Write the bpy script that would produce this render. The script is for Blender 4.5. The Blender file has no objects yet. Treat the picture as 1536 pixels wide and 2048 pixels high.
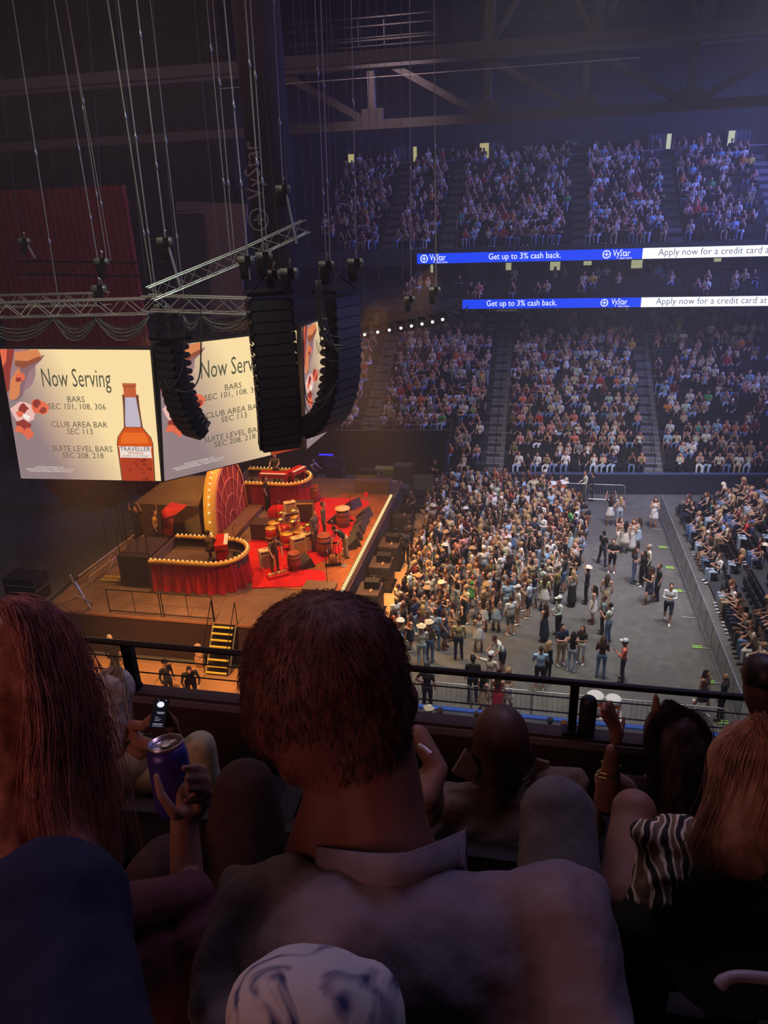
import bpy, bmesh, math, random
import numpy as np
from mathutils import Vector, Matrix, Euler

SC = bpy.context.scene
COL = SC.collection
RAD = math.radians
rng = random.Random(7)

# ---------------------------------------------------------------- camera
CF, CP, CY, CR, CH = 1450.0, RAD(22.8), RAD(12.25), RAD(2.2), 16.0
FW = np.array([-math.sin(CY)*math.cos(CP), math.cos(CY)*math.cos(CP), -math.sin(CP)])
RT = np.array([math.cos(CY), math.sin(CY), 0.0])
DN = np.cross(FW, RT)
RT, DN = math.cos(CR)*RT + math.sin(CR)*DN, -math.sin(CR)*RT + math.cos(CR)*DN
CAMP = np.array([0, 0, CH])
cam_d = bpy.data.cameras.new('camera')
cam = bpy.data.objects.new('camera', cam_d)
COL.objects.link(cam)
cam_d.sensor_fit = 'VERTICAL'; cam_d.sensor_height = 36.0
cam_d.lens = CF*36.0/2048.0
cam_d.clip_start = 0.05; cam_d.clip_end = 300
cam.matrix_world = Matrix(((RT[0], -DN[0], -FW[0], 0), (RT[1], -DN[1], -FW[1], 0), (RT[2], -DN[2], -FW[2], CH), (0, 0, 0, 1)))
SC.camera = cam

def ray(x, y): return (x-768)/CF*RT + (y-1024)/CF*DN + FW
def atZ(x, y, z=0.0): d = ray(x, y); return Vector(CAMP + d*((z-CH)/d[2]))
def atY(x, y, Y): d = ray(x, y); return Vector(CAMP + d*(Y/d[1]))
def atX(x, y, X): d = ray(x, y); return Vector(CAMP + d*(X/d[0]))
def atD(x, y, r): return Vector(CAMP + ray(x, y)*r)
def proj(P):
    q = np.array(P) - CAMP; z = q @ FW
    return 768+CF*(q @ RT)/z, 1024+CF*(q @ DN)/z, z

# ---------------------------------------------------------------- view, world
SC.view_settings.view_transform = 'Standard'
SC.view_settings.look = 'None'
SC.view_settings.gamma = 1.0
SC.view_settings.use_curve_mapping = False
SC.view_settings.exposure = 0.0
world = bpy.data.worlds.new('world'); SC.world = world
world.use_nodes = True
world.node_tree.nodes['Background'].inputs[0].default_value = (0.30, 0.24, 0.34, 1)
world.node_tree.nodes['Background'].inputs[1].default_value = 0.0
try:
    SC.cycles.use_denoising = True
    SC.cycles.max_bounces = 4
    SC.cycles.diffuse_bounces = 2
    SC.cycles.glossy_bounces = 2
    SC.cycles.transmission_bounces = 2
    SC.cycles.transparent_max_bounces = 6
    SC.cycles.volume_bounces = 0
    SC.cycles.sample_clamp_indirect = 2.0
    SC.cycles.use_light_tree = True
    SC.cycles.use_adaptive_sampling = True
    SC.cycles.adaptive_threshold = 0.02
except Exception:
    pass

# ---------------------------------------------------------------- lights
def spot(name, loc, target, power, color, angle=50, blend=0.6, size=0.4):
    l = bpy.data.lights.new(name, 'SPOT'); l.energy = power; l.color = color
    l.spot_size = RAD(angle); l.spot_blend = blend; l.shadow_soft_size = size
    o = bpy.data.objects.new(name, l); COL.objects.link(o)
    o.location = loc
    o.rotation_euler = (Vector(target)-Vector(loc)).to_track_quat('-Z', 'Y').to_euler()
    return o
def area(name, loc, target, power, color, sx=6, sy=6, spread=180):
    l = bpy.data.lights.new(name, 'AREA'); l.energy = power; l.color = color
    l.shape = 'RECTANGLE'; l.size = sx; l.size_y = sy; l.spread = RAD(spread)
    o = bpy.data.objects.new(name, l); COL.objects.link(o)
    o.location = loc
    o.rotation_euler = (Vector(target)-Vector(loc)).to_track_quat('-Z', 'Y').to_euler()
    return o
# house lights in the roof over the floor, over the far stand and over the right stand
WARMW = (1.0, 0.95, 0.80)
spot('house_light', (1, 24, 30), (-0.4, 28, 0), 18000, WARMW, 42, 0.8, 1.6)
spot('house_light', (5, 18, 30), (3.5, 22, 0), 6000, WARMW, 46, 0.8, 1.6)
spot('house_light', (-1, 17, 30), (-1.5, 21, 0), 9000, WARMW, 36, 0.8, 1.6)
spot('house_light', (9, 24, 30), (5, 35, 0), 38000, (0.95, 0.84, 1.0), 40, 0.8, 1.6)
spot('house_light', (16, 24, 29), (11.5, 27, 1), 9000, (1.0, 0.96, 0.84), 46, 0.7, 1.6)
spot('house_light', (4, 12, 30), (3, 42, 2.0), 17500, (1.0, 0.96, 0.86), 30, 0.9, 1.6)
spot('house_light', (11, 12, 30), (11, 45, 2.5), 11000, (0.86, 0.88, 1.0), 32, 0.9, 1.6)
spot('house_light', (2, 38, 30), (2, 50, 7), 1000, (0.66, 0.68, 1.0), 70, 0.9, 1.6)
spot('house_light', (-7, 36, 27), (-8, 47, 4), 4600, (1.0, 0.66, 0.58), 50, 0.9, 1.0)
# added unseen fills: cool over the open end, brown-red over the stage end
area('hall_fill', (13, 40, 30.6), (13, 40, 0), 1300, (0.20, 0.25, 1.0), 26, 30)
area('hall_fill', (30, 47, 20), (4, 50, 17), 5800, (0.20, 0.25, 1.0), 12, 8, 120)  # sideways fill added to tint the upper haze blue
area('hall_fill', (-15, 24, 30.6), (-15, 24, 0), 1500, (1.0, 0.60, 0.54), 22, 36)
area('near_stand_fill', (2, 9.0, 27), (0, 0.5, 15), 360, (0.66, 0.52, 0.95), 6, 4)  # unseen fill added above to lift the near rows
area('near_stand_fill', (-6, -7.0, 20), (-0.4, 1, 15), 210, (1.0, 0.40, 0.36), 5, 4)  # reddish fill added behind the camera for the backs of heads
spot('rig_fill', (-4, 8, 25), (-14, 21, 12.5), 3200, (0.86, 1.0, 0.84), 50, 0.8, 0.6)  # unseen spot added to brighten the trusses, arrays and red curtain
# stage lamps
SPOTC = (1.0, 0.42, 0.09)
spot('stage_light', (-4.5, 22, 13.5), (-11.0, 28, 1.8), 4200, (1.0, 0.42, 0.08), 60, 0.5, 0.3)
spot('stage_light', (-4.5, 34, 13.5), (-11.0, 29, 1.8), 4000, (1.0, 0.42, 0.08), 60, 0.5, 0.3)
spot('stage_light', (-14, 24.5, 12.5), (-14, 26, 1.8), 2600, SPOTC, 80, 0.6, 0.3)
spot('stage_light', (-13, 32, 12.5), (-12, 31, 1.8), 3200, SPOTC, 80, 0.6, 0.3)
spot('stage_light', (-10.5, 14.0, 12.5), (-12.8, 19.8, 0.0), 13000, (1.0, 0.45, 0.12), 42, 0.8, 0.3)
spot('stage_light', (-8.0, 29, 13.0), (-4.6, 29, 0.0), 8000, (1.0, 0.46, 0.12), 44, 0.7, 0.3)
spot('stage_light', (-6.4, 25.5, 12.0), (-4.3, 25.5, 0.0), 5500, (1.0, 0.48, 0.12), 46, 0.7, 0.3)
# ---------------------------------------------------------------- materials
MATS = {}
def mat(name, color, rough=0.7, metal=0.0, emit=None, estr=1.0, var=0.0, vscale=8.0, spec=0.5, bump=0.0, alpha=1.0):
    if name in MATS: return MATS[name]
    m = bpy.data.materials.new(name); m.use_nodes = True
    nt = m.node_tree; b = nt.nodes['Principled BSDF']
    b.inputs['Base Color'].default_value = (*color, 1)
    b.inputs['Roughness'].default_value = rough
    b.inputs['Metallic'].default_value = metal
    b.inputs['Specular IOR Level'].default_value = spec
    if emit is not None:
        b.inputs['Emission Color'].default_value = (*emit, 1)
        b.inputs['Emission Strength'].default_value = estr
    if alpha < 1: b.inputs['Alpha'].default_value = alpha
    if var > 0 or bump > 0:
        tc = nt.nodes.new('ShaderNodeTexCoord'); n = nt.nodes.new('ShaderNodeTexNoise')
        n.inputs['Scale'].default_value = vscale; n.inputs['Detail'].default_value = 5
        nt.links.new(tc.outputs['Object'], n.inputs['Vector'])
        if var > 0:
            r = nt.nodes.new('ShaderNodeValToRGB')
            r.color_ramp.elements[0].position = 0.3; r.color_ramp.elements[1].position = 0.7
            r.color_ramp.elements[0].color = (*[max(0, c*(1-var)) for c in color], 1)
            r.color_ramp.elements[1].color = (*[min(1, c*(1+var)) for c in color], 1)
            nt.links.new(n.outputs['Fac'], r.inputs['Fac'])
            nt.links.new(r.outputs['Color'], b.inputs['Base Color'])
        if bump > 0:
            bp = nt.nodes.new('ShaderNodeBump'); bp.inputs['Strength'].default_value = bump; bp.inputs['Distance'].default_value = 0.02
            nt.links.new(n.outputs['Fac'], bp.inputs['Height']); nt.links.new(bp.outputs['Normal'], b.inputs['Normal'])
    MATS[name] = m
    return m
def emat(name, color, s=1.0):
    if name in MATS: return MATS[name]
    m = bpy.data.materials.new(name); m.use_nodes = True
    nt = m.node_tree; nt.nodes.clear()
    o = nt.nodes.new('ShaderNodeOutputMaterial'); e = nt.nodes.new('ShaderNodeEmission')
    e.inputs[0].default_value = (*color, 1); e.inputs[1].default_value = s
    nt.links.new(e.outputs[0], o.inputs[0]); MATS[name] = m
    return m
def s2l(*c):
    return tuple(((x/255)/12.92 if x/255 < .04045 else ((x/255+.055)/1.055)**2.4) for x in c)

BLACK = mat('black_paint', (0.012, 0.012, 0.013), 0.6)
BLKM = mat('black_metal', (0.02, 0.02, 0.022), 0.35, 0.6)
STEEL = mat('galvanised_steel', (0.45, 0.46, 0.46), 0.35, 0.8, var=0.15)
ALU = mat('truss_aluminium', (0.62, 0.68, 0.60), 0.35, 0.7, var=0.2, vscale=3)
CONC = mat('grey_concrete', (0.085, 0.085, 0.09), 0.85, var=0.25, vscale=1.5, bump=0.2)
DKCONC = mat('dark_concrete', (0.03, 0.03, 0.034), 0.9, var=0.3, vscale=1.5)
STEPM = mat('stair_concrete', (0.16, 0.16, 0.17), 0.85, var=0.2, vscale=4)
SEATM = mat('black_seat_plastic', (0.011, 0.011, 0.014), 0.55)
DRAPE = mat('black_drape_cloth', (0.008, 0.007, 0.007), 0.95)
REDV = mat('red_velvet', (0.34, 0.006, 0.010), 0.75, var=0.25, vscale=2)
WHITE = mat('white_paint', (0.75, 0.75, 0.72), 0.5)

# ---------------------------------------------------------------- geometry helpers
class MB:
    def __init__(s): s.v = []; s.f = []; s.m = []
    def add(s, vs, fs, mi=0):
        o = len(s.v); s.v.extend([tuple(p) for p in vs]); s.f.extend([tuple(i+o for i in f) for f in fs]); s.m.extend([mi]*len(fs)); return s
    def box(s, c, d, mi=0, rz=0.0, M=None, top=1.0):
        x, y, z = d[0]/2, d[1]/2, d[2]/2
        vs = [Vector((sx*x*(top if sz > 0 else 1), sy*y*(top if sz > 0 else 1), sz*z)) for sz in (-1, 1) for sy in (-1, 1) for sx in (-1, 1)]
        R = M if M is not None else Matrix.Rotation(rz, 3, 'Z')
        c = Vector(c)
        vs = [R @ v + c for v in vs]
        return s.add(vs, [(0, 2, 3, 1), (4, 5, 7, 6), (0, 1, 5, 4), (2, 6, 7, 3), (0, 4, 6, 2), (1, 3, 7, 5)], mi)
    def beam(s, a, b, w, h=None, mi=0, n=4, up=(0, 0, 1)):
        a = Vector(a); b = Vector(b); d = (b-a)
        if d.length < 1e-6: return s
        d.normalize(); up = Vector(up)
        if abs(d.dot(up)) > .98: up = Vector((0, 1, 0))
        x = d.cross(up).normalized(); y = x.cross(d).normalized(); h = h or w
        if n == 4:
            off = [(-.5, -.5), (.5, -.5), (.5, .5), (-.5, .5)]
        else:
            off = [(.5*math.cos(2*math.pi*i/n), .5*math.sin(2*math.pi*i/n)) for i in range(n)]
        vs = [p + x*(o[0]*w) + y*(o[1]*h) for p in (a, b) for o in off]
        fs = [(i, (i+1) % n, n+(i+1) % n, n+i) for i in range(n)] + [tuple(range(n-1, -1, -1)), tuple(range(n, 2*n))]
        return s.add(vs, fs, mi)
    def tube(s, pts, r, n=6, mi=0):
        pts = [Vector(p) for p in pts]; rings = []
        N = len(pts); rr = r if hasattr(r, '__len__') else [r]*N
        prev = None
        for i, p in enumerate(pts):
            d = (pts[min(i+1, N-1)] - pts[max(i-1, 0)]).normalized()
            if prev is None:
                up = Vector((0, 0, 1)) if abs(d.z) < .9 else Vector((0, 1, 0))
                x = d.cross(up).normalized()
            else:
                x = (prev - d*prev.dot(d)).normalized()
            prev = x; y = d.cross(x)
            rings.append([p + (x*math.cos(2*math.pi*k/n)+y*math.sin(2*math.pi*k/n))*rr[i] for k in range(n)])
        vs = [q for R in rings for q in R]
        fs = [(i*n+k, i*n+(k+1) % n, (i+1)*n+(k+1) % n, (i+1)*n+k) for i in range(N-1) for k in range(n)]
        fs += [tuple(range(n-1, -1, -1)), tuple((N-1)*n+k for k in range(n))]
        return s.add(vs, fs, mi)
    def lathe(s, prof, c, n=12, mi=0, M=None, sx=1.0, sy=1.0):
        c = Vector(c); R = M if M is not None else Matrix.Identity(3)
        vs = [R @ Vector((r*math.cos(2*math.pi*k/n)*sx, r*math.sin(2*math.pi*k/n)*sy, z)) + c for r, z in prof for k in range(n)]
        N = len(prof)
        fs = [(i*n+k, i*n+(k+1) % n, (i+1)*n+(k+1) % n, (i+1)*n+k) for i in range(N-1) for k in range(n)]
        fs += [tuple(range(n-1, -1, -1)), tuple((N-1)*n+k for k in range(n))]
        return s.add(vs, fs, mi)
    def ell(s, c, r, mi=0, n=10, m=7, M=None):
        r = (r, r, r) if not hasattr(r, '__len__') else r
        c = Vector(c); R = M if M is not None else Matrix.Identity(3)
        vs = []; fs = []
        for i in range(1, m):
            t = math.pi*i/m
            for k in range(n):
                a = 2*math.pi*k/n
                vs.append(R @ Vector((r[0]*math.sin(t)*math.cos(a), r[1]*math.sin(t)*math.sin(a), r[2]*math.cos(t))) + c)
        vs += [R @ Vector((0, 0, r[2])) + c, R @ Vector((0, 0, -r[2])) + c]
        T = len(vs)-2; B = T+1
        for i in range(m-2):
            for k in range(n): fs.append((i*n+k, (i+1)*n+k, (i+1)*n+(k+1) % n, i*n+(k+1) % n))
        for k in range(n):
            fs.append((T, k, (k+1) % n)); fs.append((B, (m-2)*n+(k+1) % n, (m-2)*n+k))
        return s.add(vs, fs, mi)
    def prism(s, poly, ext, mi=0):
        ext = Vector(ext); n = len(poly); a = [Vector(p) for p in poly]
        return s.add(a + [p+ext for p in a], [tuple(range(n-1, -1, -1)), tuple(range(n, 2*n))] + [(i, (i+1) % n, n+(i+1) % n, n+i) for i in range(n)], mi)
    def obj(s, name, mats, parent=None, smooth=False, loc=None):
        me = bpy.data.meshes.new(name)
        me.from_pydata(s.v, [], s.f)
        mats = mats if isinstance(mats, (list, tuple)) else [mats]
        for m_ in mats: me.materials.append(m_)
        if len(mats) > 1: me.polygons.foreach_set('material_index', s.m)
        if smooth: me.polygons.foreach_set('use_smooth', [True]*len(me.polygons))
        me.update()
        o = bpy.data.objects.new(name, me); COL.objects.link(o)
        if loc is not None: o.location = loc
        if parent is not None: o.parent = parent
        return o

def tag(o, label=None, cat=None, group=None, kind=None):
    if label: o['label'] = label
    if cat: o['category'] = cat
    if group: o['group'] = group
    if kind: o['kind'] = kind
    return o
def empty(name, label, cat, loc=(0, 0, 0), rz=0.0, group=None):
    o = bpy.data.objects.new(name, None); COL.objects.link(o)
    o.empty_display_size = 0.1
    o.location = loc; o.rotation_euler = (0, 0, rz)
    return tag(o, label, cat, group)
def inst(me_or_obj, name, parent=None, loc=(0, 0, 0), rot=(0, 0, 0), sc=(1, 1, 1)):
    me = me_or_obj.data if hasattr(me_or_obj, 'data') and not isinstance(me_or_obj, bpy.types.Mesh) else me_or_obj
    o = bpy.data.objects.new(name, me); COL.objects.link(o)
    o.location = loc; o.rotation_euler = rot; o.scale = sc
    if parent is not None: o.parent = parent
    return o
def dup(root, loc, rz=None, label=None, group=None):
    r = root.copy(); COL.objects.link(r); r.location = loc
    if rz is not None: r.rotation_euler = (0, 0, rz)
    if label: r['label'] = label
    if group: r['group'] = group
    for ch in list(root.children):
        c = ch.copy(); COL.objects.link(c); c.parent = r
        for g in list(ch.children):
            d = g.copy(); COL.objects.link(d); d.parent = c
    return r
_TX = {}
def text_geo(s, align='CENTER'):
    """flat lettering as 2D triangles, cap height about 0.7"""
    key = (s, align)
    if key in _TX: return _TX[key]
    c = bpy.data.curves.new('lettering', 'FONT'); c.body = s; c.align_x = align; c.resolution_u = 2
    o = bpy.data.objects.new('lettering', c); COL.objects.link(o)
    dg = bpy.context.evaluated_depsgraph_get(); dg.update()
    me = o.evaluated_get(dg).to_mesh()
    vs = [(v.co.x, v.co.y) for v in me.vertices]; fs = [tuple(p.vertices) for p in me.polygons]
    o.evaluated_get(dg).to_mesh_clear()
    bpy.data.objects.remove(o); bpy.data.curves.remove(c)
    _TX[key] = (vs, fs)
    return vs, fs
def text_on(name, s, fr, u, v, size, material, parent, align='CENTER', sx=1.0, lift=0.02, rot=0.0):
    """lettering on the frame fr(x, y, lift) -> world, in metres on that plane"""
    vs, fs = text_geo(s, align); mb = MB()
    cr, sr = math.cos(rot), math.sin(rot)
    P = []
    for x, y in vs:
        X, Y = x*size*sx, y*size
        P.append(fr(u + X*cr - Y*sr, v + X*sr + Y*cr, lift))
    mb.add(P, fs)
    return mb.obj(name, material, parent)
# ================================================================ setting
def struct(mb, name, mats, label=None, smooth=False):
    o = mb.obj(name, mats, None, smooth); o['kind'] = 'structure'
    if label: o['label'] = label
    return o
def floor_material():
    m = bpy.data.materials.new('polished_floor'); m.use_nodes = True
    nt = m.node_tree; b = nt.nodes['Principled BSDF']
    tc = nt.nodes.new('ShaderNodeTexCoord'); n = nt.nodes.new('ShaderNodeTexNoise'); n2 = nt.nodes.new('ShaderNodeTexNoise')
    n.inputs['Scale'].default_value = 0.35; n.inputs['Detail'].default_value = 8
    n2.inputs['Scale'].default_value = 3.0; n2.inputs['Detail'].default_value = 6
    mx = nt.nodes.new('ShaderNodeMath'); mx.operation = 'MULTIPLY'
    r = nt.nodes.new('ShaderNodeValToRGB')
    r.color_ramp.elements[0].position = 0.12; r.color_ramp.elements[0].color = (0.085, 0.083, 0.076, 1)
    r.color_ramp.elements[1].position = 0.42; r.color_ramp.elements[1].color = (0.15, 0.147, 0.134, 1)
    nt.links.new(tc.outputs['Object'], n.inputs['Vector']); nt.links.new(tc.outputs['Object'], n2.inputs['Vector'])
    nt.links.new(n.outputs['Fac'], mx.inputs[0]); nt.links.new(n2.outputs['Fac'], mx.inputs[1])
    nt.links.new(mx.outputs[0], r.inputs['Fac']); nt.links.new(r.outputs['Color'], b.inputs['Base Color'])
    b.inputs['Roughness'].default_value = 0.42; b.inputs['Specular IOR Level'].default_value = 0.45
    return m
mb = MB(); mb.box((0, 31, -0.15), (80, 66, 0.3)); struct(mb, 'floor', floor_material())
mb = MB(); mb.box((0, 31, 31), (80, 70, 0.3)); struct(mb, 'ceiling', mat('ceiling_paint', (0.02, 0.02, 0.024), 0.95))
mb = MB(); mb.box((0, 64.2, 15.5), (80, 0.4, 31)); struct(mb, 'wall_back', mat('back_wall_paint', (0.018, 0.018, 0.022), 0.95))
mb = MB(); mb.box((36, 31, 15.5), (0.4, 66, 31)); struct(mb, 'wall_right', DKCONC)
mb = MB(); mb.box((-38, 31, 15.5), (0.4, 66, 31)); struct(mb, 'wall_left', DKCONC)

# ---- far lower stand: stepped terrace, rows run along U
SL = 0.095
R0Y, R0Z, RD, RH, NR = 41.25, 1.05, 0.80, 0.405, 17
def rowY(i, x): return R0Y + SL*x + i*RD
def rowZ(i): return R0Z + i*RH
def terrace(x0, x1, i0, i1, name, y_of, z_of, depth, material, zb=0.0):
    mb = MB()
    for i in range(i0, i1):
        z = z_of(i)
        ya, yb = y_of(i, x0), y_of(i, x1)
        yc, yd = ya+depth, yb+depth
        zl = z_of(i-1) - 0.02 if i > i0 else zb
        if i == i0 and zb is None: zl = z - 0.4
        P = [(x0, ya, zl), (x1, yb, zl), (x1, yb, z), (x0, ya, z), (x0, yc, z), (x1, yd, z), (x0, yc, z-0.5), (x1, yd, z-0.5)]
        mb.add(P, [(0, 1, 2, 3), (3, 2, 5, 4), (0, 3, 4, 6), (2, 1, 7, 5)])
    return struct(mb, name, material)
terrace(-5.0, 24, 0, NR+1, 'floor_stand', rowY, rowZ, RD, DKCONC)
terrace(-24, -5.0, 4, NR+1, 'floor_stand', rowY, rowZ, RD, DKCONC)
# dasher boards in front of the first row, with a pale cap
def strip(x0, x1, dy, z0, z1, th, name, material):
    mb = MB(); a = (x0, rowY(0, x0)+dy); b = (x1, rowY(0, x1)+dy)
    mb.add([(a[0], a[1], z0), (b[0], b[1], z0), (b[0], b[1], z1), (a[0], a[1], z1), (a[0], a[1]+th, z0), (b[0], b[1]+th, z0), (b[0], b[1]+th, z1), (a[0], a[1]+th, z1)],
           [(0, 1, 2, 3), (3, 2, 6, 7), (4, 7, 6, 5), (0, 3, 7, 4), (1, 5, 6, 2)])
    return struct(mb, name, material)
strip(-5.0, 24, -0.35, 0.0, 1.22, 0.12, 'trim_1', mat('navy_board', (0.012, 0.014, 0.035), 0.6))
strip(-5.0, 24, -0.38, 1.22, 1.30, 0.2, 'trim_2', mat('board_cap', (0.06, 0.075, 0.16), 0.5))
# black wall below the raised rows beside the stage
strip(-24, -5.0, 3.0, 0.0, 2.9, 0.12, 'wall_far_left', DRAPE)
mb = MB()
for z in (2.98, 3.6):
    mb.beam((-12.2, rowY(0, -12.2)+3.0, z), (-5.0, rowY(0, -5)+3.0, z), 0.05)
for k in range(9):
    x = -12.2 + 0.9*k; mb.beam((x, rowY(0, x)+3.0, 2.9), (x, rowY(0, x)+3.0, 3.6), 0.04)
tag(mb.obj('guard_rail', mat('grey_rail', (0.2, 0.18, 0.18), 0.5, 0.4)), 'thin grey guard rail above the black wall beside the stage', 'railing')
mb = MB(); mb.box((-5.0, rowY(0, -5)+1.5, 1.4), (0.12, 3.3, 2.8)); struct(mb, 'wall_far_side', DRAPE)

AISLES = [(-10.3, 4, 1.0), (-2.15, 0, 1.05), (7.05, 0, 1.05)]
step_me = None
for ax, i0, w in AISLES:
    for_mb = MB(); for_mb.box((ax, rowY(i0, ax)+0.2, rowZ(i0)+0.03), (w+0.1, 0.4, 0.03))
    root = struct(for_mb, 'floor_aisle', STEPM)
    for i in range(i0, NR):
        for h in (0, 1):
            if step_me is None:
                m_ = MB(); m_.box((0, 0, 0), (1.0, RD/2-0.05, RH/2)); so = m_.obj('step', STEPM, root); step_me = so.data
            else:
                so = inst(step_me, 'step', root)
            so.location = (ax, rowY(i, ax)+RD/4+h*RD/2, rowZ(i)+0.02+RH/4*1.02 - RH/2 + h*RH/2)
            so.scale = (w, 1, 1)
    hb = MB()
    for i in range(i0, NR, 3):
        y0, z0 = rowY(i, ax)+.2, rowZ(i); y1, z1 = rowY(i+2, ax)+.2, rowZ(i+2)
        hb.tube([(ax, y0, z0), (ax, y0, z0+.9), (ax, y1, z1+.9), (ax, y1, z1)], 0.02, 5)
    ho = hb.obj('handrail', BLKM, root)

# top of the lower stand: low wall, concourse wall behind with lit openings
mb = MB(); yT = rowY(NR+1, 0)
mb.box((0, yT+0.4, rowZ(NR)+0.35), (60, 0.15, 0.5)); struct(mb, 'wall_concourse_front', DKCONC)
mb = MB(); mb.box((0, 60.5, 8.2), (64, 0.3, 3.0)); struct(mb, 'wall_concourse', mat('concourse_paint', (0.055, 0.055, 0.07), 0.9))
# club deck slab (carries the lower ribbon), upper deck slab (carries the upper ribbon)
CLY, UPY = 51.0, 52.6
mb = MB(); mb.box((0, CLY+5, 9.55), (64, 10, 0.35)); mb.box((0, CLY+0.2, 9.75), (64, 0.2, 0.6)); struct(mb, 'floor_club', DKCONC)
def clY(i, x): return CLY+0.5+i*0.95
def clZ(i): return 9.78+i*0.38
terrace(-13, 30, 0, 4, 'floor_club_rows', clY, clZ, 0.95, DKCONC, None)
mb = MB(); mb.box((0, 57.2, 11.4), (60, 0.25, 3.6)); struct(mb, 'wall_suites', mat('suite_paint', (0.03, 0.03, 0.04), 0.9))
mb = MB(); mb.box((0, UPY+0.25, 12.7), (64, 0.3, 1.0)); struct(mb, 'trim_3', DKCONC)
def upY(i, x): return UPY+0.4+i*0.86
def upZ(i): return 13.25+i*0.50
terrace(-22, 30, 0, 11, 'floor_upper_rows', upY, upZ, 0.86, DKCONC, None)
mb = MB(); mb.box((0, upY(11, 0)+0.05, upZ(10)+0.45), (64, 0.08, 0.9)); struct(mb, 'wall_upper_parapet', DKCONC)
mb = MB(); mb.beam((-14, upY(11, 0), upZ(10)+0.92), (30, upY(11, 0), upZ(10)+0.92), 0.06); struct(mb, 'trim_4', mat('parapet_cap', (0.25, 0.26, 0.32), 0.6))
mb = MB(); mb.box((0, upY(11, 0)+1.5, upZ(10)-0.1), (64, 3.0, 0.3)); struct(mb, 'floor_upper_walk', DKCONC)
UAISLES = [px for px in (-10.6, -6.4, 2.5, 8.6, 15)]
umesh = None
for ax in UAISLES:
    m_ = MB(); m_.box((ax, upY(0, 0)+0.1, upZ(0)+0.02), (0.9, 0.2, 0.03)); root = struct(m_, 'floor_aisle', STEPM)
    for i in range(22):
        if umesh is None:
            m_ = MB(); m_.box((0, 0, 0), (0.95, 0.36, 0.22)); so = m_.obj('step', STEPM, root); umesh = so.data
        else: so = inst(umesh, 'step', root)
        so.location = (ax, upY(i/2, 0)+0.22, upZ(i//2)+0.01+(0.15 if i % 2 else -0.08))

# openings in the upper back wall: doors with curtains, some lit
LITW = emat('lit_doorway', s2l(200, 190, 130), 0.75)
LITC = emat('lit_doorway_cool', s2l(210, 215, 190), 0.8)
CURT = mat('grey_door_curtain', (0.10, 0.10, 0.13), 0.9, var=0.2, vscale=3)
WY = 63.6
def px_rect(x0, y0, x1, y1, Y): return atY(x0, y0, Y), atY(x1, y0, Y), atY(x1, y1, Y), atY(x0, y1, Y)
openings = [((697, 297, 709, 331), [(697, 309, 709, 325)]), ((780, 295, 834, 334), [(827, 294, 834, 333)]), ((960, 287, 1012, 350), [(960, 287, 978, 350)]),
            ((1134, 279, 1169, 330), []), ((1299, 269, 1343, 325), [(1334, 268, 1343, 322)]), ((1456, 261, 1508, 328), [(1457, 262, 1470, 326)])]
for k, (r, lits) in enumerate(openings):
    mb = MB(); P = px_rect(*r, WY); P = [Vector((p.x, WY, p.z)) for p in P]
    x0, x1, z0, z1 = P[0].x, P[1].x, P[2].z, P[0].z
    # frame
    for a, b in (((x0, z0), (x0, z1)), ((x1, z0), (x1, z1)), ((x0, z1), (x1, z1))):
        mb.beam((a[0], WY-0.1, a[1]), (b[0], WY-0.1, b[1]), 0.10)
    d = struct(mb, 'door_%d' % (k+1), mat('door_frame', (0.05, 0.05, 0.06), .8))
    c = MB(); n = 16
    pts = [(x0+(x1-x0)*i/n, WY-0.05+0.05*math.sin(i*2.2)) for i in range(n+1)]
    c.add([(p[0], p[1], z) for z in (z0, z1) for p in pts], [(i, i+1, n+2+i, n+1+i) for i in range(n)])
    c.obj('door_curtain', CURT, d)
    for l in lits:
        q = px_rect(*l, WY); e = MB()
        e.box(((q[0].x+q[1].x)/2, WY-0.14, (q[0].z+q[2].z)/2), (abs(q[1].x-q[0].x), 0.04, abs(q[0].z-q[2].z)))
        e.obj('lit_doorway', LITW if k < 3 else LITC, d)
# suites between the ribbons: pillars, lit panes, white counters
PILL = mat('suite_pillar', (0.30, 0.30, 0.36), 0.8)
for k, (x0, x1) in enumerate([(943, 957), (1058, 1064), (1235, 1242), (1338, 1354), (1420, 1426), (1494, 1502)]):
    p = atY((x0+x1)/2, 522, 55.5); w = (x1-x0)/CF*56
    mb = MB(); mb.box((p.x, 55.5, 11.3), (w, 0.3, 3.2)); struct(mb, 'column_suite', PILL)
for k, (x0, y0, x1, y1) in enumerate([(944, 521, 957, 548), (1012, 519, 1023, 540), (1101, 517, 1121, 540), (1168, 515, 1184, 530), (1264, 514, 1286, 536), (1430, 507, 1444, 523), (861, 523, 866, 545)]):
    q = px_rect(x0, y0, x1, y1, 56.9); e = MB()
    e.box(((q[0].x+q[1].x)/2, 56.9, (q[0].z+q[2].z)/2), (abs(q[1].x-q[0].x), 0.06, abs(q[0].z-q[2].z)))
    struct(e, 'window_%d' % (k+1), emat('suite_glow', s2l(190, 190, 150), 0.7))
CNT = mat('counter_white', (0.6, 0.6, 0.68), 0.6)
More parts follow.
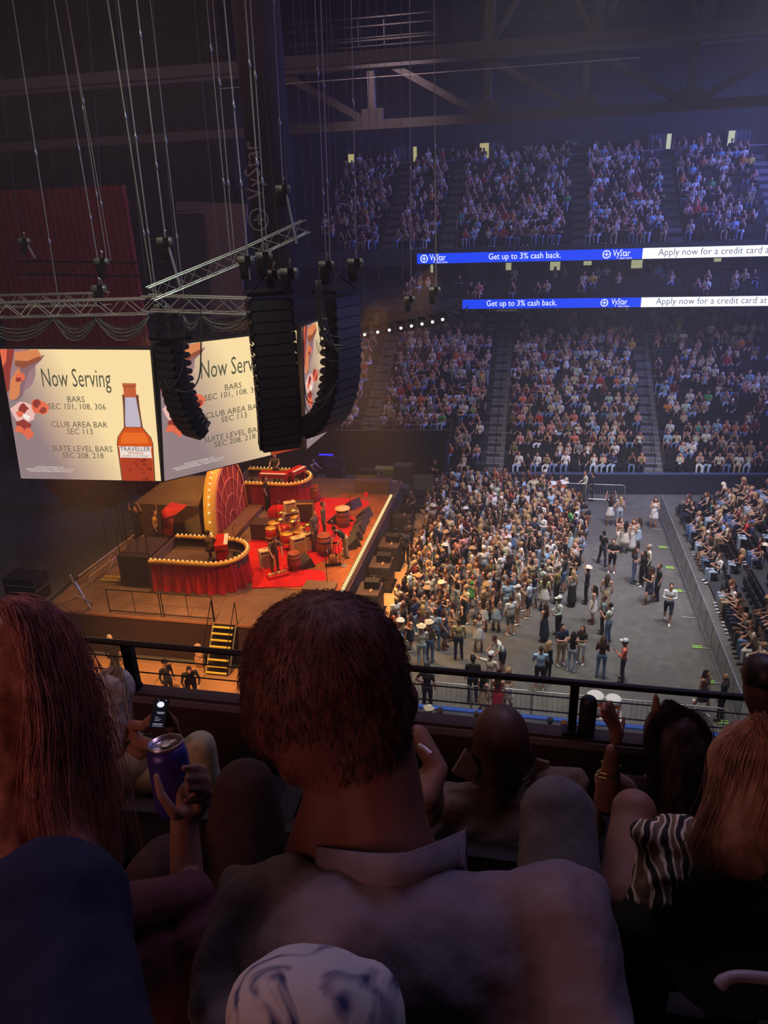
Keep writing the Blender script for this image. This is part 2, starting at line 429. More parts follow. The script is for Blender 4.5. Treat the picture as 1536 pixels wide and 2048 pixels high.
for k, (x0, x1, y) in enumerate([(995, 1125, 543), (1172, 1235, 541), (1240, 1290, 538), (1355, 1500, 534)]):
    a = atY(x0, y, 54.8); b = atY(x1, y, 54.8); mb = MB()
    mb.box(((a.x+b.x)/2, 54.8, (a.z+b.z)/2-0.03), (b.x-a.x, 0.4, 0.07)); mb.box(((a.x+b.x)/2, 55.0, (a.z+b.z)/2-0.55), (b.x-a.x-.3, 0.1, 1.0), 1)
    tag(mb.obj('drink_rail', [CNT, DKCONC]), ['pale counter shelf under the first suite opening from the stage side', 'short pale counter shelf left of the dark suite pillar', 'bright short counter shelf in front of the lit suite doorway', 'long faint counter shelf under the white end of the ribbon'][k], 'counter')
# concourse openings under the lower ribbon
for k, (x0, y0, x1, y1, br) in enumerate([(930, 618, 1144, 633, 0.16), (1208, 615, 1228, 662, 0.34), (1240, 615, 1256, 640, 0.45)]):
    q = px_rect(x0, y0, x1, y1, 59.9); e = MB()
    e.box(((q[0].x+q[1].x)/2, 59.9, (q[0].z+q[2].z)/2), (abs(q[1].x-q[0].x), 0.06, abs(q[0].z-q[2].z)))
    struct(e, 'window_%d' % (k+11), emat('concourse_glow_%d' % k, s2l(150, 145, 150), br))

# ---- LED ribbons
BLUE = emat('led_blue', s2l(10, 52, 200), 1.7)
LEDW = emat('led_white', s2l(235, 238, 250), 1.5)
LEDT = emat('led_text_white', s2l(240, 245, 255), 1.3)
LEDG = emat('led_text_grey', s2l(105, 108, 128), 0.8)
def ribbon(name, label, Y, pxl, pxsplit, ytop_l, ytop_s, h, texts_b, texts_w):
    a = atY(pxl, ytop_l, Y); b = atY(pxsplit, ytop_s, Y); xr = 30.0
    zt = (a.z+b.z)/2
    root = empty(name, label, 'led sign', (a.x, Y, zt-h))
    def fr(x, y, l): return (x-a.x, -l, y-(zt-h))
    def slab(nm, x0, x1, z0, z1, d0, d1, m_):
        mb = MB(); mb.box(((x0+x1)/2-a.x, -(d0+d1)/2, (z0+z1)/2-(zt-h)), (x1-x0, d1-d0, z1-z0)); return mb.obj(nm, m_, root)
    slab('housing', a.x-0.05, xr, zt-h-0.06, zt+0.06, -0.2, 0.0, BLACK)
    bp = slab('blue_panel', a.x, b.x, zt-h, zt, 0.0, 0.03, BLUE)
    wp = slab('white_panel', b.x, xr, zt-h, zt, 0.0, 0.03, LEDW)
    for s, px, sz, al in texts_b:
        x = atY(px, ytop_l, Y).x
        text_on('lettering', s, fr, x, zt-h*0.72, sz, LEDT, root, al, 0.88, 0.05)
    for px in (([869] if pxl < 900 else []) + [1236-4*(pxl > 900)]):
        x = atY(px, ytop_l, Y).x
        m_ = MB(); ox = x-0.72
        for k in range(20):
            t0, t1 = 2*math.pi*k/20, 2*math.pi*(k+1)/20
            m_.add([fr(ox+r*math.cos(t), zt-h/2+r*math.sin(t), 0.05) for t, r in ((t0, h*.40), (t1, h*.40), (t1, h*.31), (t0, h*.31))], [(0, 1, 2, 3)])
        m_.box(fr(ox, zt-h/2, 0.04), (h*.44, 0.02, h*.07)); m_.box(fr(ox, zt-h/2, 0.04), (h*.07, 0.02, h*.44))
        m_.obj('logo', LEDT, root)
        text_on('lettering', 'VyStar', fr, x+0.22, zt-h*0.70, h*0.92, LEDT, root, 'CENTER', 0.68, 0.05)
        text_on('lettering', 'CREDIT UNION', fr, x+0.5, zt-h*0.97, h*0.22, LEDT, root, 'CENTER', 0.8, 0.05)
    for s, px, sz in texts_w:
        x = atY(px, ytop_l, Y).x
        text_on('lettering', s, fr, x, zt-h*0.72, sz, LEDG, root, 'LEFT', 0.93, 0.05)
    return root
ribbon('ribbon_board', 'upper LED ribbon board, blue then white, along the upper deck front', UPY, 834, 1286, 507, 497, 0.66,
       [('Get up to 3% cash back.', 1049, 0.56, 'CENTER')], [('Apply now for a credit card at vystarcu.org', 1316, 0.60)])
ribbon('ribbon_board', 'lower LED ribbon board, blue then white, along the club deck front', CLY, 925, 1283, 599, 595.5, 0.60,
       [('Get up to 3% cash back.', 1043, 0.54, 'CENTER')], [('Apply now for a credit card at vystarcu.org', 1312, 0.58)])

# ---- roof trusses (steel, part of the building)
TRD = mat('catwalk_paint', (0.03, 0.03, 0.04), 0.8)
TR = mat('roof_truss_paint', (0.09, 0.09, 0.12), 0.8)
def roof_truss(Y, zb_px, zt_px, nodes_b, nodes_t, w, name='beam_roof_truss'):
    a = atY(*zb_px[0], Y); b = atY(*zb_px[1], Y); zb = (a.z+b.z)/2
    c = atY(*zt_px[0], Y); zt = c.z
    m_ = MB(); m_.box((0, Y, zb), (62, w, w)); root = struct(m_, name, TR)
    m_ = MB(); m_.box((0, Y, zt), (62, w*1.2, w*1.2)); m_.obj('top_chord', TR, root)
    for x, kinds in nodes_b:
        X = atY(x, zb_px[0][1]-20, Y).x
        m_ = MB(); m_.box((X, Y, zb+w*0.7), (w*2.6, w*0.6, w*2.0)); m_.obj('gusset', TR, root)
        m_ = MB(); m_.beam((X, Y, zb), (X, Y, zt), w*0.8); m_.obj('post', TR, root)
        for dx in kinds:
            m_ = MB(); m_.beam((X, Y, zb), (X+dx, Y, zt), w*0.75); m_.obj('brace', TR, root)
    return root, zt
roof_truss(40, ((560, 255), (1485, 212)), ((1165, 92), (1165, 92)), [(745, (-4.9,)), (975, (-5.0,)), (1168, (-5.0,)), (1375, (-4.8, 5.2))], None, 0.42)
# upper tier of the roof steel in front
m_ = MB(); zc = atY(1165, 80, 36).z; m_.box((0, 36, zc), (62, 0.5, 0.45)); r2 = struct(m_, 'beam_roof_girder', TR)
for x, dxs in ((978, (0.1, 3.2)), (1190, (0.4, -2.6, 2.6)), (1402, (1.2, -2.2))):
    X = atY(x, 75, 36).x
    for dx in dxs:
        m_ = MB(); m_.beam((X, 36, zc), (X+dx, 36, zc+4.5), 0.42 if abs(dx) < 1.3 else 0.22); m_.obj('brace', TR, r2)
for k, (y, w) in enumerate(((2, .05), (20, .05), (44, .04), (50, .06), (62, .04))):
    m_ = MB(); p = atY(1100, y, 38); m_.beam((-12, 38, p.z), (20, 38, p.z), w); m_.obj('catwalk_rail', TRD, r2)
m_ = MB()
for k in range(26):
    X = -11+k*1.2; p = atY(1100, 62, 38).z; q = atY(1100, 8, 38).z; m_.beam((X, 38, p), (X, 38, q), 0.035)
m_.obj('catwalk_post', TRD, r2)
m_ = MB(); a = atY(440, 162, 39); b = atY(1280, 132, 39); m_.beam((a.x, 39, (a.z+b.z)/2), (b.x, 39, (a.z+b.z)/2), 0.035)
tag(m_.obj('steel_cable', mat('cable_grey', (0.5, 0.5, 0.55), .5, .3)), 'thin pale steel cable stretched across the roof truss', 'cable')

# ---- drapes that close off the end behind the stage
def drape(name, x0, x1, Y, z0, z1, amp, wl, material, struct_=True, zbf=None, parent=None):
    n = int((x1-x0)/wl*6); vs = []; fs = []
    for i in range(n+1):
        x = x0+(x1-x0)*i/n; ph = 2*math.pi*(x-x0)/wl
        y = Y+amp*math.sin(ph)+0.3*amp*math.sin(2.7*ph+1)
        vs += [(x, y, zbf(x) if zbf else z0), (x, y, z1)]
    for i in range(n): fs.append((2*i, 2*i+2, 2*i+3, 2*i+1))
    mb = MB(); mb.add(vs, fs)
    o = mb.obj(name, material, parent, True)
    if struct_: o['kind'] = 'structure'
    return o
drape('wall_drape', -37.5, atY(498, 600, 44).x, 44.0, 0, 30.5, 0.12, 1.2, DRAPE)
# ================================================================ video screens over the stage
def gradient_screen():
    m = bpy.data.materials.new('screen_cream'); m.use_nodes = True
    nt = m.node_tree; nt.nodes.clear()
    o = nt.nodes.new('ShaderNodeOutputMaterial'); e = nt.nodes.new('ShaderNodeEmission'); uv = nt.nodes.new('ShaderNodeUVMap')
    sp = nt.nodes.new('ShaderNodeSeparateXYZ'); nt.links.new(uv.outputs[0], sp.inputs[0])
    def M(op, a, b, c=None):
        n = nt.nodes.new('ShaderNodeMath'); n.operation = op
        for i, q in enumerate((a, b, c)):
            if q is None: continue
            if isinstance(q, (int, float)): n.inputs[i].default_value = q
            else: nt.links.new(q, n.inputs[i])
        return n.outputs[0]
    u, v = sp.outputs[0], sp.outputs[1]          # v counts downward
    # 0 = dusk blue/grey at left and bottom-left, 1 = cream
    g = M('SUBTRACT', M('MULTIPLY', u, 1.75), M('MULTIPLY', M('SUBTRACT', v, 0.30), 0.75))
    g = M('ADD', g, -0.05)
    r = nt.nodes.new('ShaderNodeValToRGB'); el = r.color_ramp.elements
    el[0].position = 0.0; el[0].color = (*s2l(150, 128, 130), 1)
    el[1].position = 0.85; el[1].color = (*s2l(255, 226, 168), 1)
    k = el.new(0.35); k.color = (*s2l(196, 168, 146), 1)
    nt.links.new(g, r.inputs['Fac']); nt.links.new(r.outputs[0], e.inputs[0]); e.inputs[1].default_value = 1.0
    nt.links.new(e.outputs[0], o.inputs[0])
    return m
SCR = gradient_screen()
E_TXT = emat('art_green_grey', s2l(86, 84, 66)); E_WHT = emat('art_white', s2l(250, 240, 228)); E_CORK = emat('art_cork', s2l(196, 96, 56))
E_GLASS = emat('art_glass', s2l(196, 186, 200)); E_AMBER = emat('art_amber', s2l(214, 84, 26)); E_AMBER2 = emat('art_amber_dark', s2l(176, 62, 34))
E_OUT = emat('art_outline', s2l(120, 70, 50)); E_HAT = emat('art_hat_tan', s2l(222, 134, 84)); E_HATB = emat('art_hat_band', s2l(150, 82, 58))
E_HATU = emat('art_hat_brim_shade', s2l(140, 104, 110)); E_ROSE = emat('art_rose', s2l(232, 110, 78)); E_PINK = emat('art_pale_pink', s2l(240, 190, 180))
E_DEEP = emat('art_deep_red', s2l(150, 60, 52)); E_PURP = emat('art_mauve', s2l(160, 124, 128)); E_MAP = emat('art_map_ink', s2l(96, 30, 22)); E_LAB = emat('art_label', s2l(244, 226, 214))
E_NAVY = emat('art_navy', s2l(40, 44, 80))
SW, SH = 5.6, 4.65
def screen(label, TL, TR_, BR, BL, name='video_screen'):
    TL, TR_, BR, BL = map(Vector, (TL, TR_, BR, BL))
    nrm = (BR-BL).cross(TL-BL).normalized()
    rd = TR_ - Vector(CAMP); TR_ = Vector(CAMP) + rd*((BL-Vector(CAMP)).dot(nrm)/rd.dot(nrm))   # keeps the panel flat
    if nrm.dot(Vector(CAMP)-TL) < 0: nrm = -nrm
    W = (TR_-TL).length; aspect = W
    ub = 1.0
    base = (BL+BR)/2
    root = empty(name, label, 'screen', base, 0, 'video screens above the stage')
    def P(u, v, l=0.0):
        a = TL.lerp(TR_, u); b = BL.lerp(BR, u); return a.lerp(b, v) + nrm*l - base
    mb = MB()
    e = 0.012
    q = [P(-e, -e, -0.05), P(1+e, -e, -0.05), P(1+e, 1+e, -0.05), P(-e, 1+e, -0.05)]
    mb.prism(q, -nrm*0.25); mb.obj('housing', BLACK, root)
    me = bpy.data.meshes.new('picture_panel')
    n = 8; vs = [P(i/n, j/n, 0) for j in range(n+1) for i in range(n+1)]
    fs = [(j*(n+1)+i, j*(n+1)+i+1, (j+1)*(n+1)+i+1, (j+1)*(n+1)+i) for j in range(n) for i in range(n)]
    me.from_pydata(vs, [], fs); uvl = me.uv_layers.new(name='UVMap')
    for p in me.polygons:
        for li in p.loop_indices:
            vi = me.loops[li].vertex_index; uvl.data[li].uv = ((vi % (n+1))/n, (vi//(n+1))/n)
    me.materials.append(SCR); o = bpy.data.objects.new('picture_panel', me); COL.objects.link(o); o.parent = root
    def fr(x, y, l): return P(x, y, l)
    def poly(nm, pts, m_, l=0.02):
        pts = [(min(max(x, 0.0), 1.0), min(max(y, 0.0), 1.0)) for x, y in pts]
        mb = MB(); mb.add([P(x, y, l) for x, y in pts], [tuple(range(len(pts)))]); return mb.obj(nm, m_, root)
    def txt(s, u, v, sz, m_, sx=1.0, l=0.03, al='CENTER'):
        vs, fs_ = text_geo(s, al); mb = MB()
        mb.add([P(u+x*sz*sx/SW, v-y*sz/SH, l) for x, y in vs], fs_); return mb.obj('lettering', m_, root)
    def blob(nm, cx, cy, rx, ry, rot, m_, l, n=18, j=0.0, seed=0):
        r_ = random.Random(seed); pts = []
        for k in range(n):
            a = 2*math.pi*k/n; q_ = 1+j*(r_.random()-.5)
            x, y = rx*q_*math.cos(a), ry*q_*math.sin(a)
            pts.append((cx+x*math.cos(rot)-y*math.sin(rot), cy+x*math.sin(rot)+y*math.cos(rot)))
        return poly(nm, pts, m_, l)
    # still life, upper left corner: hat, flowers
    blob('artwork', 0.05, 0.13, 0.17, 0.24, 0.3, E_PURP, 0.010, 18, 0.1, 2)
    poly('artwork', [(0, 0), (0.10, 0), (0.05, 0.16), (0.02, 0.30), (0, 0.32)], E_DEEP, 0.014)
    poly('artwork', [(0.0, 0), (0.05, 0), (0.03, 0.09), (0.0, 0.13)], E_ROSE, 0.016)
    poly('artwork', [(0.01, 0.36), (0.05, 0.24), (0.12, 0.14), (0.22, 0.06), (0.30, 0.04), (0.27, 0.08), (0.18, 0.16), (0.13, 0.27), (0.11, 0.34), (0.07, 0.38), (0.03, 0.38)], E_HATU, 0.018)
    poly('artwork', [(0.01, 0.36), (0.045, 0.22), (0.11, 0.13), (0.13, 0.20), (0.10, 0.27), (0.09, 0.33), (0.06, 0.365), (0.03, 0.375)], E_HAT, 0.022)
    poly('artwork', [(0.09, 0.10), (0.10, 0.02), (0.17, 0.01), (0.26, 0.0), (0.28, 0.05), (0.21, 0.09), (0.14, 0.13)], E_HAT, 0.024)
    poly('artwork', [(0.09, 0.12), (0.095, 0.08), (0.18, 0.085), (0.26, 0.05), (0.28, 0.07), (0.21, 0.105), (0.14, 0.14)], E_HATB, 0.026)
    for k, (cx, cy, rx, ry, m_) in enumerate([(0.09, 0.47, 0.075, 0.085, E_PINK), (0.10, 0.44, 0.03, 0.045, E_DEEP), (0.07, 0.48, 0.02, 0.03, E_ROSE), (0.115, 0.50, 0.02, 0.028, E_WHT),
                                            (0.21, 0.42, 0.06, 0.065, E_ROSE), (0.20, 0.40, 0.025, 0.03, E_DEEP), (0.24, 0.45, 0.02, 0.03, E_DEEP), (0.08, 0.58, 0.07, 0.06, E_DEEP), (0.05, 0.60, 0.03, 0.03, E_ROSE), (0.11, 0.63, 0.04, 0.045, E_ROSE), (0.12, 0.20, 0.03, 0.035, E_ROSE), (0.10, 0.22, 0.018, 0.02, E_DEEP)]):
        blob('artwork', cx, cy, rx, ry, k*.7, m_, 0.028+0.0015*k, 11, 0.55, k)
    # words
    txt('Now Serving', 0.49, 0.270, 0.90, E_TXT, 0.56, al='CENTER')
    for s, v, sz in (('BARS', 0.385, .30), ('SEC 101, 108, 306', 0.440, .30), ('CLUB AREA BAR', 0.578, .30), ('SEC 113', 0.632, .30), ('SUITE LEVEL BARS', 0.768, .30), ('SEC 208, 218', 0.822, .30)):
        txt(s, 0.475, v, sz, E_TXT, 1.0)
    for k in range(3): txt('PLEASE DRINK RESPONSIBLY. WHISKEY 45% ALC. BY VOL.'[:(28, 50, 44)[k]], 0.225, 0.905+k*0.017, 0.075, E_WHT, 1.0)
    # bottle
    cx = 0.845
    def prof(pts, s=1.0): return [(cx-w*s, y) for w, y in pts] + [(cx+w*s, y) for w, y in reversed(pts)]
    poly('artwork', prof([(0.055, 0.325), (0.055, 0.40), (0.060, 0.50), (0.065, 0.575), (0.115, 0.65), (0.125, 0.70), (0.118, 1.0)]), E_OUT, 0.018)
    poly('artwork', prof([(0.046, 0.24), (0.046, 0.262), (0.042, 0.268), (0.042, 0.335), (0.03, 0.345)]), E_CORK, 0.024)
    poly('artwork', prof([(0.046, 0.262), (0.040, 0.268)]), E_OUT, 0.026)
    poly('artwork', prof([(0.036, 0.345), (0.042, 0.42), (0.052, 0.53), (0.052, 0.57)]), E_GLASS, 0.022)
    poly('artwork', prof([(0.058, 0.575), (0.072, 0.60), (0.105, 0.64), (0.118, 0.69), (0.112, 0.86), (0.108, 1.0)]), E_AMBER, 0.024)
    poly('artwork', prof([(0.070, 0.615), (0.090, 0.655), (0.096, 0.70)]), emat('art_amber_bright', s2l(236, 110, 36)), 0.026)
    poly('artwork', prof([(0.108, 0.80), (0.106, 1.0)]), E_AMBER2, 0.028)
    poly('artwork', prof([(0.120, 0.722), (0.108, 0.728), (0.108, 0.805), (0.114, 0.812)]), E_LAB, 0.032)
    txt('TRAVELLER', cx, 0.758, 0.235, E_NAVY, 0.98, 0.04)
    txt('Whiskey', cx, 0.784, 0.17, E_CORK, 1.0, 0.04)
    txt('BLENDED  No. 40  WHISKEY', cx, 0.803, 0.08, E_NAVY, 1.0, 0.04)
    r_ = random.Random(3)
    for k in range(16):
        x, y = cx-0.095+0.18*r_.random(), 0.83+0.16*r_.random(); mb = MB()
        for j in range(4):
            x2 = min(max(x+0.045*(r_.random()-.4), cx-.1), cx+.1); y2 = min(0.995, max(.825, y+0.035*(r_.random()-.5)))
            d = Vector((x2-x, y2-y, 0)); d = d.normalized()*0.0016 if d.length > 0 else Vector((0, .002, 0)); nx, ny = -d.y, d.x
            mb.add([P(x+nx, y+ny*1.2, .036), P(x2+nx, y2+ny*1.2, .036), P(x2-nx, y2-ny*1.2, .036), P(x-nx, y-ny*1.2, .036)], [(0, 1, 2, 3)]); x, y = x2, y2
        mb.obj('artwork', E_MAP, root)
    return root
ZB, ZT = 7.5, 12.1
def col(xb, yb, xt, yt):
    B = atZ(xb, yb, ZB); T = atZ(xt, yt, ZT); return B, T
ABL, ATL = col(42, 957, 0, 698); ABR, ATR = col(322, 962, 300, 700)
BBL, BTL = col(329, 962, 317, 694); BBR, BTR = col(612, 893, 604, 660)
CBL, CTL = col(614, 898, 604, 655)
CBR, CTR = col(690, 833, 692, 621)
screen('video screen with the drinks advert, facing the near side, furthest from the stage front', ATL, ATR, ABR, ABL)
screen('video screen with the drinks advert, angled, half hidden behind the middle speaker array', BTL, BTR, BBR, BBL)
screen('video screen seen edge-on behind the tall curved speaker array', CTL, CTR, CBR, CBL)

# ================================================================ rigging
_unit = {}
def ubeam(parent, a, b, w, material, name='brace', n=5):
    """a straight bar as its own object, all bars share one mesh per material"""
    key = (material.name, n)
    if key not in _unit:
        m_ = MB(); m_.lathe([(0.5, 0), (0.5, 1)], (0, 0, 0), n); me = bpy.data.meshes.new(name); me.from_pydata(m_.v, [], m_.f); me.materials.append(material); _unit[key] = me
    a = Vector(a); b = Vector(b); d = b-a
    o = bpy.data.objects.new(name, _unit[key]); COL.objects.link(o); o.parent = parent
    o.location = a; o.rotation_euler = d.to_track_quat('Z', 'Y').to_euler(); o.scale = (w, w, d.length)
    return o
def truss(label, a, b, s=0.35, chord=0.05, material=ALU, n=None, group=None, name='box_truss'):
    a = Vector(a); b = Vector(b); d = (b-a); L = d.length; d.normalize()
    up = Vector((0, 0, 1)); x = d.cross(up).normalized(); y = x.cross(d)
    root = empty(name, label, 'truss', a, 0, group)
    c = [x*(i*s/2) + y*(j*s/2) for i, j in ((-1, -1), (1, -1), (1, 1), (-1, 1))]
    for q in c: ubeam(root, q, q+d*L, chord, material, 'chord', 6)
    n = n or max(2, int(L/s/1.1))
    for k in range(n):
        t0, t1 = L*k/n, L*(k+1)/n
        for f in (0, 1, 3):
            p, q = c[f], c[(f+1) % 4]
            if k % 2: p, q = q, p
            ubeam(root, p+d*t0, q+d*t1, chord*.5, material, 'brace', 5)
    return root
def cable(label, pts, r=0.02, m_=None, n=5, cat='cable', group=None, name='cable'):
    P = [Vector(p) for p in pts]; o = P[0].copy()
    mb = MB(); mb.tube([p-o for p in P], r, n)
    return tag(mb.obj(name, m_ or RUB, None, True, o), label, cat, group)
RUB = mat('black_cable_rubber', (0.07, 0.08, 0.07), 0.35)
def spline(P, n=5):
    P = [Vector(p) for p in P]; out = []
    for i in range(len(P)-1):
        p0, p1, p2, p3 = P[max(i-1, 0)], P[i], P[i+1], P[min(i+2, len(P)-1)]
        for k in range(n):
            t = k/n; out.append(0.5*((2*p1)+(p2-p0)*t+(2*p0-5*p1+4*p2-p3)*t*t+(3*p1-p0-3*p2+p3)*t**3))
    out.append(P[-1]); return out

# line arrays -----------------------------------------------------
CABM = mat('speaker_grille', (0.05, 0.048, 0.05), 0.55, var=0.2, vscale=30)
CABS = mat('speaker_case', (0.010, 0.010, 0.011), 0.5)
def cab_mesh(W, D, Hh):
    """wedge box: tall at the front (-y), lower at the back, with a chamfered hexagonal face"""
    mb = MB(); w, h = W/2, Hh/2*0.96
    front = [(-w, 0, 0), (-w*.86, 0, -h), (w*.86, 0, -h), (w, 0, 0), (w*.86, 0, h), (-w*.86, 0, h)]
    back = [(x*.92, D, z*.62) for x, y, z in front]
    mb.add(front+back, [(0, 1, 2, 3), (0, 3, 4, 5), (6, 9, 8, 7), (6, 11, 10, 9)] + [(i, 6+i, 6+(i+1) % 6, (i+1) % 6) for i in range(6)], 0)
    f2 = [(x*.94, -0.018, z*.88) for x, y, z in front]
    mb.add(f2 + [(x*.94, 0.002, z*.88) for x, y, z in front], [tuple(range(6))] + [(i, (i+1) % 6, 6+(i+1) % 6, 6+i) for i in range(6)], 1)
    for sx in (-1, 1): mb.box((sx*w*1.0, D*.35, 0), (0.03, D*.5, h*1.7), 0)
    me = bpy.data.meshes.new('cabinet'); me.from_pydata(mb.v, [], mb.f); me.materials.append(CABS); me.materials.append(CABM)
    me.polygons.foreach_set('material_index', mb.m); return me
def line_array(label, top, az, n, W, D, Hh, pitches):
    root = empty('line_array_speaker', label, 'speaker', top, az)
    me = cab_mesh(W, D, Hh); p = Vector((0, 0, -0.12)); ang = 0.0
    fb = MB(); fb.box((0, D*.5, 0.02), (W*1.02, D*1.3, 0.10)); fb.beam((-W*.45, D*.1, 0.0), (0, D*.5, 0.45), 0.04); fb.beam((W*.45, D*.1, 0.0), (0, D*.5, 0.45), 0.04); fb.obj('fly_frame', BLKM, root)
    for k in range(n):
        dd = pitches[k]; ang += dd
        down = Vector((0, math.sin(ang), -math.cos(ang)))
        p = p + down*Hh*0.5
        inst(me, 'cabinet', root, p, (ang, 0, 0))
        p = p + down*Hh*0.5
    return root
def arr(label, px, Y, nx, ny, n, W, D, Hh, pit):
    az = math.atan2(nx, -ny)
    return line_array(label, atY(px[0], px[1], Y), az, n, W, D, Hh, pit)
arr('tallest speaker array, facing the camera side, in front of the middle video screen', (540, 588), 17.6, 0.50, -0.87, 15, 1.12, 0.62, 0.278, [0.0]*6+[RAD(1.2)]*3+[RAD(3)]*3+[RAD(6)]*3)
arr('curved speaker array nearest the crowd, hanging beside the edge-on screen', (694, 582), 20.5, 0.93, -0.45, 17, 1.15, 0.70, 0.296, [0.0]*4+[RAD(2.0)]*4+[RAD(5.0)]*5+[RAD(10)]*4)
arr('shorter speaker array hanging over the corner between two video screens', (322, 680), 18.6, -0.50, -0.87, 13, 0.92, 0.60, 0.228, [0.0]*4+[RAD(2)]*3+[RAD(4)]*3+[RAD(7)]*3)

# trusses ---------------------------------------------------------
truss('near level truss carrying looped cables, left of the tallest speaker array', atY(-60, 622, 19.5), atY(300, 612, 19.5), 0.42, 0.055)
truss('level truss over the angled screen, ending at the tallest speaker array', atY(292, 606, 19.0), atY(497, 612, 19.0), 0.40, 0.055)
truss('second truss running behind the first above the near-side screen', atY(-60, 604, 24.0), atY(215, 598, 24.0), 0.42, 0.055)
truss('slanting triangular truss rising from the corner to the hanging column', atY(300, 588, 18.4), atY(500, 505, 20.2), 0.34, 0.035)
truss('upper end of the slanting truss beyond the hanging column', atY(502, 504, 20.2), atY(612, 452, 21.2), 0.34, 0.035)
truss('low dark truss just above the angled screen', atY(330, 668, 21.8), atY(500, 648, 23.5), 0.45, 0.05, BLKM)
truss('dark truss behind the rig in front of the red corrugated curtain', atY(40, 535, 27), atY(330, 540, 27), 0.5, 0.045, BLKM)
cpts = [(930, 606), (905, 628), (868, 640), (820, 648), (770, 656), (725, 664)]
for k in range(5):
    truss(['end piece of the curved light truss nearest the lower ribbon board', 'second piece of the curved light truss from the ribbon board', 'middle piece of the curved light truss', 'fourth piece of the curved light truss from the ribbon board', 'piece of the curved light truss next to the speaker array'][k],
          atY(*cpts[k], 27.5), atY(*cpts[k+1], 27.5), 0.34, 0.03, BLKM, group='curved light truss')
LENS = emat('lamp_lens', (1.0, 0.95, 0.88), 2.2)
def moving_light(px, Y, label, on=True, s=1.0):
    p = atY(px[0], px[1], Y); root = empty('moving_light', label, 'stage light', p, 0, 'moving lights under the curved truss')
    m_ = MB(); m_.box((0, 0, 0.36*s), (0.26*s, 0.2*s, 0.12*s)); m_.obj('base', BLKM, root)
    m_ = MB(); m_.box((-.14*s, 0, .2*s), (.03, .07, .26*s)); m_.box((.14*s, 0, .2*s), (.03, .07, .26*s)); m_.obj('yoke', BLKM, root)
    R = Matrix.Rotation(RAD(62), 3, 'X')
    m_ = MB(); m_.lathe([(.06*s, -.12*s), (.10*s, -.08*s), (.10*s, .10*s), (.085*s, .12*s)], (0, 0, .1*s), 10, M=R); h = m_.obj('head', BLKM, root, True)
    if on:
        m_ = MB(); m_.ell(R @ Vector((0, 0, .13*s)) + Vector((0, 0, .1*s)), .055*s, n=8, m=6); m_.obj('lens', LENS, root, True)
    return root
for k, q in enumerate([(731, 677), (757, 672), (780, 668), (803, 664), (824, 660), (845, 656), (866, 652), (886, 647)]):
    moving_light(q, 27.3, ['first', 'second', 'third', 'fourth', 'fifth', 'sixth', 'seventh', 'eighth'][k]+' small bright stage light from the speaker array under the curved truss')
# chain hoists
HB = mat('hoist_casing', (0.22, 0.27, 0.22), 0.4, 0.5)
def hoist(px, Y, label, s=1.0, stem=0.0, rz=0.3):
    p = atY(px[0], px[1], Y); root = empty('chain_hoist', label, 'hoist', p, rz, 'chain hoists above the rig')
    m_ = MB(); m_.lathe([(.08*s, -.26*s), (.11*s, -.24*s), (.11*s, .16*s), (.08*s, .20*s)], (0, 0, 0), 10, M=Matrix.Rotation(RAD(90), 3, 'Y')); m_.obj('motor', HB, root, True)
    m_ = MB(); m_.box((0.02, 0, -.02), (.16*s, .24*s, .26*s)); m_.obj('gearbox', BLKM, root)
    m_ = MB(); m_.lathe([(.05*s, -.52*s), (.12*s, -.48*s), (.13*s, -.12*s), (.11*s, -.10*s)], (-.10*s, 0, 0), 8); m_.obj('chain_bag', DRAPE, root, True)
    m_ = MB(); m_.tube([(0, 0, .12*s), (0, 0, .24*s), (.05*s, 0, .28*s), (0, 0, .33*s)], .018*s, 5); m_.obj('hook', STEEL, root)
    if stem: ubeam(root, (0.05, 0, -.1), (0.22, 0, -stem), 0.07, ALU, 'lift_bar')
    return p
HO = [((50, 482), 25, 1.0, 0.6), ((205, 523), 22, 1.1, 0), ((200, 577), 21, 1.1, 0), ((331, 482), 19.0, 1.0, 1.2), ((568, 378), 20.6, 1.0, 1.4), ((494, 520), 18, 1.0, 0), ((530, 512), 17.8, 1.0, 0), ((548, 548), 18.5, 1.0, 0),
      ((580, 545), 17.7, 1.1, 0), ((655, 530), 20.4, 1.1, 0), ((712, 525), 20.8, 1.1, 0), ((325, 615), 20.5, 1.1, 0), ((350, 625), 20.8, 1.0, 0), ((870, 580), 28, 1.1, 0), ((820, 598), 28, 1.0, 0)]
names = ['hoist with a lift bar beside the red curtain', 'pale hoist above the near level truss', 'hoist sitting on the near level truss', 'hoist with a long lift bar over the truss corner', 'hoist on a tall lift bar at the end of the slanting truss',
         'hoist at the left of the cluster over the tallest array', 'hoist in the middle of the cluster over the tallest array', 'hoist low behind the cluster over the tallest array', 'hoist at the right of the cluster over the tallest array',
         'left one of the two hoists above the curved array', 'right one of the two hoists above the curved array', 'hoist under the truss corner next to the short array', 'hoist tucked behind the truss corner by the angled screen',
         'hoist on the long chain above the curved light truss', 'small hoist over the middle of the curved light truss']
for (q, Y, s, st), nm in zip(HO, names): hoist(q, Y, nm, s*.9, st)
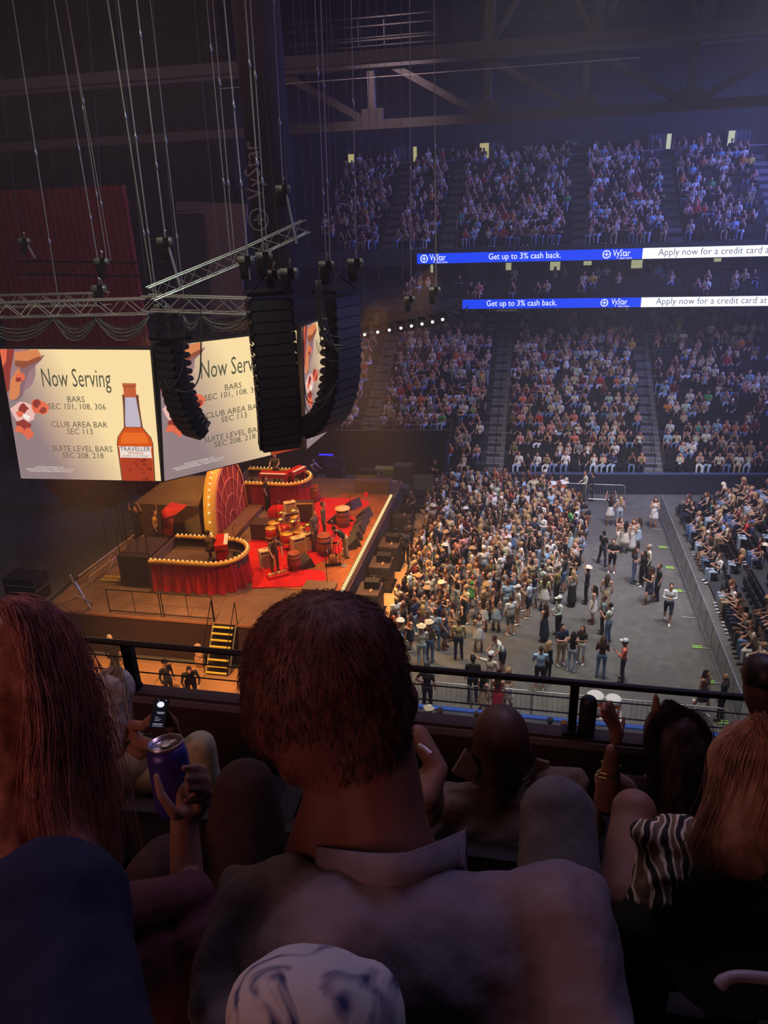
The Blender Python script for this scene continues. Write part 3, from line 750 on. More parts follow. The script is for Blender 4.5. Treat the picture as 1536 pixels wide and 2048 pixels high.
# hanging chains and wires
CHN = mat('chain_steel', (0.36, 0.33, 0.27), 0.5, 0.1); CHD = mat('dark_wire', (0.12, 0.11, 0.10), 0.6, 0.1)
CHL = [(25, 0, 120, 620, 20, 1), (118, 60, 205, 575, 22, 2), (132, 0, 214, 520, 22, 1), (146, 80, 222, 520, 22, 1), (0, 150, 60, 640, 26, 0), (215, 0, 308, 596, 19.5, 2), (236, 0, 313, 596, 19.5, 2), (240, 90, 292, 560, 24, 0), (273, 0, 331, 478, 19.0, 2),
      (300, 0, 368, 600, 21, 1), (310, 60, 355, 560, 24, 0), (388, 0, 446, 600, 22, 0), (413, 0, 462, 520, 19.8, 1), (425, 0, 470, 520, 19.8, 1), (448, 0, 500, 560, 18, 2), (490, 0, 527, 512, 17.8, 2), (505, 70, 535, 512, 17.8, 1), (520, 90, 560, 520, 21, 0),
      (540, 60, 583, 540, 23, 0), (552, 100, 566, 375, 20.6, 1), (560, 110, 574, 375, 20.6, 0), (600, 0, 640, 560, 24, 0), (585, 0, 616, 500, 26, 0), (632, 60, 652, 522, 20.4, 1), (641, 0, 660, 522, 20.4, 2), (662, 80, 680, 560, 25, 0), (690, 50, 700, 600, 26, 0),
      (702, 0, 713, 518, 20.8, 1), (720, 60, 729, 640, 26, 0), (735, 0, 742, 480, 28, 0), (770, 0, 773, 520, 29, 0), (802, 60, 805, 560, 29, 0), (819, 0, 822, 600, 28, 1), (868, 0, 872, 575, 28, 2), (912, 40, 914, 500, 30, 0), (180, 80, 205, 420, 26, 0), (96, 100, 110, 430, 27, 0),
      (655, 130, 664, 500, 27, 0), (612, 60, 628, 450, 27, 0), (753, 120, 757, 560, 29, 0)]
chn = 0; cnt_ = {}
ORD = ['', 'first', 'second', 'third', 'fourth', 'fifth', 'sixth', 'seventh', 'eighth', 'ninth', 'tenth', 'eleventh', 'twelfth', 'thirteenth']
for x0, y0, x1, y1, Y, kind in CHL:
    B = atY(x1, y1, Y); T = atY(x0, y0, Y); d = T-B; d = d*((30.8-B.z)/d.z)
    r = (0.010, 0.013, 0.018)[kind]; Tp = B+d
    root = empty('hoist_chain', None, 'chain', B, 0, 'chains and wires hanging from the roof')
    where = ('left of the red curtain edge' if x0 < 120 else 'in front of the red curtain' if x0 < 232 else 'over the truss corner' if x0 < 330 else 'in front of the pale wall panel' if x0 < 470 else 'beside the lettered column' if x0 < 560 else 'over the curved array' if x0 < 730 else 'in front of the upper seats')
    cnt_[where] = cnt_.get(where, 0)+1; chn += 1
    root['label'] = ORD[cnt_[where]]+' '+('thin grey wire', 'pale steel chain', 'bright thick chain')[kind]+' '+where
    ubeam(root, (0, 0, 0), d, r*2, CHD if kind == 0 else CHN, 'chain_run', 5)
    if kind:
        for f in (0.18, 0.42):
            m_ = MB(); m_.ell(d*f*(0.55+.2*rng.random()), (0.035, 0.035, 0.12), n=6, m=5); m_.obj('shackle', STEEL, root, True)
# looped cables under the trusses
def loops(label, xs, y0, sag, Y, n, group):
    root = empty('cable_bundle', label, 'cable', atY(xs[0], y0, Y), 0, group); o = root.location.copy()
    for k in range(n):
        P = []
        for a, b in zip(xs[:-1], xs[1:]):
            for j in range(8):
                t = j/8; s = sag*(0.55+0.5*k/n)*4*t*(1-t)
                P.append(atY(a+(b-a)*t, y0+s+k*1.2, Y) - o + Vector((0, 0.03*math.sin(k*2+j), 0)))
        P.append(atY(xs[-1], y0, Y)-o)
        m_ = MB(); m_.tube(P, 0.014, 5); m_.obj('cable', RUB2 if k % 2 else RUB, root, True)
    return root
RUB2 = mat('grey_cable_sheath', (0.34, 0.36, 0.30), 0.4)
loops('bundle of looped cables hanging under the near level truss', [-40, 108, 192, 298], 633, 40, 19.3, 8, None)
loops('bundle of looped cables sagging behind the short array', [365, 400, 497], 628, 30, 18.8, 5, None)
loops('cables lying along the slanting truss', [305, 400, 500, 610], 0, 0, 19, 0, None) if False else None
cable('single black cable drooping from the truss over the angled screen', spline([atY(368, 640, 18.4), atY(368, 720, 18.4), atY(352, 765, 18.4), atY(338, 775, 18.4), atY(330, 760, 18.4)]), 0.016)
cable('long black cable loop hanging to the short array from the truss', spline([atY(402, 620, 18.3), atY(402, 700, 18.3), atY(398, 755, 18.3), atY(378, 783, 18.3), atY(352, 780, 18.3)]), 0.020)
for k, (dx, dy, r) in enumerate(((0, 0, .03), (10, 6, .022), (22, 10, .018), (-6, 30, .014), (4, -16, .016), (30, 16, .012))):
    cable(['thick', 'second', 'inner', 'lowest', 'outer', 'thinnest'][k]+' black cable looping from the truss to the curved array', spline([atY(632+dx*.3, 560, 19.8), atY(640+dx*.5, 650, 19.8), atY(655+dx*.6, 685+dy, 19.8), atY(684, 692+dy, 19.9)]), r, group='cables to the curved array')
cable('black cable bundle hanging in a bow below the curved array', spline([atY(606, 640, 19.7), atY(608, 760, 19.7), atY(618, 804, 19.7), atY(650, 796, 19.8), atY(676, 760, 20)]), .016)
cable('second black cable bow at the foot of the curved array', spline([atY(606, 700, 19.8), atY(612, 815, 19.8), atY(640, 818, 19.8), atY(672, 770, 20)]), .014)

# hanging dark column with the lettering, wall panels, red curtains ----
COLM = mat('hanging_column_cloth', (0.028, 0.026, 0.034), 0.9)
p0 = atY(486, 300, 30); p1 = atY(588, 300, 30)
m_ = MB(); w = p1.x-p0.x
za = atY(540, 560, 30).z
m_.lathe([(w*.42, za), (w*.42, 30.8)], ((p0.x+p1.x)/2, 30, 0), 20)
colo = tag(m_.obj('hanging_column', COLM, None, True), 'tall round black cloth column with faint turned lettering', 'column')
m_ = MB()
def vfr(x, y, l):  # lettering runs upward on the column, as seen from the seats
    return (cx_-y, 30-w*.43-0.02, cz_+x)
cx_, cz_ = atY(532, 345, 30).x, atY(522, 350, 30).z
LETG = mat('pale_lettering', (0.32, 0.34, 0.40), 0.7)
text_on('lettering', 'VyStar', vfr, 0.1, -0.1, 0.95, LETG, colo, 'CENTER', 0.8)
for k in range(24):
    t0, t1 = 2*math.pi*k/24, 2*math.pi*(k+1)/24; cz2 = cz_-1.62
    m_.add([(cx_-.15+r*math.cos(t), 30-w*.43-.02, cz2+r*math.sin(t)) for t, r in ((t0, .42), (t1, .42), (t1, .36), (t0, .36))], [(0, 1, 2, 3)])
m_.box((cx_-.15, 30-w*.43-.02, cz2), (.07, .01, .4)); m_.box((cx_-.15, 30-w*.43-.02, cz2), (.4, .01, .07))
m_.obj('logo', LETG, colo)
PANEL = mat('grey_wall_panel', (0.20, 0.16, 0.17), 0.85, var=0.06); PAND = mat('dark_wall_panel', (0.035, 0.03, 0.032), 0.9)
Yp = 43.2
def wpanel(pts, name, m_, label, dY=0.0):
    P = [atY(x, y, Yp+dY) for x, y in pts]; mb = MB(); mb.prism([Vector((p.x, Yp+dY, p.z)) for p in P], (0, 0.12, 0)); o = mb.obj(name, m_); tag(o, label, None, None, 'structure'); return o
wpanel([(352, 402), (495, 408), (486, 560), (486, 690), (350, 690)], 'wall_panel', PANEL, 'pale grey wall beside the red curtain')
wpanel([(352, 421), (405, 421), (418, 560), (418, 690), (350, 690)], 'wall_panel', PAND, 'dark recess', -0.3)
wpanel([(350, 424), (405, 422), (405, 426), (352, 428)], 'wall_panel', PANEL, 'ledge', -0.5)
RC = mat('red_corrugated_curtain', (0.22, 0.012, 0.012), 0.85, var=0.15, vscale=1)
a = atY(-60, 374, 40); b = atY(262, 380, 40); c = atY(300, 700, 40)
o = drape('red_curtain', a.x, atY(270, 500, 40).x, 40.0, c.z, (a.z+b.z)/2, 0.10, 0.42, RC, False)
tag(o, 'large dark red pleated curtain hanging high behind the rig', 'curtain')
RC2 = mat('maroon_velvet', (0.14, 0.008, 0.008), 0.9, var=0.2, vscale=1)
YS = 36.0
xa, xb = atY(60, 960, YS).x, atY(330, 960, YS).x
kz = [(60, 940), (95, 970), (125, 1010), (140, 1045), (168, 1076), (186, 1078), (205, 1066), (215, 1030), (240, 1008), (262, 990), (290, 990), (330, 975)]
kw = [(atY(x, y, YS).x, atY(x, y, YS).z) for x, y in kz]
def zbf(x):
    for (x0, z0), (x1, z1) in zip(kw[:-1], kw[1:]):
        if x0 <= x <= x1: return z0+(z1-z0)*(x-x0)/(x1-x0)
    return kw[-1][1]
o = drape('red_curtain', xa, xb, YS, 0, atY(200, 800, YS).z, 0.16, 0.75, RC2, False, zbf)
tag(o, 'dark red swag curtain gathered to a point below the near-side screen', 'curtain')
# ================================================================ people: one continuous surface per body
def capsule(mb, a, b, ra, rb, n=10):
    a = Vector(a); b = Vector(b); d = b-a; L = d.length
    if L < 1e-5: mb.ell(a, ra, n=n, m=6); return
    R = d.to_track_quat('Z', 'Y').to_matrix(); prof = []
    for k in range(4): t = math.pi/2*(1-k/3.0); prof.append((max(ra*math.cos(t), 1e-4), -ra*math.sin(t)))
    for k in range(4): t = math.pi/2*k/3.0; prof.append((max(rb*math.cos(t), 1e-4), L+rb*math.sin(t)))
    mb.lathe(prof, a, n, 0, R)
def sdist(P, pr):
    if pr[0] == 'c':
        a, b, ra, rb = np.array(pr[1]), np.array(pr[2]), pr[3], pr[4]
        ab = b-a; t = np.clip(((P-a) @ ab)/max(ab @ ab, 1e-9), 0, 1)
        return np.linalg.norm(P-(a+t[:, None]*ab), axis=1) - (ra+(rb-ra)*t)
    c, r = np.array(pr[1]), np.array(pr[2]); q = P-c
    if len(pr) > 4 and pr[4] is not None: q = q @ np.array(pr[4])
    k = np.linalg.norm(q/r, axis=1); return (k-1)*r.min()*0.9
def blob_mesh(name, prims, voxel, mats, smooth=2, ratio=1.0, n=12):
    """prims: ('c', a, b, ra, rb, tag) tapered limbs, ('e', centre, radii, tag, rotation) masses -> one closed surface"""
    mb = MB()
    for p in prims:
        if p[0] == 'c': capsule(mb, p[1], p[2], p[3], p[4], n)
        else: mb.ell(p[1], p[2], n=n+4, m=n, M=(Matrix(p[4]) if len(p) > 4 and p[4] is not None else None))
    t = mb.obj('build', [BLACK])
    m = t.modifiers.new('r', 'REMESH'); m.mode = 'VOXEL'; m.voxel_size = voxel; m.use_smooth_shade = True
    if smooth: s_ = t.modifiers.new('s', 'SMOOTH'); s_.iterations = smooth; s_.factor = 0.5
    if ratio < 1: d_ = t.modifiers.new('d', 'DECIMATE'); d_.ratio = ratio
    dg = bpy.context.evaluated_depsgraph_get(); dg.update()
    me = bpy.data.meshes.new_from_object(t.evaluated_get(dg)); me.name = name
    bpy.data.objects.remove(t)
    me.materials.clear()
    for m_ in mats: me.materials.append(m_)
    nf = len(me.polygons)
    if len(mats) > 1:
        C = np.empty(nf*3); me.polygons.foreach_get('center', C); C = C.reshape(-1, 3)
        D = np.array([sdist(C, p) for p in prims]); tg = np.array([p[5] if p[0] == 'c' else p[3] for p in prims])
        me.polygons.foreach_set('material_index', tg[D.argmin(0)].astype(np.int32))
    me.polygons.foreach_set('use_smooth', [True]*nf); me.update()
    return me
SKIN, TOP, BOT, HAIR, SHOE = range(5)
def rotx(a): return Matrix.Rotation(a, 3, 'X')
def person_prims(pose='stand', arms='down', sleeve='short', legs='trousers', hair='short', fem=False, lean=0.0, spread=0.10, turn=0.0):
    """metres, feet at z = 0, facing -y"""
    P = []; sh = 0.165 if fem else 0.19; hp = 0.095
    seat = pose == 'sit'
    hz = 0.52 if seat else 0.93
    B = Vector((0, 0, hz))                         # pelvis
    R = rotx(lean)                                  # bends forward over the hips (towards -y)
    def U(x, y, z): return B + R @ Vector((x, y, z))
    def c(a, b, ra, rb, t): P.append(('c', tuple(a), tuple(b), ra, rb, t))
    def e(p, r, t, M=None): P.append(('e', tuple(p), r, t, M))
    e(B, (0.155 if not fem else .165, 0.115, 0.12), BOT if legs != 'dress' else TOP)
    e(U(0, 0, 0.15), (0.135 if not fem else 0.12, 0.095, 0.14), TOP)
    e(U(0, 0.0, 0.36), (0.17 if not fem else 0.145, 0.11, 0.16), TOP)
    for s in (-1, 1):
        c(U(0, 0, 0.46), U(s*sh, 0, 0.47), 0.065, 0.062, TOP if sleeve != 'none' else SKIN)
    c(U(0, 0.0, 0.48), U(0, -0.015, 0.60), 0.055, 0.05, SKIN)
    Hc = U(0, -0.03, 0.69)
    e(Hc, (0.075, 0.095, 0.115), SKIN, R); e(U(0, -0.125, 0.675), (0.014, 0.02, 0.02), SKIN)
    e(U(0, -0.07, 0.62), (0.05, 0.055, 0.045), SKIN)
    for s in (-1, 1): e(U(s*.076, -.02, .68), (0.014, .022, .03), SKIN)
    if hair != 'bald':
        e(U(0, 0.005, 0.725), (0.088, 0.100, 0.098), HAIR, R)
        if hair == 'long':
            c(U(0, 0.06, 0.70), U(0, 0.10, 0.42), 0.085, 0.075, HAIR); c(U(0.03, 0.08, 0.5), U(0, 0.11, 0.30), 0.07, 0.04, HAIR)
            for s in (-1, 1): c(U(s*.065, 0.0, 0.70), U(s*.09, 0.02, 0.48), 0.04, 0.035, HAIR)
        if hair == 'bun': e(U(0, 0.10, 0.78), (.045, .045, .045), HAIR)
    ua, fa = 0.29, 0.26
    A = {'down': [((.06, .02, -.27), (.06, -.06, -.50))]*2,
         'pocket': [((.11, .06, -.25), (.04, -.10, -.43))]*2,
         'cross': [((.05, -.04, -.27), (-.22, -.22, -.20)), ((.05, -.04, -.27), (-.20, -.24, -.25))],
         'phone': [((.04, -.06, -.26), (-.10, -.30, -.12)), ((.04, .02, -.27), (.03, -.14, -.46))],
         'phone2': [((.05, -.06, -.26), (-.12, -.30, -.16)), ((.05, -.06, -.26), (-.12, -.30, -.16))],
         'lap': [((.05, -.03, -.27), (-.03, -.24, -.34))]*2,
         'knees': [((.06, -.12, -.24), (.0, -.34, -.30))]*2,
         'up': [((.10, -.08, .20), (.06, -.10, .44)), ((.06, .02, -.27), (.05, -.06, -.50))],
         'point': [((.26, -.06, -.04), (.50, -.12, .02)), ((.06, -.02, -.27), (-.02, -.16, -.42))],
         'both': [((.12, -.06, .20), (.06, -.10, .44))]*2,
         'hip': [((.18, .06, -.22), (.02, -.04, -.40)), ((.06, .02, -.27), (.06, -.06, -.50))],
         'reach': [((.05, -.20, -.18), (.02, -.42, -.22))]*2,
         'rail': [((.08, -.16, -.20), (.02, -.38, -.26))]*2}[arms]
    for s, (el, ha) in zip((1, -1), A):
        S = Vector((s*sh, 0, 0.47)); E = S+Vector((s*el[0], el[1], el[2])); Hd = S+Vector((s*ha[0], ha[1], ha[2]))
        S, E, Hd = U(*S), U(*E), U(*Hd)
        tu = SKIN if sleeve == 'none' else TOP; tf = TOP if sleeve == 'long' else SKIN
        k = 0.85 if fem else 1.0
        mid = S.lerp(E, 0.62)
        c(S, mid, .056*k, .05*k, tu); c(mid, E, .046*k, .042*k, TOP if sleeve == 'long' else SKIN)
        c(E, Hd, .040*k, .028*k, tf)
        d = (Hd-E).normalized(); c(Hd, Hd+d*0.07, .034*k, .03*k, SKIN); c(Hd+d*.05, Hd+d*0.13, .026*k, .016*k, SKIN)
        side = Vector((-s*.04, -.01, 0)); c(Hd+d*.02, Hd+d*.06+side, .014, .012, SKIN)
    tl = BOT
    for s in (-1, 1):
        Hj = B+Vector((s*hp, 0, -.02))
        if seat: K = B+Vector((s*(hp+.05), -.44, 0.03)); F = Vector((s*(hp+.04), -.42, .07))
        elif pose == 'walk': K = Vector((s*hp, -.14*s-.03, .50)); F = Vector((s*hp*.8, -.22*s+.06, .08+(.06 if s < 0 else 0)))
        elif pose == 'wide': K = Vector((s*(hp+.07), -.02, .50)); F = Vector((s*(hp+.14), .02, .08))
        else: K = Vector((s*(hp+spread*.1), -.02, .50)); F = Vector((s*(hp+spread*.3), .03, .08))
        sk = {'trousers': (BOT, BOT, BOT), 'shorts': (BOT, BOT, SKIN), 'dress': (TOP, SKIN, SKIN), 'skirt': (BOT, SKIN, SKIN), 'maxi': (BOT, BOT, BOT)}[legs]
        k = .92 if fem else 1.0
        m1 = Hj.lerp(K, .62)
        c(Hj, m1, .098*k, .078*k, sk[0]); c(m1, K, .076*k, .062*k, sk[1]); c(K, F, .060*k*(1.12 if legs == 'trousers' else 1), .042*k*(1.35 if legs == 'trousers' else 1), sk[2])
        c(F+Vector((0, .03, -.03)), F+Vector((0, -.15, -.045)), .045, .036, SHOE)
        if legs in ('dress', 'skirt') and hair == 'long': c(F, F+Vector((0, .0, .22)), .05, .062, SHOE)
    if legs in ('dress', 'skirt') and not seat:
        t = TOP if legs == 'dress' else BOT
        c(B+Vector((0, 0, .05)), B+Vector((0, 0, -.26)), .15, .20, t); c(B+Vector((.07, 0, -.1)), B+Vector((.1, 0, -.3)), .12, .14, t); c(B+Vector((-.07, 0, -.1)), B+Vector((-.1, 0, -.3)), .12, .14, t)
    if legs == 'maxi': c(B, Vector((0, .02, .30)), .15, .21, BOT)
    if legs in ('dress',) and seat: c(B+Vector((0, -.05, .03)), B+Vector((0, -.3, .05)), .15, .17, TOP)
    return P
S_TOPS = [('white', (.72, .72, .68)), ('black', (.012, .012, .014)), ('cream', (.62, .56, .42)), ('grey', (.22, .22, .23)), ('navy', (.02, .03, .08)), ('light blue', (.30, .48, .68)), ('olive', (.16, .15, .07)), ('maroon', (.14, .02, .025)),
          ('tan', (.42, .30, .18)), ('pink', (.62, .30, .30)), ('brown', (.12, .07, .045)), ('red', (.48, .04, .04)), ('green', (.10, .42, .14)), ('coral', (.72, .22, .15)), ('pale mint', (.55, .70, .60)), ('orange', (.75, .26, .05)), ('yellow', (.72, .52, .08)), ('teal', (.05, .40, .36))]
W_TOPS = [22, 24, 9, 8, 6, 6, 4, 4, 5, 5, 4, 2.5, 1, 1, 2, 1, 1, .7]
S_BOTS = [('blue jeans', (.10, .17, .30)), ('black trousers', (.012, .012, .014)), ('khaki trousers', (.36, .28, .18)), ('pale jeans', (.32, .42, .52)), ('white trousers', (.65, .65, .62)), ('dark navy trousers', (.02, .025, .05)), ('brown trousers', (.12, .07, .04))]
W_BOTS = [24, 30, 10, 12, 6, 10, 4]
S_HAIR = [('brown', (.06, .03, .018)), ('dark', (.014, .01, .008)), ('blond', (.42, .28, .13)), ('auburn', (.14, .05, .02)), ('grey', (.3, .29, .28))]
W_HAIR = [34, 30, 20, 9, 7]
S_SKIN = [(.55, .30, .20), (.62, .36, .25), (.42, .22, .14), (.20, .10, .06), (.50, .26, .17)]
S_SHOE = [(.03, .02, .018), (.65, .65, .62), (.12, .06, .035)]
def cm(kind, c): return mat('%s_%02x%02x%02x' % (kind, int(c[0]*255), int(c[1]*255), int(c[2]*255)), c, 0.85, spec=0.3, var=0.0 if kind == 'skin' else 0.10, vscale=6)
DEF = [cm('skin', S_SKIN[0]), cm('cloth', S_TOPS[0][1]), cm('cloth', S_BOTS[0][1]), cm('hair', S_HAIR[0][1]), cm('shoe', S_SHOE[0])]
PROTO = {}
def proto(voxel=0.022, ratio=0.6, **k):
    key = (voxel, ratio, tuple(sorted(k.items())))
    if key not in PROTO: PROTO[key] = blob_mesh('person', person_prims(**k), voxel, DEF, 1, ratio, 9)
    return PROTO[key]
def hat_mesh():
    mb = MB(); n = 20; vs = []
    rings = [(0.185, .155, .0), (.19, .16, .008), (.085, .10, .010), (.075, .092, .10), (.05, .07, .115), (.01, .02, .095)]
    for rx, ry, z in rings:
        for k in range(n):
            a = 2*math.pi*k/n; up = 0.055*abs(math.cos(a))**2 if rx > .15 else 0
            vs.append((rx*math.cos(a), ry*math.sin(a)*1.15, z+up))
    fs = [(i*n+k, i*n+(k+1) % n, (i+1)*n+(k+1) % n, (i+1)*n+k) for i in range(len(rings)-1) for k in range(n)] + [tuple((len(rings)-1)*n+k for k in range(n))]
    me = bpy.data.meshes.new('cowboy_hat'); me.from_pydata(vs, [], fs); me.materials.append(WHITE); me.polygons.foreach_set('use_smooth', [True]*len(fs)); return me
def cap_mesh():
    mb = MB(); mb.lathe([(.098, 0), (.098, .03), (.085, .07), (.05, .10), (.01, .11)], (0, 0, 0), 14, sy=1.08); mb.box((0, -.14, .012), (.13, .10, .015))
    me = bpy.data.meshes.new('cap'); me.from_pydata(mb.v, [], mb.f); me.materials.append(WHITE); return me
HATM, CAPM = hat_mesh(), cap_mesh()
def set_mats(o, mats):
    for i, m_ in enumerate(mats):
        if m_ is None: continue
        o.material_slots[i].link = 'OBJECT'; o.material_slots[i].material = m_
def put_person(me, loc, rz, skin, top, bot, hair, shoe, label, group=None, hat=None, hatc=(.7, .66, .55), sc=1.0, headz=1.62, heady=0.0, cat='person', lean=0.0):
    o = inst(me, 'person', None, loc, (0, 0, rz), (sc, sc, sc))
    set_mats(o, [cm('skin', skin), cm('cloth', top), cm('cloth', bot), cm('hair', hair), cm('shoe', shoe)])
    tag(o, label, cat, group)
    if hat:
        h = inst(HATM if hat == 'cowboy' else CAPM, 'cowboy_hat' if hat == 'cowboy' else 'cap', o, (0, -0.02+heady, headz+(0.075 if hat == 'cowboy' else 0.07)), (lean, 0, 0))
        h.material_slots[0].link = 'OBJECT'; h.material_slots[0].material = cm('hat', hatc)
    return o
TC = dict(S_TOPS); BC = dict(S_BOTS); HC = dict(S_HAIR)
def face(px, py, txy=None, deg=None):
    pass
def rz_of(dx, dy): return math.atan2(dx, -dy)      # front (-y) towards (dx, dy)
def ordw(n):
    a = ['', 'first', 'second', 'third', 'fourth', 'fifth', 'sixth', 'seventh', 'eighth', 'ninth', 'tenth', 'eleventh', 'twelfth', 'thirteenth', 'fourteenth', 'fifteenth', 'sixteenth', 'seventeenth', 'eighteenth', 'nineteenth']
    if n < 20: return a[n]
    t = n//10; return (['', '', 'twentieth', 'thirtieth', 'fortieth'][t] if n % 10 == 0 else ['', '', 'twenty', 'thirty', 'forty'][t]+'-'+a[n % 10])
WHITEC = (.75, .74, .70)
M0 = dict(pose='stand', arms='down', sleeve='short', legs='trousers', hair='short'); F0 = dict(pose='stand', arms='down', sleeve='none', legs='dress', hair='long', fem=True)
def P_(base, **k): d = dict(base); d.update(k); return d
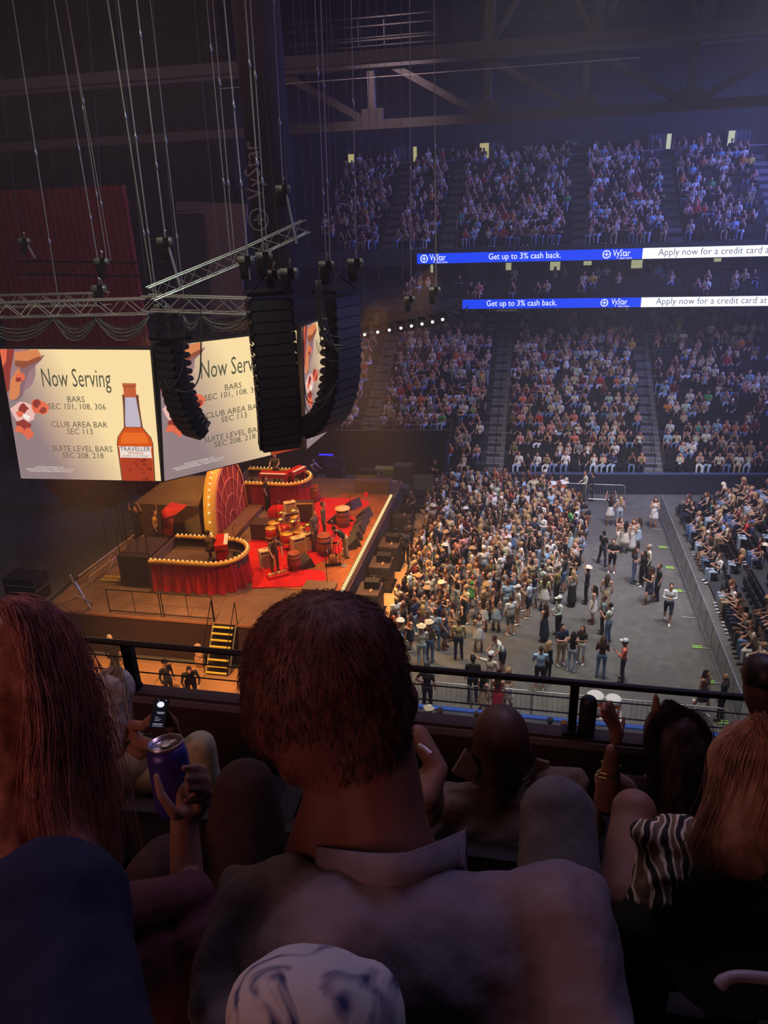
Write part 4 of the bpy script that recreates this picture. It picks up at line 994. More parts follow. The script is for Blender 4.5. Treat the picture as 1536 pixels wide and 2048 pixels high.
# feet pixel, facing (dx,dy), pose, skin, top, bottom, hair, shoe, hat, hat colour, label
WALK = [
 ((1243, 1362), (-1, .2), P_(M0, arms='phone', sleeve='long'), 3, (.70, .20, .14), 'dark navy trousers', 'dark', 0, 'cap', (.6, .65, .75), 'person in a coral patterned shirt and pale cap holding a phone on the open floor', 1.0),
 ((1200, 1354), (.1, 1), P_(M0, sleeve='long', hair='long', fem=True, arms='cross'), 0, (.10, .03, .035), 'blue jeans', 'brown', 0, None, None, 'person with long brown hair in a maroon top and jeans, seen from behind', 1.0),
 ((1142, 1342), (.3, 1), P_(M0, sleeve='none', hair='long', fem=True), 0, (.015, .015, .02), 'pale jeans', 'dark', 1, None, None, 'person in black tank top and pale jeans beside the one in white shorts', .97),
 ((1160, 1328), (-.5, -1), P_(F0, sleeve='short', legs='shorts', arms='phone2'), 2, (.03, .03, .03), 'white trousers', 'brown', 1, None, None, 'person in dark top and white shorts looking down at a phone', .95),
 ((1120, 1330), (.6, -1), P_(M0, legs='shorts', arms='cross'), 0, (.02, .03, .08), 'khaki trousers', 'dark', 1, None, None, 'person in navy polo shirt and khaki shorts with arms folded', 1.02),
 ((1078, 1380), (-.1, 1), P_(M0, legs='shorts', arms='phone2'), 0, (.34, .54, .74), 'black trousers', 'brown', 1, None, None, 'person in light blue shirt and black shorts seen from behind', 1.05),
 ((1094, 1362), (.8, .5), P_(M0, sleeve='long', hair='long', fem=True), 0, (.015, .015, .015), 'black trousers', 'blond', 0, None, None, 'person with blond hair in black beside the one in light blue', .98),
 ((1333, 1246), (-.1, -1), P_(M0, legs='shorts', sleeve='long', arms='phone2', pose='walk'), 0, (.68, .70, .72), 'dark navy trousers', 'dark', 1, None, None, 'person walking in white long-sleeved top and navy shorts on the empty floor', 1.05),
 ((1296, 1207), (-1, -.3), P_(F0, pose='walk', arms='phone'), 0, (.03, .035, .06), 'blue jeans', 'blond', 2, 'cowboy', (.03, .025, .02), 'person in dark hat and short denim dress with brown boots', .98),
 ((1312, 1200), (-1, -.2), P_(M0, sleeve='short'), 0, (.03, .03, .035), 'dark navy trousers', 'brown', 0, None, None, 'person in black behind the one in the dark hat and denim dress', 1.0),
 ((1214, 1286), (-.9, .5), P_(M0, arms='phone', sleeve='short'), 2, (.55, .60, .50), 'blue jeans', 'dark', 0, None, None, 'person in pale green shirt and jeans turned to the stage', 1.03),
 ((1203, 1266), (-1, .2), P_(M0, sleeve='short'), 2, (.18, .25, .28), 'black trousers', 'brown', 0, None, None, 'person half hidden behind the pale green shirt', .98),
 ((1183, 1246), (-1, 0), P_(F0), 0, (.72, .72, .70), 'white trousers', 'dark', 2, None, None, 'person in short white dress with brown boots and dark hair', 1.0),
 ((1209, 1222), (.2, 1), P_(F0, legs='maxi'), 0, (.50, .46, .36), 'khaki trousers', 'brown', 0, None, None, 'person with long brown hair in a floral maxi dress', 1.0),
 ((1115, 1272), (-1, -.4), P_(M0, sleeve='long', arms='lap'), 3, (.60, .72, .66), 'black trousers', 'dark', 0, 'cap', WHITEC, 'person in pale mint shirt, black trousers and white cap', 1.03),
 ((1087, 1282), (-.8, .6), P_(F0, legs='maxi', sleeve='none'), 0, (.02, .02, .02), 'dark navy trousers', 'brown', 0, None, None, 'person in black top and long dark skirt carrying a small backpack', .98),
 ((1171, 1206), (-1, .2), P_(M0, arms='up'), 0, (.012, .012, .014), 'black trousers', 'brown', 0, 'cowboy', (.70, .64, .50), 'person in black with cream cowboy hat raising one arm', 1.0),
 ((1142, 1212), (-.6, 1), P_(F0, legs='maxi', sleeve='none'), 0, (.70, .70, .68), 'black trousers', 'blond', 0, None, None, 'person in white tank top and long black skirt seen from behind', 1.0),
 ((1281, 1172), (-1, -.3), P_(M0, sleeve='long', hair='long', fem=True, arms='phone'), 0, (.012, .012, .014), 'black trousers', 'dark', 1, None, None, 'person with long dark hair all in black in the trio on the open floor', 1.0),
 ((1265, 1165), (.8, -.3), P_(M0, sleeve='short', hair='long', fem=True, arms='cross'), 0, (.03, .03, .03), 'blue jeans', 'brown', 0, None, None, 'person in black top and grey jeans in the trio on the open floor', 1.0),
 ((1292, 1160), (-1, -.1), P_(M0, sleeve='long'), 0, (.66, .62, .46), 'black trousers', 'grey', 0, None, None, 'person with grey hair in cream shirt behind the trio in black', 1.03),
 ((1222, 1146), (-.2, -1), P_(M0, legs='shorts', arms='cross'), 0, (.014, .014, .016), 'black trousers', 'dark', 1, None, None, 'person in black t-shirt and shorts with white shoes', 1.0),
 ((1203, 1130), (.7, .6), P_(M0, arms='cross', pose='wide'), 0, (.016, .016, .018), 'dark navy trousers', 'dark', 0, None, None, 'person in black with arms folded beside the one in black shorts', 1.02),
 ((1247, 1106), (.1, 1), P_(F0, legs='dress'), 0, (.62, .58, .50), 'white trousers', 'dark', 0, None, None, 'person in flowered pale dress with long dark hair in the small group', .98),
 ((1262, 1102), (-.4, -1), P_(F0, legs='maxi', arms='phone'), 0, (.55, .5, .45), 'white trousers', 'auburn', 0, None, None, 'person with auburn hair in pale clothes in the small group', .98),
 ((1273, 1100), (-.7, .4), P_(F0, legs='skirt'), 0, (.60, .66, .72), 'pale jeans', 'brown', 0, None, None, 'person with a small black bag in pale blue dress in the group', 1.0),
 ((1236, 1098), (.5, -.7), P_(F0, legs='maxi'), 1, (.45, .3, .22), 'white trousers', 'brown', 0, None, None, 'person in tan top at the left of the small group', .96),
 ((1305, 1056), (-.2, -1), P_(F0, arms='phone2'), 0, (.74, .73, .70), 'white trousers', 'dark', 2, None, None, 'person alone in short white dress and brown boots near the far boards', 1.0),
 ((1218, 1050), (-.2, 1), P_(F0, legs='skirt', sleeve='short', arms='both'), 0, (.03, .03, .03), 'white trousers', 'brown', 2, None, None, 'person in black top and white skirt with raised hands', .98),
 ((1237, 1052), (-.2, 1), P_(F0, legs='shorts', arms='hip'), 0, (.7, .68, .66), 'pale jeans', 'blond', 0, None, None, 'person in white crop top and denim shorts with hand on hip', .97),
 ((1168, 1072), (.2, .8), P_(M0, arms='down'), 0, (.02, .02, .03), 'dark navy trousers', 'dark', 0, None, None, 'person in dark clothes alone at the edge of the crowd by the far barrier', 1.0),
 ((1401, 1426), (.7, -.9), P_(F0, legs='skirt', pose='walk'), 2, (.20, .10, .09), 'dark navy trousers', 'dark', 1, None, None, 'person with very long dark hair and white boots near the fence', .98),
 ((1438, 1440), (-.8, .5), P_(M0, sleeve='short', hair='bald'), 2, (.02, .02, .02), 'black trousers', 'dark', 0, None, None, 'bald person in black carrying a red jacket at the fence end', 1.05),
 ((844, 1332), (-.4, 1), P_(M0, sleeve='long', arms='cross'), 0, (.68, .68, .58), 'pale jeans', 'brown', 2, 'cowboy', (.68, .62, .42), 'person in white shirt, pale jeans and cream cowboy hat, nearest the rail', 1.02),
 ((860, 1322), (.4, .8), P_(M0, sleeve='long'), 0, (.12, .09, .06), 'blue jeans', 'brown', 2, 'cowboy', (.60, .56, .44), 'person in brown jacket beside the cowboy hat nearest the rail', 1.0),
 ((872, 1298), (.2, 1), P_(M0, sleeve='short'), 0, (.34, .46, .60), 'blue jeans', 'dark', 0, None, None, 'person in light blue shirt and jeans at the near edge of the crowd', 1.0),
 ((890, 1296), (.9, -.2), P_(F0, arms='phone', legs='dress'), 0, (.05, .06, .09), 'blue jeans', 'brown', 2, None, None, 'person with long hair in dark dress at the near edge of the crowd', .98),
 ((917, 1318), (-.2, 1), P_(M0, sleeve='short'), 0, (.42, .34, .17), 'dark navy trousers', 'brown', 0, None, None, 'person in tan shirt and dark trousers seen from behind', 1.02),
 ((957, 1302), (.2, -1), P_(F0, arms='phone'), 0, (.72, .72, .68), 'white trousers', 'dark', 0, None, None, 'person with dark hair in sleeveless white dress at the near edge', .97),
 ((966, 1262), (-.1, 1), P_(F0, legs='skirt'), 0, (.55, .28, .2), 'white trousers', 'brown', 0, None, None, 'person in white strapless top and skirt at the near crowd edge', .95),
 ((992, 1262), (.4, 1), P_(F0, legs='skirt'), 0, (.55, .42, .36), 'pale jeans', 'dark', 0, None, None, 'person with dark hair in pale denim dress at the near edge', .97),
 ((1020, 1270), (-.5, .8), P_(M0, legs='shorts'), 0, (.72, .73, .70), 'olive', 'brown', 1, None, None, 'person in white t-shirt and grey shorts with white shoes', 1.03),
 ((1034, 1248), (-.9, -.3), P_(M0, legs='shorts'), 0, (.66, .72, .72), 'khaki trousers', 'brown', 1, 'cap', WHITEC, 'person in pale shirt and white cap beside the grey shorts', 1.03),
 ((1056, 1236), (-1, .2), P_(M0, legs='shorts', arms='phone'), 0, (.62, .70, .74), 'dark navy trousers', 'blond', 1, None, None, 'person in patterned pale shirt and dark shorts at the crowd corner', 1.05),
 ((1087, 1222), (.1, 1), P_(F0, legs='skirt', sleeve='short'), 0, (.62, .60, .30), 'white trousers', 'brown', 0, None, None, 'person in yellow printed top and white skirt from behind', .98),
 ((1112, 1206), (-.9, .5), P_(M0, arms='phone2'), 1, (.25, .19, .06), 'black trousers', 'brown', 0, None, None, 'person in mustard brown shirt filming at the crowd corner', 1.02),
 ((945, 1402), (-.1, 1), P_(M0), 0, (.016, .014, .016), 'dark navy trousers', 'dark', 0, 'cap', (.02, .02, .02), 'person in black t-shirt and black cap under the rail', 1.05),
 ((979, 1392), (.3, .9), P_(M0, arms='point'), 0, (.70, .70, .58), 'khaki trousers', 'brown', 0, 'cap', (.75, .75, .72), 'person in white t-shirt and cap pointing at the crowd', 1.03),
 ((1004, 1346), (-1, -.6), P_(M0, legs='shorts', arms='reach', lean=0.5), 0, (.72, .73, .66), 'dark navy trousers', 'brown', 0, None, None, 'person in white polo bending forward near the rail', 1.03),
 ((966, 1435), (.6, .7), P_(F0), 1, (.42, .34, .24), 'khaki trousers', 'dark', 0, None, None, 'person with dark hair in beige dress just below the rail', 1.0),
 ((994, 1432), (.1, 1), P_(F0, legs='maxi'), 0, (.50, .03, .05), 'red', 'brown', 0, None, None, 'person in a long red dress by the near barrier', 1.0),
 ((1014, 1420), (-.6, -1), P_(F0, legs='skirt', arms='phone2', sleeve='short'), 0, (.60, .50, .34), 'white trousers', 'blond', 0, None, None, 'person with blond hair in cream top and white skirt by the rail', 1.0),
 ((855, 1420), (.2, 1), P_(M0, sleeve='short', arms='hip'), 0, (.02, .02, .02), 'dark navy trousers', 'dark', 0, 'cap', (.02, .02, .02), 'person in a black printed t-shirt just below the rail', 1.05),
 ((1168, 1000), (-1, -.3), P_(M0, sleeve='long', arms='lap'), 0, (.72, .72, .54), 'olive', 'brown', 0, None, None, 'person in cream shirt at the far barrier beside the drink coolers', 1.03),
 ((1183, 1002), (-1, .1), P_(M0, sleeve='long'), 0, (.02, .02, .03), 'black trousers', 'dark', 0, None, None, 'person in black beside the cream shirt at the far barrier', 1.0),
 ((235, 1352), (1, -.3), P_(M0, sleeve='long'), 0, (.014, .014, .016), 'black trousers', 'grey', 0, None, None, 'person with grey hair in black walking below the stage side', 1.05),
 ((342, 1402), (1, -.5), P_(M0, sleeve='long'), 2, (.014, .014, .016), 'black trousers', 'dark', 0, 'cap', (.015, .015, .015), 'person in black cap and jacket seen over the ledge', 1.0),
 ((388, 1408), (.6, -.9), P_(M0, sleeve='long', arms='rail', lean=0.5), 0, (.014, .014, .016), 'black trousers', 'dark', 0, None, None, 'stooping person in black seen over the ledge', 1.1),
 ((812, 1128), (.5, 1), P_(M0, arms='hip', sleeve='short'), 3, (.03, .045, .09), 'dark navy trousers', 'dark', 0, None, None, 'security person in navy shirt with pale back print by the barricade', 1.08),
 ((820, 1105), (-.2, 1), P_(M0, arms='down', sleeve='short'), 0, (.05, .04, .04), 'black trousers', 'brown', 0, None, None, 'person in dark clothes behind the security person', 1.0),
 ((825, 1040), (-.6, -.8), P_(M0, arms='lap', sleeve='short'), 0, (.10, .09, .09), 'black trousers', 'brown', 0, None, None, 'person in grey shirt standing by the far subwoofers', 1.02),
 ((872, 975), (-.8, -.7), P_(M0, arms='cross', sleeve='short'), 0, (.014, .014, .014), 'black trousers', 'dark', 0, None, None, 'person in black with folded arms at the far stage corner', 1.05),
]
BC['olive'] = (.14, .15, .12); BC['red'] = (.50, .03, .05)
N_IND = 0; OCC = []
for (px, py), (dx, dy), k, sk, top, bot, hr, sh, hat, hc, lab, sc in WALK:
    w = atZ(px, py, 0.0)
    k2 = dict(k)
    hd = person_prims(**k2)[8]  # head mass
    le = k2.get('lean', 0.0)
    hp_ = Vector((0, 0, .93)) + rotx(le) @ Vector((0, -.01, .71)) if k2['pose'] != 'sit' else Vector((0, 0, 1.2))
    put_person(proto(**k2), (w.x, w.y, 0), rz_of(dx, dy), S_SKIN[sk], top, BC[bot], HC[hr], S_SHOE[sh], lab, 'people standing about on the floor', hat, hc or WHITEC, sc, hp_.z-.02, hp_.y+.02, lean=le)
    OCC.append((w.x, w.y)); N_IND += 1

# ---- the packed crowd, the seated people: positions first, then the nearest as individuals
def inside(poly, x, y):
    c = False; j = len(poly)-1
    for i in range(len(poly)):
        xi, yi = poly[i]; xj, yj = poly[j]
        if (yi > y) != (yj > y) and x < (xj-xi)*(y-yi)/(yj-yi)+xi: c = not c
        j = i
    return c
crowd_px = [(866, 1012), (905, 985), (1010, 990), (1120, 1000), (1158, 1040), (1172, 1110), (1150, 1180), (1090, 1200), (1052, 1222), (1000, 1246), (940, 1272), (900, 1290), (850, 1300), (800, 1318), (784, 1285), (792, 1250), (812, 1195), (832, 1145), (850, 1090)]
cpoly = [(atZ(x, y).x, atZ(x, y).y) for x, y in crowd_px]
pts = []; r3 = random.Random(11)
x0, x1 = min(p[0] for p in cpoly), max(p[0] for p in cpoly); y0, y1 = min(p[1] for p in cpoly), max(p[1] for p in cpoly)
for _ in range(16000):
    x, y = r3.uniform(x0, x1), r3.uniform(y0, y1)
    if not inside(cpoly, x, y): continue
    if any((x-a)**2+(y-b)**2 < 0.49**2 for a, b in pts) or any((x-a)**2+(y-b)**2 < 0.5**2 for a, b in OCC): continue
    pts.append((x, y))
PEOPLE = []   # dict(kind, x, y, z, rz, ...)
for x, y in pts:
    a = r3.gauss(0, 0.5) if r3.random() < .62 else r3.uniform(-3.1, 3.1)
    PEOPLE.append(dict(t='stand', x=x, y=y, z=0.0, rz=rz_of(-math.cos(a), math.sin(a)), zone='crowd'))
# right-hand stand: rows parallel to the fence, climbing away from it
SRX, SRD, SRH, NSR = 8.15, 0.86, 0.34, 9
seat_pos = []
for i in range(NSR):
    yy = 19.6 + (i % 2)*0.1
    while yy < 39.0:
        X = SRX+i*SRD; Z0 = 0.12+i*SRH
        if abs(yy-30.2) > 0.65:
            q = proj((X+.2, yy, Z0+.5))
            if q[0] < 1575: seat_pos.append((X, yy, Z0))
        yy += 0.54
for X, yy, Z0 in seat_pos:
    q = proj((X, yy, Z0+.6))
    hole = (1470 < q[0] and 1130 < q[1] < 1230) or (q[0] > 1440 and 1090 < q[1] < 1180 and r3.random() < .7)
    if r3.random() < (0.05 if hole else 0.80):
        PEOPLE.append(dict(t='sit', x=X+0.22, y=yy, z=Z0-0.08, rz=rz_of(-1, 0.15*r3.uniform(-2, 2)), zone='right'))
# far stands
def seats_on(rows, yf, zf, xr, aisles, wa, pitch, density, zone, lim=None):
    out = []
    for i in rows:
        x = xr[0]+(i % 2)*.2
        while x < xr[1]:
            if all(abs(x-a) > wa for a in aisles) and not (zone == 'lower' and x < -5.0 and i < 4):
                y = yf(i, x)+0.42; z = zf(i); q = proj((x, y, z+.6))
                if -20 < q[0] < 1560 and (lim is None or lim(q)): out.append((x, y, z, i))
            x += pitch
    return out
LOW = seats_on(range(0, NR+1), rowY, rowZ, (-14.2, 16), [a[0] for a in AISLES], .72, .54, 1, 'lower')
UPS = seats_on(range(0, 11), upY, upZ, (-15.5, 20), UAISLES, .7, .52, 1, 'upper')
CLB = seats_on(range(0, 3), clY, clZ, (-9, 19), [], .7, .56, 1, 'club')
import mathutils.noise as mn
for (x, y, z, i) in LOW:
    d = .86
    nz = mn.noise(Vector((x*.35, i*.45, 3)))
    if x > 7.6: d = .52+.9*nz if i > 3 else .85
    if i > 13: d = .72
    if nz > .34 and -2 < x < 7: d = .35
    if r3.random() < d: PEOPLE.append(dict(t='sit' if r3.random() > (.10 if x < 0 else .04) else 'stand', x=x, y=y, z=z, rz=rz_of(r3.uniform(-.75, -.1), -1), zone='lower'))
for (x, y, z, i) in UPS:
    nz = mn.noise(Vector((x*.3, i*.5, 9)))
    if r3.random() < .74+.5*nz: PEOPLE.append(dict(t='sit', x=x, y=y, z=z, rz=rz_of(r3.uniform(-.6, 0), -1), zone='upper'))
for (x, y, z, i) in CLB:
    nz = mn.noise(Vector((x*.6, i*.5, 19)))
    if r3.random() < .22+.8*nz: PEOPLE.append(dict(t='sit', x=x, y=y, z=z, rz=rz_of(r3.uniform(-.5, 0), -1), zone='club'))
for k in range(70):
    x = r3.uniform(-15, 19); PEOPLE.append(dict(t='stand', x=x, y=upY(11, 0)+.5+r3.uniform(0, .7), z=upZ(10)+.05, rz=r3.uniform(0, 6), zone='upper'))
for x in (-6.5, -4.2, 0.2, 3.2, 4.4, 5.1, 6.2, 6.6, 9.5): PEOPLE.append(dict(t='stand', x=x, y=rowY(NR+1, x)+.9, z=rowZ(NR)+.1, rz=r3.uniform(0, 6), zone='lower'))
for p in (((1246, 690), 'white'), ((1279, 735), 'red'), ((1283, 760), 'grey')):
    w_ = atY(*p[0], 51); PEOPLE.append(dict(t='stand', x=w_.x, y=50.4, z=max(w_.z-.9, 4), rz=0, zone='lower')) if False else None
PEOPLE.sort(key=lambda p: proj((p['x'], p['y'], p['z']))[2] - (0.0 if p['t'] == 'stand' else -4))
for p in PEOPLE:
    p['fem'] = r3.random() < .5
    p['top'] = r3.choices(range(len(S_TOPS)), W_TOPS)[0]; p['bot'] = r3.choices(range(len(S_BOTS)), W_BOTS)[0]
    p['hair'] = r3.choices(range(len(S_HAIR)), W_HAIR)[0]; p['skin'] = r3.choices(range(5), (30, 26, 16, 8, 20))[0]; p['shoe'] = r3.randrange(3)
    p['hat'] = None; u = r3.random()
    if u < .085: p['hat'] = 'cowboy'
    elif u < .17 and not p['fem']: p['hat'] = 'cap'
    p['hatc'] = r3.choice([(.70, .64, .48), (.74, .72, .66), (.05, .035, .025), (.40, .26, .14)]) if p['hat'] == 'cowboy' else r3.choice([(.74, .73, .70), (.02, .02, .025), (.10, .12, .22)])
    p['legs'] = r3.choice(['trousers', 'trousers', 'dress', 'skirt', 'shorts']) if p['fem'] else r3.choice(['trousers']*4+['shorts'])
    p['slv'] = r3.choice(['none', 'none', 'short', 'long']) if p['fem'] else r3.choice(['short', 'short', 'long'])
    p['arms'] = r3.choice(['down', 'cross', 'phone', 'phone2', 'hip', 'pocket']) if p['t'] == 'stand' else r3.choice(['lap', 'lap', 'knees', 'phone2'])
    p['sc'] = r3.uniform(.93, 1.0) if p['fem'] else r3.uniform(.98, 1.07)
def kw(p):
    # a limited set of prototypes keeps mesh data shared
    if p['t'] == 'sit': return dict(pose='sit', arms=p['arms'], sleeve='short' if not p['fem'] else 'none', legs='trousers' if p['legs'] != 'shorts' else 'shorts', hair='long' if p['fem'] else 'short', fem=p['fem'], lean=.18 if p['arms'] == 'knees' else 0.0)
    a = {'hip': 'hip', 'pocket': 'down'}.get(p['arms'], p['arms'])
    return dict(pose='stand', arms=a, sleeve='none' if p['fem'] else ('long' if p['slv'] == 'long' else 'short'), legs=p['legs'] if p['legs'] != 'skirt' or p['fem'] else 'trousers', hair='long' if p['fem'] else 'short', fem=p['fem'])
STAGE_N = 14; FORE_N = 12
QUOTA = 300 - N_IND - STAGE_N - FORE_N
used = set(); k_i = 0; rest = []
POSEW = {'down': '', 'cross': ' with arms folded', 'phone': ' holding up a phone', 'phone2': ' looking at a phone', 'hip': ' with a hand on the hip', 'pocket': '', 'lap': ' with hands in the lap', 'knees': ' leaning forward'}
for p in PEOPLE:
    q = proj((p['x'], p['y'], p['z']))
    vis = -10 < q[0] < 1550 and 300 < q[1] < 1500 and p['zone'] in ('crowd', 'right') or p['zone'] not in ('crowd', 'right')
    if not vis: continue
    if k_i < QUOTA and p['zone'] in ('crowd', 'right'):
        T, B, H = S_TOPS[p['top']][0], S_BOTS[p['bot']][0], S_HAIR[p['hair']][0]
        lg = {'trousers': B, 'shorts': B.split(' ')[-2]+' shorts' if len(B.split(' ')) > 1 else 'shorts', 'dress': 'short dress', 'skirt': 'skirt'}[p['legs']]
        gar = 'dress' if p['legs'] == 'dress' and p['t'] == 'stand' else ('sleeveless top' if p['fem'] else ('long-sleeved shirt' if p['slv'] == 'long' else 't-shirt'))
        hd = ('cowboy hat' if p['hat'] == 'cowboy' else 'cap') if p['hat'] else (H + (' long hair' if p['fem'] else ' hair'))
        if p['zone'] == 'crowd':
            wh = 'by the stage barricade' if p['x'] < -4.6 else ('at the crowd edge by the open floor' if p['x'] > -.6 else ('in the near part of the crowd' if p['y'] < 26.5 else 'in the middle of the crowd' if p['y'] < 31 else 'in the far part of the crowd'))
        else:
            wh = ('in the front row' if p['x'] < 9 else 'in the middle rows' if p['x'] < 12 else 'high up') + ' behind the fence' + (' near end' if p['y'] < 25 else ' far end' if p['y'] > 32 else '')
        for lab in ('person in %s %s, %s, %s' % (T, gar, hd, wh), 'person in %s %s, %s,%s %s' % (T, gar, hd, POSEW[p['arms']], wh), 'person in %s %s, %s and %s, %s' % (T, gar, lg, hd, wh)):
            lab = lab.replace(',,', ',').replace(', ,', ',')
            if lab not in used and len(lab.replace('-', ' ').split()) <= 16: break
        else:
            # vary the clothes rather than repeat a label
            nrow = ordw(int(round((p['x']-SRX)/SRD))+1); nse = ordw(int((p['y']-19.6)/.54)+1)
            for alt in range(len(S_TOPS)):
                lab = ('person in %s %s, %s row behind the fence, %s from the near end' % (S_TOPS[alt][0], gar, nrow, nse)) if p['zone'] == 'right' else 'person in %s %s, %s, %s' % (S_TOPS[alt][0], gar, hd, wh)
                if lab not in used and len(lab.replace('-', ' ').split()) <= 16: p['top'] = alt; break
        used.add(lab)
        sit = p['t'] == 'sit'
        put_person(proto(**kw(p)), (p['x'], p['y'], p['z']), p['rz'], S_SKIN[p['skin']], S_TOPS[p['top']][1], S_BOTS[p['bot']][1], S_HAIR[p['hair']][1], S_SHOE[p['shoe']], lab,
                   'people in the packed floor crowd' if p['zone'] == 'crowd' else 'people seated behind the fence', p['hat'], p['hatc'], p['sc'], 1.62 if not sit else 1.21)
        k_i += 1
    else: rest.append(p)
def cloth_attr():
    m = bpy.data.materials.new('crowd_colours'); m.use_nodes = True; nt = m.node_tree; b = nt.nodes['Principled BSDF']
    a = nt.nodes.new('ShaderNodeAttribute'); a.attribute_name = 'tint'; nt.links.new(a.outputs['Color'], b.inputs['Base Color']); b.inputs['Roughness'].default_value = .85; b.inputs['Specular IOR Level'].default_value = .25
    return m
CROWDM = cloth_attr()
def joined_people(lst, name):
    V, F, Cc = [], [], []; off = 0; cache = {}
    for p in lst:
        far = p['zone'] in ('upper', 'club', 'lower')
        k = kw(p)
        if far: k['arms'] = {'phone': 'phone2', 'hip': 'down'}.get(k['arms'], k['arms']); k['legs'] = 'trousers' if k['legs'] == 'shorts' else k['legs']
        me = proto(0.036, 0.13, **k) if far else proto(0.028, 0.35, **k)
        if me.name not in cache:
            n = len(me.vertices); co = np.empty(n*3); me.vertices.foreach_get('co', co)
            me.calc_loop_triangles(); T = np.empty(len(me.loop_triangles)*3, dtype=np.int32); me.loop_triangles.foreach_get('vertices', T)
            pi = np.empty(len(me.loop_triangles), dtype=np.int32); me.loop_triangles.foreach_get('polygon_index', pi)
            mi = np.empty(len(me.polygons), dtype=np.int32); me.polygons.foreach_get('material_index', mi)
            cache[me.name] = (co.reshape(-1, 3), T.reshape(-1, 3), mi[pi])
        co, T, mi = cache[me.name]
        c, s = math.cos(p['rz']), math.sin(p['rz'])
        R = np.array([[c, s, 0], [-s, c, 0], [0, 0, 1]])
        V.append(co @ R * p['sc'] + np.array([p['x'], p['y'], p['z']])); F.append(T+off); off += len(co)
        hatc = p['hatc'] if p['hat'] else S_HAIR[p['hair']][1]
        pal = np.array([S_SKIN[p['skin']], S_TOPS[p['top']][1], S_BOTS[p['bot']][1], hatc, S_SHOE[p['shoe']]])
        Cc.append(pal[mi])
    V = np.concatenate(V); F = np.concatenate(F); Cc = np.concatenate(Cc)
    me = bpy.data.meshes.new(name); me.vertices.add(len(V)); me.vertices.foreach_set('co', V.ravel())
    me.loops.add(len(F)*3); me.loops.foreach_set('vertex_index', F.ravel().astype(np.int32))
    me.polygons.add(len(F)); me.polygons.foreach_set('loop_start', np.arange(0, len(F)*3, 3, dtype=np.int32)); me.polygons.foreach_set('use_smooth', np.ones(len(F), dtype=bool))
    me.update(calc_edges=True)
    at = me.attributes.new('tint', 'FLOAT_COLOR', 'CORNER'); c4 = np.ones((len(F)*3, 4)); c4[:, :3] = np.repeat(Cc, 3, axis=0); at.data.foreach_set('color', c4.ravel())
    me.materials.append(CROWDM)
    o = bpy.data.objects.new(name, me); COL.objects.link(o); return o, len(F)
o, nt_ = joined_people(rest, 'crowd')
tag(o, 'the rest of the audience: packed far floor crowd and the people seated in the stands', 'crowd', None, 'stuff')
import sys as _s; _s.stderr.write('PPL %d %d %d %d\n' % (k_i+N_IND, len(rest), nt_, len(PROTO)))

# ---- seats
def seat_geo(mb, x, y, z, rz, up=True):
    c, s = math.cos(rz), math.sin(rz)
    def W(v): return (x+v[0]*c-v[1]*s, y+v[0]*s+v[1]*c, z+v[2])
    for cx, cy, cz, dx, dy, dz in ((0, .20, .62, .46, .06, .46), (0, .08 if up else 0, .44, .44, .10 if up else .40, .34 if up else .07), (0, .1, .2, .06, .2, .42)):
        vs = [W((cx+sx*dx/2, cy+sy*dy/2, cz+sz*dz/2)) for sz in (-1, 1) for sy in (-1, 1) for sx in (-1, 1)]
        mb.add(vs, [(0, 2, 3, 1), (4, 5, 7, 6), (0, 1, 5, 4), (2, 6, 7, 3), (0, 4, 6, 2), (1, 3, 7, 5)])
mb = MB()
for (x, y, z, i) in LOW+UPS+CLB: seat_geo(mb, x, y, z, 0)
tag(mb.obj('stadium_seats', SEATM), 'rows of black tip-up seats in the far stands', 'seats', None, 'stuff')
sm = MB(); seat_geo(sm, 0, 0, 0, 0, True); seat_geo_me = bpy.data.meshes.new('folding_seat')
# parts of one seat
def seat_parts():
    a = MB(); a.box((0, .21, .62), (.46, .045, .46), top=.94); b = MB(); b.box((0, .08, .42), (.43, .09, .36)); c = MB(); c.box((0, .13, .15), (.05, .12, .32)); c.box((0, .13, .01), (.22, .24, .02))
    out = []
    for nm, m_ in (('backrest', a), ('seat', b), ('pedestal', c)):
        me = bpy.data.meshes.new(nm); me.from_pydata(m_.v, [], m_.f); me.materials.append(SEATM); out.append((nm, me))
    return out
SP = seat_parts()
cnt = 0
taken = {(round(p['x']-.22, 2), round(p['y'], 2)) for p in PEOPLE if p['zone'] == 'right'}
seat_sorted = sorted(seat_pos, key=lambda s: proj(s)[2]); sleft = MB()
for X, yy, Z0 in seat_sorted:
    if cnt >= 290: seat_geo(sleft, X, yy, Z0, RAD(-90)); continue
    ri = int(round((X-SRX)/SRD)); sj = int((yy-19.6)/.54)
    root = empty('folding_chair', 'black tip-up seat, %s row from the fence, %s from the near end' % (ordw(ri+1), ordw(sj+1)), 'seat', (X, yy, Z0), RAD(-90), 'seats in the stand behind the fence')
    for nm, me in SP: inst(me, nm, root)
    cnt += 1
for i in range(NSR):
    mb = MB(); X = SRX+i*SRD; mb.box((X+.25, 29.3, (0.12+i*SRH)/2), (SRD, 20.6, 0.12+i*SRH)); SIDE0 = struct(mb, 'floor_side_stand', DKCONC)
mb = MB()
for i in range(NSR):
    X = SRX+i*SRD
    for k in range(11): mb.box((X-.165, 19.8+k*1.9, .10+i*SRH), (.02, .35, .03))
tag(mb.obj('row_label_plate', mat('row_plate', (.5, .5, .55), .5), SIDE0), None, None, None, 'stuff')
